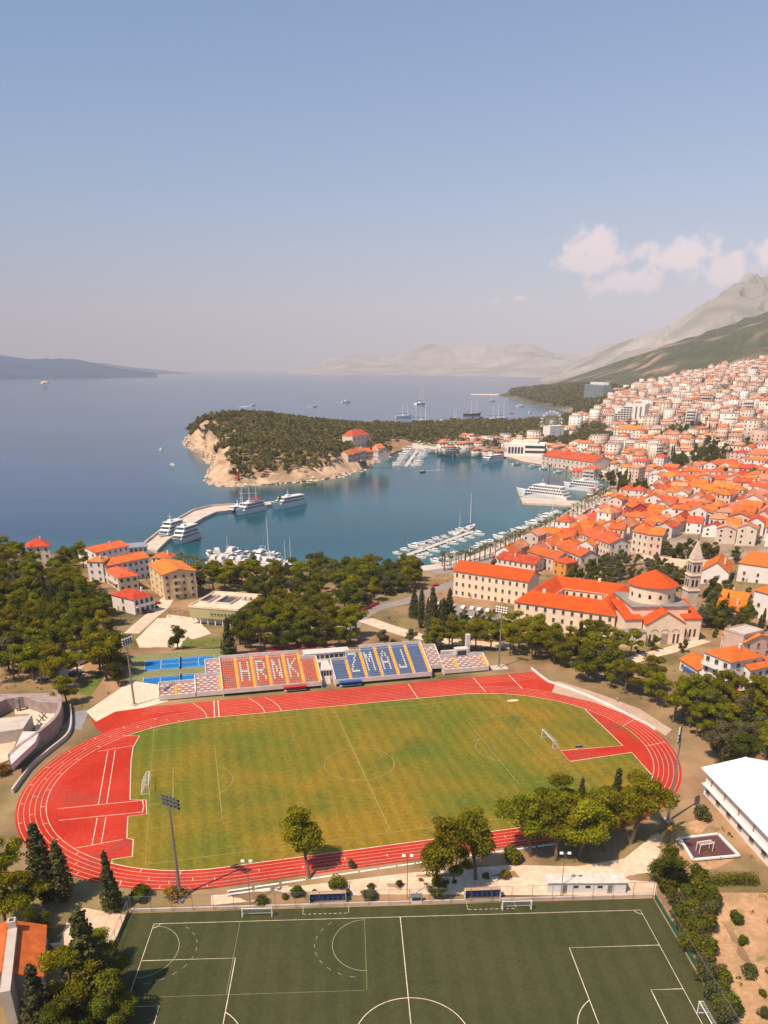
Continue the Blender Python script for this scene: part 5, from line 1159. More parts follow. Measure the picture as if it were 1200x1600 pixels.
def hull_mb(L, B, H, flare=.8, n=9, bow=2.2, sheer=.35):
    b = MB(); v = []; 
    for i in range(n):
        s = i/(n-1); x = -L/2+L*s; hb = B/2*(1-.12*(1-s/.35)**2 if s < .35 else max(.02, 1-((s-.35)/.65)**bow)); zd = H*(1+sheer*max(0, s-.3)**2*2)
        xw = x-(0 if s < .8 else (s-.8)*L*.35); v += [(x, -hb, zd), (xw, -hb*flare, 0), (xw, -hb*flare*.6, -.5), (xw, hb*flare*.6, -.5), (xw, hb*flare, 0), (x, hb, zd)]
    f = []
    for i in range(n-1):
        for k in range(5): f.append((6*i+k, 6*i+k+1, 6*i+7+k, 6*i+6+k))
        f.append((6*i+5, 6*i, 6*i+6, 6*i+11))
    f.append((0, 5, 4, 3, 2, 1)); b.add(v, f); return b
def motorboat(L, m_=BW, canvas=False, flyb=False):
    t = obj('motorboat', None, None, (0, 0, 0), cat='boat'); B = L*.32; H = L*.12
    hull_mb(L, B, H).build('hull', m_, t)
    b = MB(); zc = H*1.02; x0, x1 = -L*.18, L*.22; w = B*.36
    b.add([(x0,-w,zc),(x1+.1*L,-w*.8,zc),(x1+.1*L,w*.8,zc),(x0,w,zc),(x0,-w*.85,zc+L*.11),(x1,-w*.7,zc+L*.11),(x1,w*.7,zc+L*.11),(x0,w*.85,zc+L*.11)], [(0,1,5,4),(1,2,6,5),(2,3,7,6),(3,0,4,7),(4,5,6,7)]); b.build('cabin', BW, t)
    b = MB(); b.add([(x0+.05*L,-w*.97,zc+L*.045),(x1+.05*L,-w*.83,zc+L*.045),(x1+.02*L,-w*.78,zc+L*.085),(x0+.05*L,-w*.92,zc+L*.085)], [(0,1,2,3)]); b.add([(p[0], -p[1], p[2]) for p in b.v[:4]], [(3,2,1,0)]); b.add([(x1+.075*L,-w*.72,zc+L*.05),(x1+.075*L,w*.72,zc+L*.05),(x1+.03*L,w*.68,zc+L*.095),(x1+.03*L,-w*.68,zc+L*.095)], [(0,1,2,3)])
    b.v = [(x*1.004, y*1.02, z) for x, y, z in b.v]; b.build('windscreen', GLASS, t)
    b = MB(); b.box(-L*.44, -L*.2, -B*.34, B*.34, H*1.0, H*1.05); b.build('cockpit', BTEAK, t)
    if canvas: b = MB(); b.box(-L*.42, x0, -w, w, zc+L*.12, zc+L*.13); b.build('sun_canvas', BCAN, t)
    if flyb: b = MB(); b.box(-L*.1, L*.12, -w*.7, w*.7, zc+L*.11, zc+L*.15); b.bar((-L*.12, -w*.8, zc+L*.1), (-L*.18, -w*.8, zc+L*.22), .1, .1); b.bar((-L*.12, w*.8, zc+L*.1), (-L*.18, w*.8, zc+L*.22), .1, .1); b.bar((-L*.18, -w*.8, zc+L*.22), (-L*.18, w*.8, zc+L*.22), .12, .1); b.build('flybridge', BW, t)
    return t
def sailboat(L, m_=BW, masts=1, hm=None, big=False):
    t = obj('sailing_boat', None, None, (0, 0, 0), cat='boat'); B = L*.28; H = L*.09; hull_mb(L, B, H, .8, 10, 2.0, .6).build('hull', m_, t)
    b = MB(); b.box(-L*.12, L*.2, -B*.24, B*.24, H, H+L*.05); b.build('cabin', BW, t); b = MB(); b.box(-L*.1, L*.18, -B*.245, B*.245, H+L*.015, H+L*.035); b.build('cabin_windows', GLASS, t)
    for k in range(masts):
        x = L*.08 if masts == 1 else L*(.24-.3*k); hh = hm or L*1.15; tk = 1.5 if big else 1
        b = MB(); b.tube((x, 0, H), (x, 0, H+hh*(1-.1*k)), L*.011*tk+.02, L*.006*tk+.02, 6); b.build('mast', WHITE, t)
        b = MB(); b.tube((x, 0, H+L*.12), (x-L*.3, 0, H+L*.12), L*.012+.02, n=6); b.build('boom', BCAN, t)
        b = MB(); [b.tube((xx, yy, H), (x, 0, H+hh*.95*(1-.1*k)), .03, n=4) for xx, yy in ((L*.49, 0), (-L*.45, 0), (x, B*.45), (x, -B*.45))]; b.build('rigging', METAL, t, kind='stuff')
        if big: b = MB(); b.bar((x, -L*.13, H+hh*.62), (x, L*.13, H+hh*.62), .25, .25); b.build('yard', BTEAK, t)
    if big: b = MB(); b.tube((L*.47, 0, H*1.4), (L*.68, 0, H*1.9), .2, .08, 6); b.build('bowsprit', BTEAK, t)
    return t
def ship(name, L, B, decks, m_, label, loc, rz, masts=0, accent=None, hullh=None, prow=.55, cat='ship', canopy=None, stern=None):
    t = thing(name, label, cat, loc, rz); H = hullh or L*.095; hull_mb(L, B, H, .85, 12, 2.4, .7).build('hull', m_, t)
    b = MB(); q = hull_mb(L*1.0, B*1.012, H*.3); 
    z = H; x0, x1 = -L*.44, L*.30
    for k in range(decks):
        w = B*(.47-.02*k); h = 2.3; b = MB(); tp = L*.03
        b.add([(x0,-w,z),(x1,-w,z),(x1,w,z),(x0,w,z),(x0+tp*.3,-w,z+h),(x1-tp,-w*.9,z+h),(x1-tp,w*.9,z+h),(x0+tp*.3,w,z+h)], [(0,1,5,4),(1,2,6,5),(2,3,7,6),(3,0,4,7),(4,5,6,7)]); b.build('deckhouse', BW, t)
        b = MB(); 
        for s in (-1, 1):
            n = max(5, int((x1-x0)/2.6))
            for i in range(n): xa = x0+1+(x1-x0-2.5)*i/n; xb = xa+(x1-x0-2.5)/n*.72; y = s*(w+.02); b.add([(xa, y, z+.7), (xb, y, z+.7), (xb, y, z+1.8), (xa, y, z+1.8)], [(0,1,2,3) if s < 0 else (3,2,1,0)])
        b.add([(x1-.30*tp+.06,-w*.85,z+.9),(x1-.30*tp+.06,w*.85,z+.9),(x1-.7*tp+.06,w*.85,z+1.9),(x1-.7*tp+.06,-w*.85,z+1.9)], [(0,1,2,3)]); b.build('window_band', GLASS, t, kind='stuff')
        b = MB(); b.box(x0-L*.03, x1-tp*.4, -w-.35, w+.35, z+h, z+h+.14); b.build('deck_slab', BW, t)
        b = MB(); [b.bar((x0-L*.03, s*(w+.3), z+h+.9), (x1-tp, s*(w+.3), z+h+.9), .05, .05) for s in (-1, 1)]; [b.bar((x0+(x1-x0)*i/10, s*(w+.3), z+h+.14), (x0+(x1-x0)*i/10, s*(w+.3), z+h+.9), .05, .05) for i in range(10) for s in (-1, 1)]; b.build('railing', METAL, t, kind='stuff')
        z += h+.14; x0 += L*.035; x1 -= L*.07
    b = MB(); b.box(-L*.06, L*.04, -B*.16, B*.16, z, z+1.4); b.build('wheelhouse_top', BW, t); b = MB(); b.tube((0, 0, z+1.4), (-.6, 0, z+5.5), .22, .08, 6); b.bar((-.2, -1.4, z+3.4), (-.2, 1.4, z+3.4), .15, .15); b.build('radar_mast', WHITE, t)
    b = MB(); b.box(-L*.47, -L*.36, -B*.4, B*.4, H, H+.1); b.build('aft_deck', BTEAK, t)
    if canopy: b = MB(); b.box(-L*.40, -L*.05, -B*.42, B*.42, z+2.2, z+2.35); b.build('canopy', canopy, t); b = MB(); [b.tube((x, s*B*.38, z), (x, s*B*.38, z+2.2), .06, n=5) for x in (-L*.38, -L*.08) for s in (-1, 1)]; b.build('canopy_poles', METAL, t, kind='stuff')
    for k in range(masts):
        x = L*(.22-.24*k); hh = L*.86-k*L*.05; b = MB(); b.tube((x, 0, H), (x, 0, hh), .28, .12, 7); b.build('mast', WHITE, t); b = MB(); [b.bar((x, -B*.4, hh*f), (x, B*.4, hh*f), .16, .16) for f in (.55, .78)]; b.build('spreader', WHITE, t)
        b = MB(); [b.tube((x+dx, s*B*.46, H), (x, 0, hh*.97), .05, n=4) for dx in (-1.5, 1.5) for s in (-1, 1)]; b.build('rigging', METAL, t, kind='stuff')
    if accent: b = MB(); b.add([(L*.12, -.1, H+1), (L*.34, -.1, H+1), (L*.22, -.1, H+7.5), (L*.12, .1, H+1), (L*.34, .1, H+1), (L*.22, .1, H+7.5)], [(0,1,2),(5,4,3),(0,3,4,1),(1,4,5,2),(2,5,3,0)]); b.build('furled_sail', accent, t)
    return t
def head(a, b):
    p = SL(*a); q = SL(*b); return math.atan2(q[1]-p[1], q[0]-p[0])
ship('passenger_ship', 30, 7.5, 3, BW, 'white three-deck passenger ship on the outside of pair beside the breakwater', SL(289, 846), head((262, 852), (318, 833))+math.pi, prow=.6)
ship('passenger_ship', 30, 7.5, 3, BW, 'white passenger ship squeezed against the breakwater behind its twin', SL(268, 838), head((262, 852), (318, 833))+math.pi)
ship('sailing_ship', 34, 8, 2, BW, 'white two-deck ship with tall masts and red canopy at breakwater tip', SL(390, 801), head((370, 806), (412, 797))+math.pi, masts=3, canopy=REDP)
ship('sailing_ship', 20, 6, 1, BDARK, 'dark-hulled gulet hidden behind the masted white ship', SL(372, 798), head((362, 800), (380, 796)), masts=1)
ship('excursion_boat', 40, 8, 2, BW, 'white excursion boat with green furled sail beyond the masted ship', SL(450, 792), head((424, 797), (482, 786))+math.pi, accent=mat('green_sail', (.03, .22, .12), .8, .1, 1))
ship('ferry', 44, 10, 2, BW, 'long white car ferry at the far quay in front of the terminal', SL(767, 723), head((738, 727), (796, 718))+math.pi)
ship('cruise_yacht', 54, 10, 3, BW, 'sleek white cruise yacht lying along the short stone pier', SL(846, 779), head((888, 780), (800, 770)), hullh=4.5)
ship('cruise_yacht', 40, 8, 2, BW, 'white yacht moored behind the cruise yacht at the corner quay', SL(908, 766), head((935, 768), (880, 762)), hullh=4.0)
ship('sailing_ship', 22, 6, 1, BRED, 'dark red tour boat with mast at the inner corner of harbour', SL(928, 775), head((915, 778), (943, 770)), masts=2, canopy=REDP)
# small craft, copied from a few kinds
PROT = [motorboat(9), motorboat(11, BW, True), motorboat(14, BW, False, True), motorboat(7, BN, True), sailboat(12)]
for o in PROT: o.location = (0, -400, SEA)
USED = set()
def boat(k, p, rz, s=1.0, where='', what=None):
    o = PROT[k]
    if k not in USED: USED.add(k); o.location = p; o.rotation_euler = (0, 0, rz); o.scale = (s,)*3; KIDS.setdefault(o.name, list(o.children))
    else: o = dup(o, p, rz, s)
    reg(o, what or ['white motorboat', 'white boat with canvas top', 'white flybridge yacht', 'dark-hulled motorboat', 'white sailing boat', 'navy sailing boat'][k], where); return o
brg = random.Random(77)
def berth(L, n, side, off, kinds, where, s=(.8, 1.15), world=False):
    """n boats side by side along a quay line; side +1 = left of the walking direction"""
    P = [Vector(SL(*a)[:2]) for a in L]; ln = [(P[i+1]-P[i]).length for i in range(len(P)-1)]; T = sum(ln)
    for i in range(n):
        d = T*(i+.5+brg.uniform(-.2, .2))/n; k = 0
        while k < len(ln)-1 and d > ln[k]: d -= ln[k]; k += 1
        u = (P[k+1]-P[k]).normalized(); nn = Vector((-u.y, u.x))*side; p = P[k]+u*d+nn*(off+brg.uniform(-.8, .8)); boat(brg.choice(kinds), (p.x, p.y, SEA), math.atan2(nn.y, nn.x)+brg.uniform(-.08, .08)+(math.pi if brg.random() < .3 else 0), brg.uniform(*s), where)
berth([(626, 871), (738, 831)], 9, 1, 7, [0, 0, 1, 2, 1], 'far side of near pontoon', (.75, 1.05))
berth([(630, 873), (738, 833)], 8, -1, 7, [0, 1, 2, 0, 1], 'near side of near pontoon', (.75, 1.05))
boat(4, SL(733, 828), head((720, 835), (745, 825)), 1.7, 'with tall mast at the tip of the near pontoon'); boat(4, SL(717, 834), head((720, 835), (745, 825)), 1.1, 'moored next to the tip of the near pontoon')
berth([(688, 884), (715, 878), (745, 868), (775, 853), (800, 846)], 9, 1, 7, [0, 1, 2, 1, 0], 'promenade quay nearest the monastery', (.8, 1.1))
berth([(800, 846), (832, 832), (862, 816), (886, 801)], 11, 1, 7.5, [0, 1, 2, 1, 2, 3], 'promenade quay below short stone pier', (.85, 1.2))
boat(4, SL(862, 806), head((850, 812), (875, 800)), 1.5, 'at the foot of the short stone pier')
berth([(318, 884), (350, 886), (395, 888), (455, 890)], 13, 1, 10, [0, 1, 2, 2, 2, 4], 'little marina below park trees', (.95, 1.35)); berth([(325, 872), (350, 870), (430, 876)], 9, 1, 6, [1, 2, 2], 'outer row of park marina', (.95, 1.35))
boat(4, SL(418, 872), 1.2, 1.6, 'with a tall mast in the marina below the park')
berth([(632, 729), (650, 703)], 13, 1, 9, [0, 1, 2], 'left row of far pontoon', (1.1, 1.7)); berth([(637, 729), (655, 703)], 13, -1, 9, [0, 1, 2], 'right row of far pontoon', (1.1, 1.7))
berth([(606, 715), (585, 725), (555, 740), (543, 744)], 16, -1, 7, [0, 1, 3, 0], 'foot of the wooded peninsula', (1.0, 1.5)); berth([(672, 707), (700, 709), (735, 713)], 7, -1, 7, [0, 2, 1], 'along the far quay left of the ferry', (1.2, 1.9)); berth([(805, 724), (860, 733), (890, 740)], 4, -1, 7, [0, 1], 'along the far quay right of the ferry', (1.0, 1.4)); berth([(905, 748), (930, 755), (945, 762)], 5, -1, 8, [4, 0, 2, 4], 'in the inner corner of the harbour', (1.0, 1.5))
boat(3, SL(660, 738), head((680, 736), (660, 738)), 1.2, 'under way in mid harbour', 'small dark boat')
def anchored(q, L, masts, lab, rz, m_=BW, s=1):
    o = sailboat(L*1.1, m_, masts, L*.8, True); o.location = SL(*q); o.rotation_euler = (0, 0, rz); o['label'] = lab; o['group'] = 'tall ships anchored off the peninsula'
for a in (((631, 652), 36, 2, 'two-masted ship anchored farthest left off the isthmus', .2), ((659, 661), 46, 3, 'tallest masted ship anchored nearest the isthmus trees', -.9, BN), ((657, 632), 50, 2, 'masted ship anchored farthest out to sea', .9), ((710, 655), 26, 2, 'small dark two-master anchored mid bay', -1.1, BDARK), ((738, 649), 40, 2, 'brown-decked two-master anchored in mid bay', .1, BDARK), ((780, 656), 40, 3, 'masted ship anchored nearest the far beach', .3)): anchored(*a)
for q, k, s, w in (((483, 757), 1, 1.8, 'yellow'), ((270, 727), 0, 1.2, ''), ((395, 634), 0, 2.2, 'a'), ((492, 636), 0, 2.2, 'b'), ((541, 629), 2, 2.2, 'c'), ((252, 703), 0, 1.2, 'd'), ((690, 658), 0, 1.8, 'e'), ((812, 636), 2, 2, 'f'), ((828, 645), 0, 1.6, 'g'), ((768, 627), 2, 1.8, 'h'), ((800, 646), 3, 1.6, 'i')):
    if w == 'yellow':
        o = motorboat(11, BYEL, True); o.location = SL(*q); o.rotation_euler = (0, 0, .3); o.scale = (1.5,)*3; o['label'] = 'yellow excursion boat off the rocky peninsula shore'
    else: boat(k, SL(*q), brg.uniform(0, 6), s, 'out on the open water')
FOAM = mat('foam', (.62, .62, .64), .9, .1, .3)
for i, ((a, b_), lab) in enumerate((((( 396, 634), (376, 636)), 'white wake of the boat left of the anchored ships'), (((494, 635.5), (478, 636)), 'white wake behind the middle speedboat'), (((543, 628.5), (528, 629)), 'white wake of the outermost speedboat'), (((650, 737.5), (690, 734)), 'thin wake of the dark boat in the harbour'))):
    p = SL(*a); q = SL(*b_); m = MB(); d = Vector(q[:2])-Vector(p[:2]); u = d.normalized(); n = Vector((-u.y, u.x)); w = 9 if i < 3 else 1.2; m.add([(p[0], p[1], SEA+.06), (q[0]+n.x*w, q[1]+n.y*w, SEA+.06), (q[0]-n.x*w, q[1]-n.y*w, SEA+.06)], [(0, 2, 1)]); m.build('foam', FOAM, kind='stuff', label=lab)
# parasail
ps = unproj(70, 598, 68); pt = thing('parasail', 'yellow parasail canopy high over the open sea', 'parasail', (ps[0], ps[1], 60), .4)
b = MB(); v = []; n = 10
for i in range(n+1):
    for j in range(5): a = math.pi*i/n; c = (j/4-.5)*1.7; v.append((8*math.cos(a)*math.cos(c), 6*math.sin(c), 6+5*math.sin(a)*math.cos(c)))
b.add(v, [(i*5+j, i*5+j+1, i*5+j+6, i*5+j+5) for i in range(n) for j in range(4)]); b.build('canopy', BYEL, pt); b = MB(); [b.tube((8*math.cos(math.pi*i/6), 0, 6+5*math.sin(math.pi*i/6)), (0, 0, -4), .08, n=4) for i in range(7)]; b.build('lines', DARK, pt, kind='stuff')
b = MB(); b.lathe([(.05, -6), (.5, -5.4), (.45, -4.4), (.2, -4.1), (.28, -3.8), (.05, -3.5)], 8); b.build('harness_seat', DARK, pt)
# red harbour light on the rocks
p = at(372, 747); lt = thing('harbour_light', 'small red harbour light on the rocky peninsula shore', 'lighthouse', p); b = MB(); b.lathe([(1.6, -1), (1.5, .8), (1.1, .9), (.95, 6.0), (1.3, 6.1), (1.3, 6.4)], 12); b.build('tower', REDP, lt); b = MB(); b.lathe([(.7, 6.4), (.7, 7.6), (.9, 7.7), (.1, 8.4)], 10); b.build('lantern', WHITE, lt)
# ================================================================== town
def plan(L, z=None): return [at(a, b, z)[:2] for a, b in L]
# ground dressing first: promenade, roads, squares
def ribbon(name, pts, w, m_, label, lift=.06, grid=5.0, world=False):
    P = [at(*p)[:2] for p in pts] if not world else pts
    poly = road_poly(P, w, 6); drape(name, poly, m_, lift, grid, kind='structure', label=label); return poly
PROM = COAST_N[5:]; inner = []
pl = smooth_line(PROM+COAST_B[:1], 4); prom_line = []
for i in range(len(pl)):
    d = Vector(pl[min(i+1, len(pl)-1)])-Vector(pl[max(i-1, 0)]); d.normalize(); n = Vector((d.y, -d.x)); prom_line.append((Vector(pl[i]), d, n))
def off(o): return [tuple(p+n*o) for p, d, n in prom_line]
drape('promenade', off(.6)+off(15)[::-1], STONEP, .08, 5, kind='structure', label='pale stone promenade along the boats')
drape('road', off(15.2)+off(30)[::-1], ASPH, .07, 5, kind='structure', label='waterfront road with parked cars')
BLOCK.append(off(-3)+off(31)[::-1])
farq = smooth_line(COAST_B[2:12], 4); fq = []
for i in range(len(farq)):
    d = Vector(farq[min(i+1, len(farq)-1)])-Vector(farq[max(i-1, 0)]); d.normalize(); n = Vector((d.y, -d.x)); fq.append((Vector(farq[i]), n))
fo = lambda o: [tuple(p+n*o) for p, n in fq]
drape('promenade', fo(.8)+fo(22)[::-1], STONEP, .3, 8, kind='structure', label='pale far-side harbour promenade'); BLOCK.append(fo(-4)+fo(26)[::-1])
k0 = next(i for i, (p_, n_) in enumerate(fq) if p_.y > 985); drape('promenade', fo(22.5)[k0:]+fo(52)[k0:][::-1], STONEP, .3, 8, kind='structure', label='wide pale square behind the ferry quay'); BLOCK.append(fo(20)[k0:]+fo(66)[k0:][::-1])
PROTH = []
hrng = random.Random(5)
WALLS = [('cream', PLAST), ('white', PLASTW), ('pink', PLASTP), ('cream', PLAST), ('white', PLASTW)]
def house_parts(w, d, h, roof, rh, floors, seed, axis='x', bal=False):
    """meshes of one house kind -> wall MB, roof MB, window MB"""
    rg = random.Random(seed); wl = MB(); wl.box(-w/2, w/2, -d/2, d/2, -4, h)
    if roof == 'gable':
        for s in (-1, 1): wl.add([(s*w/2, -d/2, h), (s*w/2, d/2, h), (s*w/2, 0, h+rh)], [(0, 1, 2)])
    ro = roof_mb(w, d, h, roof, rh, .4); wn = MB(); fh = h/floors
    for side, Ln, cnt in (('f', w, max(2, int(w/3))), ('b', w, max(2, int(w/3))), ('l', d, max(2, int(d/3.5))), ('r', d, max(2, int(d/3.5)))):
        for r in range(floors):
            for c in range(cnt):
                if rg.random() < .12: continue
                u = -Ln/2+Ln*(c+.5)/cnt; z = r*fh+fh*.3; a = .55; hh = 1.45; M_ = {'f': Matrix.Translation((0, -d/2, 0)), 'b': Matrix.Translation((0, d/2, 0)) @ Matrix.Rotation(math.pi, 4, 'Z'), 'l': Matrix.Translation((-w/2, 0, 0)) @ Matrix.Rotation(-math.pi/2, 4, 'Z'), 'r': Matrix.Translation((w/2, 0, 0)) @ Matrix.Rotation(math.pi/2, 4, 'Z')}[side]
                wn.M = M_; wn.add([(u-a, -.05, z), (u+a, -.05, z), (u+a, -.05, z+hh), (u-a, -.05, z+hh), (u-a, .0, z), (u+a, .0, z), (u+a, 0, z+hh), (u-a, 0, z+hh)], [(0,1,2,3), (0,4,5,1), (1,5,6,2), (2,6,7,3), (3,7,4,0)])
    wn.M = None
    if bal:
        for r in range(1, floors): wl.box(-w*.42, w*.42, -d/2-1.2, -d/2, r*fh-.15, r*fh); wl.box(-w*.42, w*.42, -d/2-1.2, -d/2-1.1, r*fh, r*fh+.9)
    if roof != 'flat': x = w*rg.uniform(-.3, .3); ro.box(x-.35, x+.35, -.9, -.3, h, h+rh+.9)
    return wl, ro, wn
KINDS_H = []   # (zone, wl, ro, wn, dims, shape)
for i in range(9):
    w = hrng.uniform(9, 14.5); d = hrng.uniform(8, 10.5); fl = hrng.choice([2, 2, 3, 3]); h = fl*3.0+hrng.uniform(.3, 1.2); rf = ['hip', 'gable', 'gable', 'hip', 'gable'][i % 5]; KINDS_H.append(('old', *house_parts(w, d, h, rf, hrng.uniform(2.0, 3.0), fl, i), (w, d, h), rf))
for i in range(9):
    w = hrng.uniform(12, 19); d = hrng.uniform(10, 13); fl = [3, 4, 3, 5, 3, 3, 5, 4, 6][i]; h = fl*2.9+.5; rf = ['hip', 'gable', 'hip', 'hip', 'hip', 'gable', 'flat', 'hip', 'flat'][i]; KINDS_H.append(('new', *house_parts(w, d, h, rf, hrng.uniform(1.8, 2.8), fl, 40+i, bal=i % 2 == 0), (w, d, h), rf))
WMATS = {'cream': PLAST, 'white': PLASTW, 'pink': PLASTP}; RMATS = {'orange': TILE, 'faded red': TILEP, 'ochre': TILEY, 'pale': mat('flat_roof_gravel', (.50, .43, .38), .9, .15, .3)}
HM = {}
def hmesh(k, wc, rc):
    if (k, wc, rc) not in HM:
        z, wl, ro, wn, dm, rf = KINDS_H[k]; HM[(k, wc, rc)] = (wl.mesh('wall', WMATS[wc]), ro.mesh('roof', RMATS[rc]), HM.get(('w', k)) or HM.setdefault(('w', k), wn.mesh('windows', GLASS)))
    return HM[(k, wc, rc)]
# landmark hotels and public buildings of the town
def slab_hotel():
    loc, L, rz = frame_from((936, 669), (1004, 664), 30); t = thing('hotel', 'white stepped seaside hotel with rows of dark balconies', 'hotel', loc, rz); fl = 10
    for k in range(fl):
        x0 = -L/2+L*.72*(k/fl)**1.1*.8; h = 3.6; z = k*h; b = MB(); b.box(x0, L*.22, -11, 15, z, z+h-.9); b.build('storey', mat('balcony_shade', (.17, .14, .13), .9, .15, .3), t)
        b = MB(); b.box(x0-.6, L*.22, -12.6, 15.2, z+h-.9, z+h+.25); b.build('balcony_slab', PLASTW, t)
        n = int((L*.22-x0)/4.5)
        for i in range(n+1): b = MB(); x = x0+(L*.22-x0)*i/max(1, n); b.box(x-.35, x+.35, -12.5, -10.9, z-.0, z+h-.9); b.build('fin', PLASTW, t)
    b = MB(); b.box(L*.22+.3, L/2, -12, 16, 0, fl*3.6+4); b.build('tower', PLASTW, t)
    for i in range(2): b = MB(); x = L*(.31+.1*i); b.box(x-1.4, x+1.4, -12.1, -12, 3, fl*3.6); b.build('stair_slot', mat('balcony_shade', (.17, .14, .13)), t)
    block_rect(loc, L, 34, rz, 6)
slab_hotel()
def glass_hotel():
    loc, L, rz = frame_from((912, 628), (941, 627), 22); t = thing('hotel', 'grey-teal glass slab hotel on the far headland', 'hotel', loc, rz); H = 48; TEAL = mat('teal_glass', (.14, .22, .23), .3, .1, .2)
    b = MB(); b.box(-L/2, L/2, -11, 11, -6, H); b.build('core', TEAL, t)
    for k in range(12): b = MB(); b.box(-L/2-.6, L/2+.6, -12, 11.5, 3+k*3.8, 3.7+k*3.8); b.build('floor_slab', mat('pale_grey_render', (.42, .42, .42), .8, .05, .3), t)
    for k in range(9): b = MB(); x = -L/2+L*k/8; b.box(x-.4, x+.4, -12.05, -11, 0, H); b.build('fin', MATS['pale_grey_render'], t)
    b = MB(); b.box(-L*.3, L*.42, -7, 7, H, H+6); b.build('roof_plant', PLASTW, t); block_rect(loc, L, 30, rz, 8)
glass_hotel()
def terminal():
    loc, L, rz = frame_from((792, 712), (850, 713), 34); t = thing('terminal', 'pale modern terminal with dark ribbon windows on the far quay', 'building', loc, rz); b = MB(); b.box(-L/2, L/2, -17, 17, -2, 15); b.build('lower_block', PLASTW, t)
    for k in range(2): b = MB(); b.box(-L*.02, L/2+.2, -17.3, 10, 4+k*6, 7+k*6); b.build('ribbon_window', GLASS, t)
    for k in range(5): b = MB(); x = -L*.44+k*L*.085; b.box(x-1.4, x+1.4, -17.2, -16.9, 3, 11); b.build('window', GLASS, t)
    b = MB(); b.box(-L*.4, L*.3, -10, 14, 15, 18.5); b.build('upper_block', PLAST, t); b = MB(); b.box(-L*.3, -L*.15, -4, 6, 18.5, 24); b.build('lantern_tower', PLAST, t); block_rect(loc, L, 36, rz, 4)
terminal()
house('apartment_block', 'plain white slab block below the ferris wheel', (858, 692), (880, 690), 16, 23, 'flat', 0, PLASTW, WHITE, {'f': (6, 2)}, 7, cat='building')
house('public_building', 'long cream waterfront hall with orange roof right of the terminal', (846, 727), (925, 738), 30, 11, 'gable', 6, PLAST, TILE, {'f': (2, 12), 'l': (2, 4)}, 2, 1.4, 2.2, cat='building')
house('apartment_block', 'long cream apartment block with orange roof below the stepped hotel', (957, 690), (1003, 688), 18, 18, 'hip', 5, PLASTW, TILE, {'f': (5, 8)}, 5, 1.6, 1.8, cat='building')
house('church_house', 'pale chapel with steep red hip roof on the peninsula', (551, 699), (577, 699), 17, 17, 'hip', 7, PLAST, TILE, {'f': (2, 4), 'r': (2, 3)}, 2, 1.6, 2.2, cat='chapel')
for i in range(6):
    a = 544+i*9.5; house('cottage', ['leftmost', 'second', 'third', 'fourth', 'fifth', 'rightmost'][i]+' quayside cottage in the row under the chapel', (a, 722-i*1.6), (a+9, 721-i*1.6), 14, 7.5+(i % 3), 'gable', 4, PLASTP if i % 2 else PLAST, TILE if i != 2 else TILEP, {'f': (2, 3)}, 2, 1.2, 1.5, group='cottages under the chapel')
house('house', 'slim red house standing out among orange roofs by harbour corner', (974, 818), (985, 822), 10, 13, 'gable', 3, BRICKR, TILE, {'f': (4, 2), 'r': (4, 2)}, 4)
house('house', 'small orange-walled house below the promenade roofs', (863, 897), (883, 901), 9, 7.5, 'hip', 2.0, mat('orange_plaster', (.66, .27, .05), .9, .08, .4), TILE, {'f': (2, 2), 'r': (2, 2)}, 2)
for A, B, dp, h, lab in (((776, 889), (835, 895), 12, 6, 'long low orange roof right behind the monastery wing'), ((823, 884), (868, 893), 11, 8, 'second orange-roofed row house behind the monastery wing'), ((868, 880), (905, 892), 11, 9, 'third orange-roofed row house towards the harbour corner'), ((905, 862), (950, 876), 13, 11, 'pale gabled house with orange roof above the row houses'), ((985, 862), (1010, 866), 12, 12, 'tall cream house with regular windows above the garden'), ((1010, 868), (1031, 869), 11, 12, 'pinkish tower-like house above the garden wall')):
    house('house', lab, A, B, dp, h, 'gable', 2.8, PLAST if 'pink' not in lab else PLASTP, TILE, None, max(2, int(h/3.2)))
# ferris wheel
fl_, L_, r_ = frame_from((843, 677), (877, 677), 4); ft = thing('ferris_wheel', 'white ferris wheel beside the far beach', 'ferris wheel', fl_, r_); Rw = L_*.46
b = MB(); hz_ = Rw+2
for k in range(36):
    a0, a1 = 2*math.pi*k/36, 2*math.pi*(k+1)/36
    for rr in (Rw, Rw*.86): b.bar((rr*math.cos(a0), 0, hz_+rr*math.sin(a0)), (rr*math.cos(a1), 0, hz_+rr*math.sin(a1)), .55, .55)
b.build('rim', WHITE, ft)
for k in range(18): a0 = 2*math.pi*k/18; b = MB(); b.bar((0, 0, hz_), (Rw*math.cos(a0), 0, hz_+Rw*math.sin(a0)), .35, .35); b.build('spoke', WHITE, ft)
for k in range(18): a0 = 2*math.pi*k/18; b = MB(); x, z = (Rw+1)*math.cos(a0), hz_+(Rw+1)*math.sin(a0); b.box(x-1.1, x+1.1, -1, 1, z-2.2, z); b.build('gondola', WHITE, ft)
b = MB(); [b.bar((s*Rw*.55, t_*3, 0), (0, t_*1.5, hz_), .9, .9) for s in (-1, 1) for t_ in (-1, 1)]; b.build('support_legs', WHITE, ft)
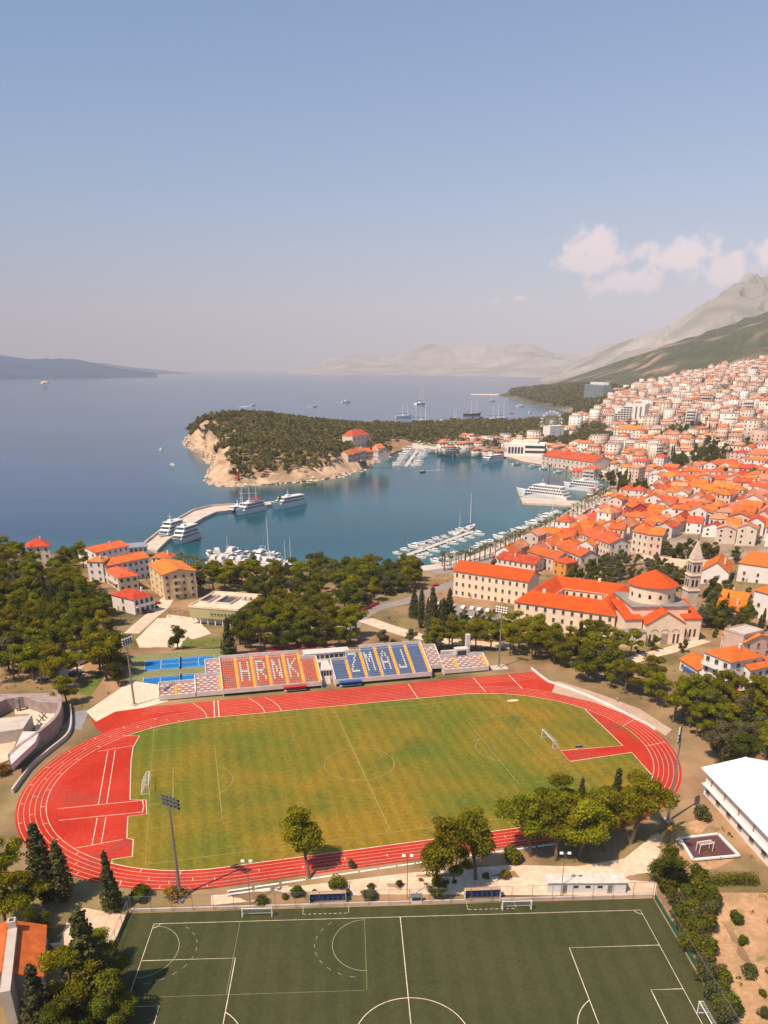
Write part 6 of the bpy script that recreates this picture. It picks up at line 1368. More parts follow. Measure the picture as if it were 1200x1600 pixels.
# housing areas
OLD = plan([(776, 882), (800, 862), (850, 838), (905, 808), (960, 786), (990, 770), (1040, 745), (1110, 735), (1270, 740), (1270, 862), (1150, 852), (1110, 838), (1060, 838), (1000, 846), (950, 868), (905, 880), (860, 878), (800, 893)])
MID = plan([(905, 745), (870, 722), (900, 705), (960, 695), (1010, 690), (1270, 680), (1270, 742), (1110, 736), (1040, 746), (990, 770)])
MID2 = plan([(690, 706), (670, 696), (720, 690), (800, 690), (880, 700), (900, 706), (880, 722), (800, 716)])
UP = plan([(885, 668), (930, 640), (960, 612), (1000, 602), (1060, 590), (1130, 575), (1200, 565), (1290, 556), (1290, 690), (1010, 690), (940, 692), (890, 690)])
GARD = [plan(q) for q in ([(880, 905), (960, 872), (1010, 872), (1070, 860), (1080, 905), (1070, 935), (990, 915), (940, 925)], [(1030, 862), (1090, 858), (1150, 868), (1150, 885), (1070, 880)], [(935, 735), (985, 745), (1020, 775), (985, 785), (950, 760)], [(1075, 690), (1130, 700), (1130, 722), (1080, 718)], [(905, 668), (950, 672), (955, 700), (900, 698)], [(1045, 720), (1100, 715), (1100, 738), (1050, 742)], [(1036, 700), (1066, 700), (1066, 738), (1040, 738)], [(1084, 708), (1142, 706), (1146, 734), (1088, 738)], [(1050, 664), (1110, 668), (1105, 684), (1050, 680)], [(1148, 690), (1172, 690), (1172, 708), (1148, 708)], [(1010, 650), (1040, 655), (1050, 672), (1015, 668)])]
BLOCK += GARD
CAND = []
def lay(poly, sx, sy, ang, zone, jit, skip, seed, block=(4, 6.5)):
    rg = random.Random(seed); c, s = math.cos(ang), math.sin(ang); U_ = [p[0]*c+p[1]*s for p in poly]; V_ = [-p[0]*s+p[1]*c for p in poly]; v = min(V_); j = 0
    while v < max(V_):
        u = min(U_)+rg.uniform(0, sx); i = 0
        while u < max(U_):
            uu = u+rg.uniform(-jit, jit); vv = v+rg.uniform(-jit, jit); x, y = uu*c-vv*s, uu*s+vv*c
            if pip(x, y, poly) and free(x, y) and rg.random() > skip: CAND.append((x, y, ang+rg.choice([0, 0, math.pi/2, math.pi, -math.pi/2])+rg.gauss(0, .10), zone, rg.random(), rg.random(), rg.random()))
            i += 1; u += sx*rg.uniform(.85, 1.2)+(block[1] if i % 5 == 0 else 0)
        j += 1; v += sy+(block[1] if j % 3 == 0 else 0)
lay(OLD, 12.0, 11.0, R(57), 'old', 1.3, .05, 1, (4, 4)); lay(MID, 17, 16, R(50), 'mid', 1.8, .1, 2); lay(MID2, 17, 17, R(20), 'mid', 2, .35, 3); lay(UP, 21, 21, R(62), 'new', 3, .12, 4, (4, 8))
rows = []
for x, y, rz, zone, r1, r2, r3 in CAND:
    z = zt(x, y); pxx, pyy = project(x, y, z)
    if not (-20 < pxx < 1235): continue
    zk = 'new' if zone == 'new' or (zone == 'mid' and r1 < .45) else 'old'; ks = [i for i, k in enumerate(KINDS_H) if k[0] == zk]; k = ks[int(r2*len(ks))]
    wc = ['cream', 'white', 'pink', 'cream', 'white'][int(r3*5)]; rf = KINDS_H[k][5]; rc = 'pale' if rf == 'flat' else ['orange', 'faded red', 'orange', 'ochre', 'orange', 'faded red', 'orange'][int(r1*6.99)] if zone != 'new' else ['faded red', 'orange', 'faded red'][int(r1*2.99)]
    rows.append((x*x+y*y, x, y, z, rz, k, wc, rc, pyy, r1))
rows.sort()
BANDS = [(2000, 870, 'lowest old-town row above garden'), (870, 850, 'second old-town row above garden'), (850, 835, 'third old-town row above garden'), (835, 822, 'row level with monastery-side moorings'), (822, 810, 'row level with lower promenade palms'), (810, 798, 'row level with short stone pier'), (798, 786, 'row level with cruise yacht'), (786, 774, 'row level with harbour corner'), (774, 760, 'row level with corner quay'), (760, 745, 'row just above harbour corner'), (745, 730, 'row level with the ferry'), (730, 715, 'row level with far quay'), (715, 700, 'row level with terminal roof'), (700, -99, 'rows higher than the terminal')]
for i, (q, x, y, z, rz, k, wc, rc, pyy, r1) in enumerate(rows[:270]):
    wl, ro, wn = hmesh(k, wc, rc); s = .92+.2*r1
    t = obj('town_house', None, None, (x, y, z), rz, (s*(.82+.45*((r1*31) % 1)), s*(.85+.35*((r1*17) % 1)), .8+.45*((r1*7) % 1)), None, 'house'); obj('wall', wl, t); obj('roof', ro, t); obj('windows', wn, t, kind='stuff')
    bd = next(b_[2] for b_ in BANDS if b_[1] <= pyy < b_[0] or b_[1] == -99); reg(t, f'{wc} house with {rc} {KINDS_H[k][5]} roof', bd)
# the rest of the town climbing the slope: one mass
ATTH = mat('town_mass', (1, 1, 1), .88, .06, .3, attr=True)
Vs, Cs, Tt, oo = [], [], [], 0
_cache = {}
for (q, x, y, z, rz, k, wc, rc, pyy, r1) in rows[270:]:
    if k not in _cache:
        out = []
        for mb_ in KINDS_H[k][1:4]:
            T_ = [(f[0], f[a], f[a+1]) for f in mb_.f for a in range(1, len(f)-1)]; out.append((np.array(mb_.v), np.array(T_)))
        _cache[k] = out
    wcol = {'cream': (.64, .53, .44), 'white': (.70, .62, .56), 'pink': (.62, .42, .34)}[wc]; rcol = {'orange': (.58, .19, .08), 'faded red': (.56, .26, .16), 'ochre': (.62, .26, .09), 'pale': (.55, .44, .38)}[rc]
    s = .92+.3*r1; c_, s_ = math.cos(rz)*s, math.sin(rz)*s
    for (v, T_), cl in zip(_cache[k], (wcol, rcol, (.10, .09, .09))):
        vx = v[:,0]*(.7+.75*((r1*31) % 1)); vy = v[:,1]*(.8+.45*((r1*17) % 1)); W = np.c_[vx*c_-vy*s_+x, vx*s_+vy*c_+y, v[:,2]*(.7+.8*((r1*7) % 1)**1.5)+z]; Vs.append(W); Tt.append(T_+oo); oo += len(W); Cs.append(np.tile(np.array([cl])*(.78+.40*((r1*13) % 1)), (len(W), 1)))
if Vs: obj('hillside_town', np_mesh('hillside_town', np.vstack(Vs), np.vstack(Tt), ATTH, np.vstack(Cs)), kind='stuff', label='pale and orange houses packed up the distant hillside')
print('houses', len(rows))
# ================================================================== ground dressing near the stadium
HARD = []
def patch(name, pxs, m_, label, lift=.05, grid=5):
    if name not in ('soil', 'lawn', 'clearing'): HARD.append(px_poly(pxs))
    drape(name, px_poly(pxs), m_, lift, grid, kind='structure', label=label)
patch('path', [(330, 1400), (480, 1384), (640, 1364), (800, 1352), (900, 1354), (975, 1342), (1005, 1318), (1026, 1300), (1040, 1310), (1026, 1345), (1026, 1399), (985, 1400), (800, 1398), (640, 1396), (440, 1404), (330, 1414)], PATHM, 'dusty pale service path above the turf pitch', .05)
patch('yard', [(66, 1420), (130, 1416), (196, 1430), (185, 1470), (140, 1510), (110, 1500), (70, 1470)], PATHM, 'pale yard beside the lower left house', .05)
patch('soil', [(1100, 1395), (1200, 1395), (1230, 1600), (1140, 1600), (1120, 1500)], SOILM, 'dry sandy plot at the lower right', .04)
patch('soil', [(1030, 1330), (1060, 1290), (1110, 1275), (1150, 1340), (1120, 1358), (1050, 1362)], SOILM, 'dry soil around the palm and play court', .04)
patch('forecourt', [(135, 1112), (205, 1064), (262, 1072), (262, 1096), (225, 1106), (180, 1112), (150, 1128)], SAND, 'pale sandy forecourt beside the stand', .05)
patch('court_yard', [(212, 1000), (246, 966), (306, 966), (300, 985), (280, 1012), (218, 1012)], SAND, 'pale bowling courts beyond the tennis courts', .06)
patch('lawn', [(285, 1000), (345, 995), (345, 1012), (285, 1016)], GRASS, 'green lawn behind the tennis courts', .05); patch('lawn', [(120, 1080), (160, 1040), (166, 1052), (140, 1090)], GRASS, 'green verge beside the car park', .05)
patch('red_strip', [(390, 1022), (505, 1010), (497, 1003), (400, 1012)], mat('red_running_strip', (.50, .06, .06), .9, .1, .3), 'red strip of ground behind the HRNK stand', .06)
patch('car_park', [(88, 1030), (130, 1014), (152, 1020), (128, 1058), (88, 1056)], PATHM, 'pale car park under the pines', .05)
patch('apron', [(96, 1138), (118, 1112), (140, 1108), (128, 1140)], mat('grey_slab', (.25, .24, .25), .9, .15, .4), 'grey paved slab between the stone complex and track', .05)
ribbon('road', [(540, 990), (560, 966), (590, 950), (640, 938), (690, 918), (730, 905)], 8, ASPH, 'curving road from the stadium down to the monastery', .08)
ribbon('road', [(570, 968), (610, 982), (660, 996), (720, 1004), (800, 1010)], 8, PATHM, 'pale road behind the stadium towards the church', .09)
ribbon('road', [(930, 1052), (1000, 1028), (1050, 1015), (1100, 1000)], 6, PATHM, 'pale lane in front of the church', .08)
ribbon('road', [(205, 990), (232, 966), (252, 950), (262, 935)], 6, PATHM, 'pale lane between white villa and bowling courts', .08)
patch('car_park', [(672, 935), (720, 950), (790, 962), (780, 978), (700, 972), (668, 958)], ASPH, 'car park in front of the monastery wing', .07)
patch('walkway', [(862, 1082), (930, 1098), (1000, 1125), (1040, 1150), (1050, 1140), (1000, 1108), (930, 1082), (870, 1064)], two_tone('walkway_paving', (.50, .36, .27), (.44, .31, .23), .12), 'pale walkway outside the right curve', .05)
for q in ([(262, 960), (306, 966), (330, 990), (300, 1000), (258, 968)], [(376, 985), (470, 1000), (540, 985), (520, 960), (440, 950)]): patch('clearing', q, SAND if q[0][0] < 300 else SOILM, 'bare trodden ground beside the pavilion' if q[0][0] < 300 else 'bare trodden ground under the park trees', .05)
# play court with climbing frame
pc = px_poly([(1062, 1311), (1122, 1304), (1154, 1340), (1082, 1347)]); drape('play_court', pc, mat('maroon_rubber', (.115, .045, .05), .9, .12, .5), .09, 4, kind='structure', label='dark maroon play court with white kerb')
kb = thing('court_kerb', 'white kerb framing the maroon play court', 'kerb', (*pc[0], zt(*pc[0])))
for a, b_ in zip(pc, pc[1:]+pc[:1]): m = MB(); o = kb.location; m.bar((a[0]-o.x, a[1]-o.y, .15), (b_[0]-o.x, b_[1]-o.y, .15), .6, .35); m.build('kerb_stone', WHITE, kb)
p = at(1100, 1330); cf = thing('climbing_frame', 'white tubular climbing frame on the maroon play court', 'climbing frame', p, .25)
for x in (-1.6, 1.6):
    for y in (-.6, .6): MB().tube((x, y, 0), (x, y, 2.2), .09, n=6).build('post', WHITE, cf)
for i in range(8): x = -1.6+i*3.2/7; MB().tube((x, -.6, 2.2), (x, .6, 2.2), .06, n=6).build('rung', WHITE, cf)
for y in (-.6, .6): MB().tube((-1.6, y, 2.2), (1.6, y, 2.2), .08, n=6).build('side_rail', WHITE, cf)
MB().tube((2.6, .5, 0), (2.6, .5, 1.8), .08, n=6).build('post', WHITE, cf)

# ------------------------------------------------------------------ fences and walls round the turf
GREEN = mat('green_windbreak', (.012, .11, .065), .8, .15, .6)
def fence(label, pts, h, step, panel=None, pm=None, lean=0, wires=4, name='fence'):
    o = Vector((*pts[0], zt(*pts[0]))); t = thing(name, label, 'fence', o); d = 0; P = []
    for a, b_ in zip(pts[:-1], pts[1:]):
        L = math.hypot(b_[0]-a[0], b_[1]-a[1]); n = max(1, round(L/step))
        for i in range(n): P.append((a[0]+(b_[0]-a[0])*i/n, a[1]+(b_[1]-a[1])*i/n))
    P.append(pts[-1]); P = [Vector((x, y, zt(x, y)))-o for x, y in P]
    for q in P: MB().tube(tuple(q-Vector((0, 0, .3))), tuple(q+Vector((0, 0, h))), .05, n=6).build('post', METAL, t)
    for a, b_ in zip(P[:-1], P[1:]):
        m = MB(); m.bar(tuple(a+Vector((0, 0, h))), tuple(b_+Vector((0, 0, h))), .05, .05); m.build('top_rail', METAL, t)
        m = MB(); n = int((b_-a).length/.5)
        for k in range(wires): zz = h*(k+.5)/wires; m.bar(tuple(a+Vector((0, 0, zz))), tuple(b_+Vector((0, 0, zz))), .012, .012)
        for k in range(n): c = a.lerp(b_, (k+.5)/n); m.bar(tuple(c), tuple(c+Vector((0, 0, h))), .012, .012)
        m.build('wire_mesh', METAL, t, kind='stuff')
        if panel: m = MB(); m.bar(tuple(a+Vector((0, 0, panel/2))), tuple(b_+Vector((0, 0, panel/2))), .05, panel); m.build('windbreak_panel', pm or GREEN, t)
    return t
TN = [T2W(*p) for p in [(-51.6, 33.9), (-20, 33.95), (-6, 34.0), (14, 34.0), (50.2, 34.1)]]
fence('tall wire fence along the far side line of turf', TN, 3.6, 4.2)
fence('wire fence with green windbreak along the right of turf', [T2W(50.4, 33.6), T2W(50.6, 10), T2W(50.8, -14)], 3.2, 4.0, 1.25, GREEN)
fence('wire fence with dark windbreak along the shaded left of turf', [T2W(-51.9, 33.6), T2W(-52.4, 8), T2W(-53.2, -14)], 3.0, 4.0, .9, mat('grey_green_panel', (.10, .13, .11), .8, .15, .6))
# low white spectator rails and bench steps below the near straight
rl = [S2W(*p) for p in [(-37, -47.6), (-10, -47.3), (10, -47.0), (34, -47.2)]]; rt = thing('bench_row', 'long white bench steps below the near straight of track', 'bench', (*rl[0], zt(*rl[0])))
for a, b_ in zip(rl[:-1], rl[1:]):
    n = 5
    for i in range(n):
        for k, (dy, z) in enumerate(((0, .55), (-.9, .30))):
            p = Vector(a).lerp(Vector(b_), i/n+.01); q = Vector(a).lerp(Vector(b_), (i+1)/n-.01); o = rt.location; dn = Vector((math.sin(STH), -math.cos(STH)))*(-dy); m = MB(); m.bar((p.x-o.x+dn.x, p.y-o.y+dn.y, z), (q.x-o.x+dn.x, q.y-o.y+dn.y, z), .45, .1); m.build('bench_plank', WHITE, rt)
            m = MB(); m.box(0, .3, -.2, .2, -.3, z-.05); oo_ = m.build('bench_support', CONC, rt); oo_.location = (p.x-o.x+dn.x, p.y-o.y+dn.y, 0)
inf = [S2W(-46+i*4.2, -45.7-.0) for i in range(27)]; fence('low rail between track and service path', [inf[0], inf[9], inf[18], inf[-1]], 1.0, 3.0, wires=1, name='railing')
cw = thing('retaining_wall', 'low pale wall between service path and the pitch fence', 'wall', (*TN[0], TZ))
for a, b_ in zip(TN[:-1], TN[1:]):
    m = MB(); o = cw.location; m.bar((a[0]-o.x, a[1]-o.y+.45, .15), (b_[0]-o.x, b_[1]-o.y+.45, .15), .4, .7); m.build('wall_section', CONC, cw)
gw = [at(a, b_)[:2] for a, b_ in [(1030, 880), (1080, 886), (1130, 884), (1150, 880)]]; gt = thing('garden_wall', 'long pale garden wall left of the bell tower', 'wall', (*gw[0], zt(*gw[0])))
GW2 = [at(a, b_)[:2] for a, b_ in [(1003, 876), (1030, 882), (1072, 887)]]
for L in (gw, GW2):
    for a, b_ in zip(L[:-1], L[1:]): m = MB(); o = gt.location; m.bar((a[0]-o.x, a[1]-o.y, zt(*a)-o.z+1.2), (b_[0]-o.x, b_[1]-o.y, zt(*b_)-o.z+1.2), .8, 4.5); m.build('wall_section', STONE, gt)
rw = [at(a, b_)[:2] for a, b_ in [(553, 966), (566, 956), (592, 944)]]; rt2 = thing('red_wall', 'low bright red wall along the curving road', 'wall', (*rw[0], zt(*rw[0])))
for a, b_ in zip(rw[:-1], rw[1:]): m = MB(); o = rt2.location; m.bar((a[0]-o.x, a[1]-o.y, .6+zt(*a)-o.z), (b_[0]-o.x, b_[1]-o.y, .6+zt(*b_)-o.z), .5, 1.6); m.build('wall_section', REDP, rt2)

# ------------------------------------------------------------------ cars
CARM = {'white': mat('car_white', (.72, .71, .70), .3, .03, 1, spec=.5), 'silver': mat('car_silver', (.40, .41, .42), .3, .03, 1, metal=.4), 'red': mat('car_red', (.45, .03, .03), .3, .03, 1, spec=.5), 'black': mat('car_black', (.03, .03, .035), .3, .03, 1, spec=.5), 'blue': mat('car_blue', (.05, .11, .25), .3, .03, 1, spec=.5)}
RUB = mat('tyre_rubber', (.02, .02, .02), .9, .1, 1); CARP = {}
def car_proto(c, van=False):
    t = obj('parked_van' if van else 'parked_car', None, None, (0, -500, 0), cat='van' if van else 'car'); L, W, H = (5.2, 1.95, 2.3) if van else (4.2, 1.76, 1.45)
    prof = [(-L/2, .35), (-L/2, .95), (-L/2+.25, 1.0), (-L*.28, H-.05), (L*.08, H), (L*.24, .95), (L/2-.1, .82), (L/2, .4)] if not van else [(-L/2, .35), (-L/2, H-.1), (-L/2+.1, H), (L*.26, H), (L*.38, 1.15), (L/2-.05, 1.0), (L/2, .4)]
    b = MB(); n = len(prof); v = []
    for s in (-1, 1): v += [(x, s*(W/2 if z < 1.02 else W/2-.16), z) for x, z in prof]
    b.add(v, [tuple(range(n)), tuple(range(2*n-1, n-1, -1))]+[((i+1) % n, i, n+i, n+(i+1) % n) for i in range(n)]); b.build('body', CARM[c], t)
    w = W/2-.13; b = MB(); z0, z1 = (1.02, H-.12) if not van else (1.3, H-.35)
    for s in (-1, 1): X = (-L*.30, L*.20, L*.07, -L*.25) if not van else (L*.08, L*.33, L*.26, L*.08); y0, y1 = s*(W/2-.05), s*(W/2-.13); b.add([(X[0], y0, z0), (X[1], y0, z0), (X[2], y1, z1), (X[3], y1, z1)], [(0,1,2,3) if s < 0 else (3,2,1,0)])
    b.build('side_windows', GLASS, t); b = MB(); xa, xb = (L*.235, L*.095) if not van else (L*.375, L*.275); b.add([(xa+.03, -w, z0), (xa+.03, w, z0), (xb+.03, w*.9, z1), (xb+.03, -w*.9, z1)], [(0,1,2,3)]); b.build('windscreen', GLASS, t)
    for x in (-L*.3, L*.3):
        for s in (-1, 1): MB().tube((x, s*(W/2-.2), .32), (x, s*(W/2+.02), .32), .32, n=10).build('wheel', RUB, t)
    return t
for c in CARM: CARP[c] = car_proto(c)
CARP['van'] = car_proto('white', True); CUSED = set()
def car(c, x, y, rz, where):
    o = CARP[c]; p = (x, y, zt(x, y)+.09)
    if c not in CUSED: CUSED.add(c); o.location = p; o.rotation_euler = (0, 0, rz); KIDS.setdefault(o.name, list(o.children))
    else: o = dup(o, p, rz)
    reg(o, 'white van' if c == 'van' else c+' car', where)
crg = random.Random(8); CC = ['white', 'white', 'silver', 'silver', 'black', 'blue', 'red', 'black', 'white']
for o_, ws in ((17.5, 'parked on promenade side of waterfront road'), (27.6, 'parked on town side of waterfront road')):
    L = off(o_); acc = 0
    for i in range(6, len(L)-2):
        a, b_ = Vector(L[i]), Vector(L[i+1]); d = (b_-a).length; n = int(d/6.6)
        for k in range(n):
            if crg.random() < .2: continue
            p = a.lerp(b_, (k+.5)/n); car(crg.choice(CC), p.x, p.y, math.atan2(b_.y-a.y, b_.x-a.x)+math.pi/2*(o_ > 20)*0+crg.uniform(-.04, .04), ws)
for q, c, rz in (((128, 1037), 'van', 1.2), ((122, 1052), 'silver', .5), ((118, 1056), 'black', .5), ((80, 1041), 'white', .3), ((86, 1047), 'black', .3), ((78, 1052), 'red', .3), ((96, 1040), 'silver', 1.2), ((68, 1062), 'silver', .4)): p = at(*q); car(c, p[0], p[1], rz, 'in the car park under pines')
for i in range(16):
    q = (684+i % 8*13+crg.uniform(-2, 2), 946+(i//8)*16+i % 8*1.6); p = at(*q); car(crg.choice(CC), p[0], p[1], 1.2+crg.uniform(-.1, .1), 'in the monastery car park')
for q, c, w in (((566, 964), 'silver', 'on the bend by the red wall'), ((680, 916), 'red', 'on the road beside the monastery wing'), ((244, 944), 'red', 'below the yellow apartment block'), ((240, 950), 'blue', 'below the yellow apartment block'), ((232, 958), 'black', 'beside the white villa')): p = at(*q); car(c, p[0], p[1], .6, w)
# umbrellas over waterside cafes
for i, (q, c) in enumerate((((918, 884), REDP), ((905, 890), WHITE), ((330, 897), WHITE), ((318, 893), WHITE))):
    p = at(*q); t = thing('parasol', ['red', 'white', 'white', 'white'][i]+' cafe parasol '+['beside the garden houses', 'next to the red parasol', 'right of its twin by the little marina', 'left of its twin by the little marina'][i], 'parasol', p, 0, 'cafe parasols'); MB().tube((0, 0, 0), (0, 0, 2.8), .05, n=6).build('pole', METAL, t); MB().lathe([(2.2, 2.3), (1.2, 2.75), (.05, 3.1)], 8).build('canopy', c, t)

# ------------------------------------------------------------------ person on the walkway
def person():
    p = at(964, 1097); me = bpy.data.meshes.new('person')
    J = [(0,0,.95),(0,0,1.2),(0,.01,1.45),(0,.02,1.55),(0,.03,1.68),(.10,0,.92),(.12,.12,.52),(.12,-.02,.08),(.12,.12,.03),(-.10,0,.92),(-.12,-.10,.52),(-.12,-.30,.10),(-.12,-.18,.04),(.19,0,1.42),(.24,-.08,1.14),(.24,.10,.92),(.25,.16,.86),(-.19,0,1.42),(-.24,.05,1.14),(-.24,.22,.96),(-.25,.28,.92)]
    E_ = [(0,1),(1,2),(2,3),(3,4),(0,5),(5,6),(6,7),(7,8),(0,9),(9,10),(10,11),(11,12),(2,13),(13,14),(14,15),(15,16),(2,17),(17,18),(18,19),(19,20)]
    rad = [.15,.14,.15,.055,.10,.10,.065,.042,.035,.10,.065,.042,.035,.065,.045,.034,.04,.065,.045,.034,.04]
    me.from_pydata(J, E_, []); t = obj('person', None, None, p, .5, None, 'person in pale top and dark trousers walking beside the right curve', 'person'); o = obj('body', me, t); md = o.modifiers.new('skin', 'SKIN')
    for v, r_ in zip(me.skin_vertices[0].data, rad): v.radius = (r_, r_*.8)
    me.skin_vertices[0].data[0].use_root = True; o.modifiers.new('sub', 'SUBSURF').levels = 1; me.materials.append(mat('clothes_pale', (.66, .62, .58), .9, .1, 1))
    b = MB(); b.lathe([(.03, 1.70), (.10, 1.72), (.115, 1.80), (.08, 1.86), (.02, 1.88)], 10); b.build('hair', BARK, t)
    for s, L in ((1, [(.10, 0, .98), (.12, .12, .52), (.12, -.02, .10)]), (-1, [(-.10, 0, .98), (-.12, -.10, .52), (-.12, -.30, .12)])): m = MB(); m.tube(L[0], L[1], .115, .08, 8); m.tube(L[1], L[2], .08, .06, 8); m.build('trouser_leg', mat('dark_trousers', (.05, .05, .07), .9, .1, 1), t)
person()

# ================================================================== planting
W1 = 'near straight of the track'
p = at(484, 1374); tree((p[0], p[1], p[2]-.2), 'dense', 15.0, 'lone leaning pine rising over the near straight of track', None, .92, (0, R(-17)))
TREES_ONE = [((676, 1384), 'dense', 17.0, 'left of the two tall pines in front of the red straight', .95, (0, R(-5))), ((744, 1374), 'dense', 16.5, 'right of the two tall pines in front of the red straight', 1.0, (0, R(3))), ((708, 1378), 'pine', 9.5, 'small pine squeezed between the two tall pines', .9, None),
  ((830, 1338), 'dense', 15, 'leftmost pine of the clump before the right curve', 1.15, None), ((868, 1345), 'dense', 15, 'second pine in the clump before the right curve', 1.2, None), ((905, 1338), 'dense', 14, 'third pine in the clump before the right curve', 1.2, None), ((945, 1330), 'dense', 14, 'fourth pine in the clump before the right curve', 1.15, None), ((985, 1318), 'dense', 16, 'rightmost pine of the clump before the right curve', 1.1, None), ((876, 1300), 'pine', 15, 'hindmost pine of the clump before the right curve', 1.0, None), ((940, 1300), 'pine', 12, 'pine behind the clump gap near the spruces', .85, None),
  ((906, 1262), 'spruce', 8, 'smaller spruce behind the pine clump on the field edge', 1, None), ((958, 1280), 'spruce', 13, 'larger spruce behind the pine clump by the curve', 1, None), ((990, 1290), 'pine', 14, 'pine touching the curve behind the clump', .8, None),
  ((74, 1408), 'cypress', 17, 'taller dark cypress at the lower left of the track', 1.5, None), ((102, 1408), 'cypress', 13.5, 'shorter dark cypress at the lower left of the track', 1.5, None), ((176, 1420), 'spruce', 13, 'dark spruce between the cypresses and the floodlight', .85, None),
  ((22, 1392), 'pine', 13, 'round pine left of the cypresses', .95, None), ((50, 1440), 'pine', 11, 'pine in front of the cypresses above the old house', 1.1, None), ((8, 1450), 'pine', 13, 'pine at left edge above the old house', 1.1, None), ((62, 1470), 'broad', 8, 'dark tree behind the ridge of the old house', 1.0, None),
  ((148, 1572), 'spruce', 19, 'big bushy cedar right of the old house', 1.25, None), ((112, 1590), 'pine', 14, 'pine in front of the big bushy cedar', 1.0, None), ((172, 1548), 'pine', 11, 'pine between cedar and turf fence', .8, None), ((70, 1620), 'spruce', 14, 'cedar at bottom edge beside the lean-to', 1.2, None), ((120, 1630), 'broad', 10, 'dark leafy tree at the bottom edge below the cedar', 1.2, None), ((168, 1606), 'broad', 12, 'dark leafy tree against the fence below the cedar', 1.0, None), ((150, 1520), 'pine', 9, 'low pine above the cedar', 1.1, None),
  ((686, 1400), 'broad', 6, 'round dark tree beside the fence between dugouts', 1.05, None), ((278, 1014), 'broad', 11, 'dark broad tree beside the bowling courts', 1.0, None), ((358, 1024), 'spruce', 14, 'dark spruce behind the left end of orange red stand', 1.1, None), ((168, 1062), 'pine', 17, 'big pine left of the tennis court floodlight', 1.0, None), ((186, 1072), 'broad', 9, 'dark tree touching the tennis court fence', 1.0, None), ((105, 1100), 'pine', 10, 'low wide pine above the stone complex', 1.3, None),
  ((0, 1210), 'ybush', 4.0, 'yellow bush at left edge below the stone complex', 1.3, None), ((274, 1402), 'ybush', 3.6, 'yellow-orange bush hiding the floodlight foot', 1.2, None), ((220, 1404), 'bush', 3.6, 'green bush between spruce and floodlight', 1.2, None), ((408, 1412), 'bush', 2.4, 'small yellow-green bush beside the training goal', 1.2, None), ((465, 1398), 'bush', 2.6, 'left bush on the service path under leaning pine', 1.1, None), ((528, 1388), 'bush', 3.4, 'round bush on the bank right of leaning pine', 1.1, None), ((577, 1404), 'dbush', 2.8, 'dark bush on the bank between dugouts', 1.2, None), ((550, 1356), 'dbush', 2.6, 'thin shrub poking over the track rail', .7, None), ((800, 1345), 'bush', 4.0, 'bush at the foot of the right-hand pine clump', 1.2, None), ((788, 1372), 'ybush', 2.6, 'yellow shrub on the bank left of the container', .9, None), ((1096, 1280), 'dbush', 4.2, 'rounded dark bush between palm and sports hall', 1.1, None),
  ((1186, 1160), 'grey', 10, 'grey-green tree behind the sports hall', 1.2, None)]
for q, k, h, lab, wd, tl in TREES_ONE: p = at(*q) if q[1] < 1600 else (*unproj(q[0], q[1], -1.4), -1.4); tree((p[0], p[1], p[2]-.15), k, h, lab, None, wd, tl)
# keep trees off roads and courts
BLOCK += [px_poly(q) for q in ([(200, 1075), (205, 1015), (350, 1008), (350, 1060), (270, 1100)], [(212, 1000), (246, 966), (306, 966), (280, 1012)], [(672, 935), (720, 950), (790, 962), (780, 978), (700, 972), (668, 958)], [(88, 1030), (130, 1014), (152, 1020), (128, 1058), (88, 1056)])]
BLOCK += [road_poly([at(*q)[:2] for q in L], w, 4) for L, w in (([(540, 990), (560, 966), (590, 950), (640, 938), (690, 918), (730, 905)], 10), ([(570, 968), (610, 982), (660, 996), (720, 1004), (800, 1010)], 9), ([(930, 1052), (1000, 1028), (1050, 1015), (1100, 1000)], 8), ([(205, 990), (232, 966), (252, 950), (262, 935)], 8))]
BLOCK.append(STAD_BOX)
fill([(0, 872), (40, 886), (104, 898), (128, 935), (150, 955), (165, 975), (160, 1000), (188, 1030), (185, 1062), (150, 1064), (128, 1068), (92, 1062), (60, 1066), (100, 1078), (-10, 1078), (-20, 872)], 125, [('pine', 5), ('broad', 3), ('grey', 1.2), ('sparse', .8), ('spruce', .5)], (11, 16), 'on the seaside wooded slope', 21, 4.9)
BLOCK.append(px_poly([(34, 884), (92, 884), (96, 912), (34, 912)]))
fill([(108, 905), (140, 915), (172, 930), (176, 948), (150, 950), (125, 930)], 14, [('bush', 3), ('dbush', 3), ('grey', 1)], (6, 11), 'below the hotel', 36, 3)
fill([(98, 872), (132, 872), (132, 896), (98, 890)], 7, [('pine', 2), ('broad', 2)], (9, 12), 'between villa and hotel', 22, 6)
fill([(262, 905), (310, 900), (650, 904), (655, 922), (610, 934), (560, 950), (545, 985), (530, 1012), (470, 1014), (400, 1012), (378, 1000), (385, 925), (310, 925), (270, 930)], 96, [('pine', 4), ('broad', 4), ('grey', 1.0), ('sparse', .6)], (10.5, 15.5), 'in the park below the harbour', 23, 5.2)
fill([(520, 898), (650, 898), (660, 918), (610, 934), (570, 948), (530, 940)], 24, [('pine', 3), ('broad', 4), ('grey', 1)], (10, 14), 'at the harbour end of park', 52, 4.6)
fill([(370, 990), (560, 992), (560, 1012), (510, 1012), (380, 1018)], 12, [('pine', 5), ('broad', 2)], (11, 14), 'directly behind the HRNK stand', 24, 6)
fill([(585, 1000), (660, 1004), (680, 1012), (600, 1010)], 14, [('grey', 2), ('bush', 3), ('broad', 2)], (7, 10), 'behind the ZMAJ stand', 25, 4)
fill([(645, 965), (705, 975), (705, 992), (650, 985)], 10, [('cypress', 3), ('spruce', 2)], (11, 15), 'beside the monastery car park', 26, 3.6)
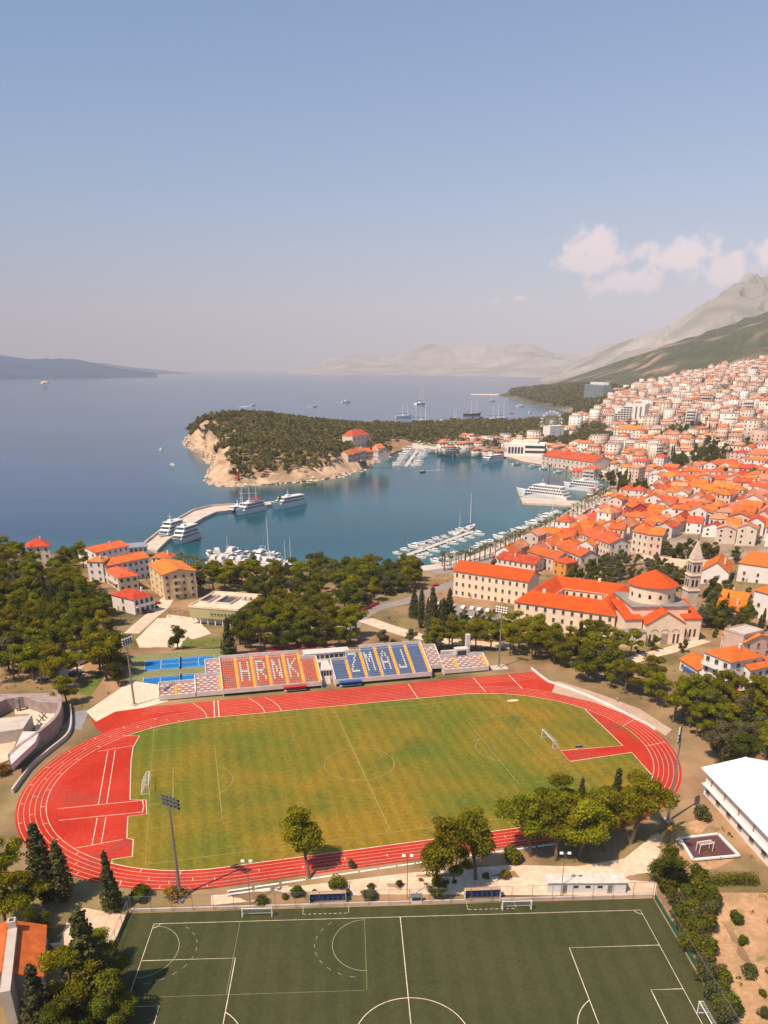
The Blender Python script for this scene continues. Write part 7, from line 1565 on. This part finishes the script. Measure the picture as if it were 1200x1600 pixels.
fill([(668, 1012), (770, 1000), (845, 1008), (850, 1045), (790, 1035), (770, 1042), (740, 1030), (680, 1030)], 24, [('pine', 6), ('broad', 1)], (11, 13.5), 'behind the right end terraces', 27, 4.6)
fill([(835, 1005), (990, 1022), (960, 1062), (930, 1068), (1010, 1078), (1042, 1112), (1000, 1108), (940, 1080), (868, 1056)], 42, [('pine', 5), ('broad', 2.4), ('spruce', .3), ('bush', 1)], (9, 13.5), 'between the right curve and church', 28, 4.4)
fill([(700, 950), (800, 988), (800, 1000), (690, 985), (690, 958)], 18, [('broad', 2), ('ybush', 1), ('bush', 2), ('cypress', .6)], (6, 9), 'along the monastery car park hedge', 29, 4)
fill([(990, 1012), (1064, 1012), (1100, 1000), (1100, 1008), (1064, 1020), (990, 1022)], 9, [('bush', 2), ('broad', 1)], (5, 7), 'against the church front', 30, 4)
fill([(1046, 1120), (1090, 1100), (1215, 1118), (1215, 1185), (1150, 1196), (1112, 1232), (1066, 1272), (1042, 1246), (1056, 1180)], 52, [('pine', 7), ('grey', 2), ('broad', 1), ('spruce', .7)], (9.5, 14), 'in the grove above the sports hall', 31, 4.2)
fill([(1095, 980), (1112, 925), (1165, 975), (1215, 1000), (1215, 1010), (1160, 985), (1120, 985)], 22, [('broad', 3), ('cypress', 1), ('grey', 1)], (7, 11), 'among the houses right of church', 32, 5)
fill([(1034, 1380), (1100, 1372), (1112, 1420), (1100, 1470), (1130, 1540), (1150, 1600), (1125, 1600), (1090, 1500), (1050, 1430)], 34, [('bush', 5), ('dbush', 3), ('broad', .3)], (10, 16), 'along the green windbreak', 33, 2.2)
fill([(1125, 1420), (1210, 1420), (1210, 1600), (1150, 1600)], 8, [('bush', 2), ('dbush', 2), ('ybush', .4)], (5, 10), 'on the dry sandy plot', 34, 4)
fill([(230, 1396), (460, 1390), (640, 1374), (800, 1356), (800, 1378), (640, 1398), (430, 1408), (240, 1412)], 13, [('bush', 3), ('dbush', 1), ('ybush', .3)], (3.5, 6), 'on the bank above turf', 35, 4)
GN = [('in the monastery garden', 36), ('above the garden wall', 14), ('in the waterfront park', 34), ('on the upper town green', 16), ('below the stepped hotel', 16), ('in the mid-town green', 14), ('in the cypress court of town', 10), ('in the big mid-town grove', 22), ('in the upper apartment grove', 14), ('beside the upper right blocks', 8), ('right of the stepped hotel', 10)]
for g in GARD:
    if g in BLOCK: BLOCK.remove(g)
for i, (g, (wh, n)) in enumerate(zip(GARD, GN)): fill(g, n, [('broad', 3), ('grey', 2), ('bush', 2)] if i < 2 else [('cypress', 3), ('broad', 1)] if i == 6 else [('broad', 5), ('cypress', .6)], (6, 10) if i < 2 else (9, 13), wh, 40+i, 4.4, world=True)
fill([(1088, 925), (1180, 925), (1210, 985), (1170, 1010), (1110, 1000)], 24, [('broad', 3), ('bush', 3), ('cypress', .6)], (6, 10), 'behind the bell tower houses', 53, 4)
# dry scrub and weeds on the open ground
rgu = np.random.default_rng(61); P = np.c_[rgu.uniform(-340, 300, 26000), rgu.uniform(96, 470, 26000)]; nz = fbm(P[:,0]/16, P[:,1]/16, 3)
ok = pip_np(P[:,0], P[:,1], LAND) & (nz > .47) & ~pip_np(P[:,0], P[:,1], TURF_BOX) & (seg_dist_np(P[:,0], P[:,1], COASTLINE) > 12)
for q in BLOCK+HARD: ok &= ~pip_np(P[:,0], P[:,1], q)
P = P[ok][:6500]; z = Zf(P[:,0], P[:,1]); hh = rgu.uniform(.25, 1.0, len(P))**1.5*1.3+.2; Q, F, c = leafcloud(np.c_[P, z+hh*.35], np.c_[hh*.9, hh*.9, hh*.5], 16, .34, rgu, .5, .4)
tn = np.repeat(np.array([(1.0, 1.0, 1.0), (2.0, 1.45, 1.6), (2.6, 1.6, 1.8), (.7, .8, .9)])[rgu.integers(0, 4, len(P))], 64, 0); obj('undergrowth', np_mesh('undergrowth', Q, F, LEAF_G, c*tn), kind='stuff', label='dry scrub and weeds on the open ground')
# trimmed hedge
hp = [at(a, b_) for a, b_ in [(1036, 1390), (1060, 1384), (1120, 1382), (1184, 1380)]]; rg_ = np.random.default_rng(2); C = []
for a, b_ in zip(hp[:-1], hp[1:]):
    n = int(math.hypot(b_[0]-a[0], b_[1]-a[1])/.6)
    for k in range(n):
        for j in (-.5, .5):
            for zz in (.5, 1.3, 2.0): C.append((a[0]+(b_[0]-a[0])*k/n, a[1]+(b_[1]-a[1])*k/n+j, a[2]+zz))
C = np.array(C)-np.array(hp[0]); Q, F, c = leafcloud(C+rg_.normal(size=C.shape)*.12, np.full(C.shape, .6), 34, .26, rg_, .3); ht_ = thing('hedge', 'long trimmed hedge right of the turf corner', 'hedge', hp[0]); obj('foliage', np_mesh('hedge_foliage', Q, F, LEAF_G, c), ht_)
# palms on the promenade
for o_, st, wh in ((9, 3, 'on the water side of promenade'), (14, 4, 'on the road side of promenade')):
    L = off(o_)
    for i in range(4, len(L), 1):
        a = Vector(L[i-1]); b_ = Vector(L[i]); n = max(1, int((b_-a).length/11))
        for k in range(n): p = a.lerp(b_, (k+(.5 if st == 4 else 0))/n); palm((p.x, p.y, zt(p.x, p.y)), crg.uniform(6.5, 9), wh)
p = at(694, 892); palm(p, 11, None, 'tall bushy palm standing alone before the near pontoon')
for i in range(11): p = at(276+i*4.5, 880+i*1.3); palm(p, crg.uniform(6, 8), 'by the little marina')
for q in ((858, 742), (884, 746), (928, 752), (950, 742), (868, 716)): p = at(*q); palm(p, 11, 'on the far quay')
# town street trees
for i, (pp_) in enumerate(smooth_line(off(34)[6:], 1)):
    if free(*pp_): tree((pp_[0], pp_[1], zt(*pp_)-.1), crg.choice(['broad', 'broad', 'grey']), crg.uniform(5, 8), None, 'town side of waterfront road')
fill([(880, 906), (960, 874), (1010, 880), (1072, 892), (1072, 935), (990, 915), (940, 925), (905, 912)], 60, [('broad', 2), ('grey', 3), ('bush', 3)], (5, 8.5), 'in the overgrown monastery orchard', 51, 3.6)
HP = np.array([(r_[1], r_[2]) for r_ in rows]); nst = 0; rg2 = random.Random(91)
while nst < 62:
    r_ = rg2.choice(rows[:900]); x = r_[1]+rg2.uniform(-14, 14); y = r_[2]+rg2.uniform(-14, 14)
    if np.min(np.hypot(HP[:,0]-x, HP[:,1]-y)) < 7.2 or not free(x, y): 
        nst += .02; continue
    tree((x, y, zt(x, y)-.1), rg2.choice(['broad', 'broad', 'cypress', 'grey']), rg2.uniform(7, 11), None, 'between houses of the town'); nst += 1
# the woods of the peninsula, isthmus and far headland: masses
def wood(name, label, pts, hts, m_, seed, per=15, clumps=5, size=1.9):
    rg = np.random.default_rng(seed); n = len(pts); z = Zf(pts[:,0], pts[:,1]); h = hts
    C = np.repeat(np.c_[pts, z+h*.62], clumps, 0); hh = np.repeat(h, clumps); dd = rg.normal(size=(n*clumps, 3)); dd /= np.linalg.norm(dd, axis=1, keepdims=True); C = C+dd*np.c_[hh*.24, hh*.24, hh*.22]; Rr = np.c_[hh*.19, hh*.19, hh*.16]*rg.uniform(.8, 1.2, (n*clumps, 1))
    Q, F, c = leafcloud(C, Rr, per, size, rg, .4, .5); tint = np.repeat(rg.uniform(.7, 1.3, (n, 1)), clumps*per*4, 0); c = c*tint; c[:, 0] *= np.repeat(rg.uniform(.85, 1.2, n), clumps*per*4)
    return obj(name, np_mesh(name, Q, F, m_, c), kind='stuff', label=label)
WOODM = mat('wood_foliage', (.125, .115, .020), .75, .2, .05, attr=True, trans=.15)
_cl, _cL, _cr = frame_from((551, 699), (577, 699), 17); block_rect((_cl[0], _cl[1]-22), _cL, 60, _cr, 1)
rg3 = np.random.default_rng(13); P = np.c_[rg3.uniform(-330, 90, 9000), rg3.uniform(800, 1600, 9000)]
dc = seg_dist_np(P[:,0], P[:,1], COAST_P); nz = fbm(P[:,0]/40, P[:,1]/40, 3); ok = pip_np(P[:,0], P[:,1], LAND) & (dc > 15+(nz-.5)*36) & (seg_dist_np(P[:,0], P[:,1], COAST_X) > 10) & (P[:,1] < 1580) & (P[:,1]+P[:,0]*.2 < 1600) & (seg_dist_np(P[:,0], P[:,1], COAST_B) > 26) & ~((P[:,0] > 55) & (P[:,1] < 1190))
for q in BLOCK[-400:]:
    if len(q) == 4: ok &= ~pip_np(P[:,0], P[:,1], q)
P = P[ok]; keep = []; cell = {}
for p in P:
    k = (int(p[0]//5.2), int(p[1]//5.2))
    if k not in cell: cell[k] = 1; keep.append(p)
P = np.array(keep); wood('woods', 'dark pine wood covering the rocky peninsula', P, rg3.uniform(7.5, 12, len(P)), WOODM, 3)
P = np.c_[rg3.uniform(-30, 420, 7000), rg3.uniform(1120, 1900, 7000)]; pxy = np.array([project(x, y, -8) for x, y in P]); ok = pip_np(P[:,0], P[:,1], LAND) & (seg_dist_np(P[:,0], P[:,1], COAST_B) > np.where(pxy[:,0] < 672, 32, 62)) & (seg_dist_np(P[:,0], P[:,1], COAST_X) > 14) & (pxy[:,1] < 699) & (pxy[:,0] > 585)
for q in BLOCK:
    if len(q) < 30: ok &= ~pip_np(P[:,0], P[:,1], q)
ok &= np.array([np.min(np.hypot(HP[:,0]-p[0], HP[:,1]-p[1])) > 11 for p in P]); P = P[ok][:2000]; wood('woods', 'belt of trees along the isthmus behind the far quay', P, rg3.uniform(9, 15, len(P)), WOODM, 4)
HD = plan([(790, 622), (800, 612), (850, 606), (900, 604), (960, 606), (985, 612), (960, 618), (945, 640), (905, 664), (880, 655), (888, 645), (878, 639), (835, 631)]); xs_ = [p[0] for p in HD]; ys_ = [p[1] for p in HD]
P = np.c_[rg3.uniform(min(xs_), max(xs_), 9000), rg3.uniform(min(ys_), max(ys_), 9000)]; ok = pip_np(P[:,0], P[:,1], HD) & pip_np(P[:,0], P[:,1], LAND) & (seg_dist_np(P[:,0], P[:,1], COAST_X) > 25)
for q in BLOCK: ok &= ~pip_np(P[:,0], P[:,1], q)
P = P[ok][:3800]; wood('woods', 'dark wood on the far headland beyond the beach', P, rg3.uniform(11, 17, len(P)), WOODM, 5, 8, 4, 4.0)
P = []; rg4 = random.Random(3)
for r_ in rows[150:]:
    for _ in range(1):
        if rg4.random() < .42: P.append((r_[1]+rg4.uniform(-13, 13), r_[2]+rg4.uniform(-13, 13)))
P = np.array([p for p in P if np.min(np.hypot(HP[:,0]-p[0], HP[:,1]-p[1])) > 7.5]); wood('woods', 'green trees scattered between the hillside houses', P, rg3.uniform(6, 13, len(P)), WOODM, 6, 12, 5, 1.8)
# rocks along the peninsula shore
def rocks():
    rg = random.Random(4); L = smooth_line(COAST_P, 6); base = MB(); 
    me = []
    for k in range(4):
        b = MB(); bm_ = random.Random(k); v = []
        for i in range(5):
            for j in range(7): a = 2*math.pi*j/7; ph = math.pi*(i+.5)/5; r = bm_.uniform(.7, 1.2); v.append((r*math.sin(ph)*math.cos(a), r*math.sin(ph)*math.sin(a), r*.7*math.cos(ph)))
        f = [(i*7+j, i*7+(j+1) % 7, (i+1)*7+(j+1) % 7, (i+1)*7+j) for i in range(4) for j in range(7)]+[tuple(range(6, -1, -1)), tuple(range(28, 35))]; b.add(v, f); me.append(b)
    out = MB()
    for i in range(360):
        p = Vector(rg.choice(L))+Vector((rg.gauss(0, 2.2), rg.gauss(0, 2.2))); s = rg.uniform(.7, 2.6); z = max(SEA, zt(p.x, p.y) if pip(p.x, p.y, LAND) else SEA); out.M = Matrix.Translation((p.x, p.y, z)) @ Matrix.Rotation(rg.uniform(0, 6), 4, 'Z') @ Matrix.Diagonal((s, s*rg.uniform(.6, 1.2), s*rg.uniform(.5, 1), 1)); q = rg.choice(me); out.add(q.v, q.f)
    out.M = None; out.build('boulders', mat('shore_rock', (.54, .40, .29), .95, .2, .15, bump=.4), kind='stuff', label='pale boulders strewn along the peninsula shore')
rocks()
finish_labels()
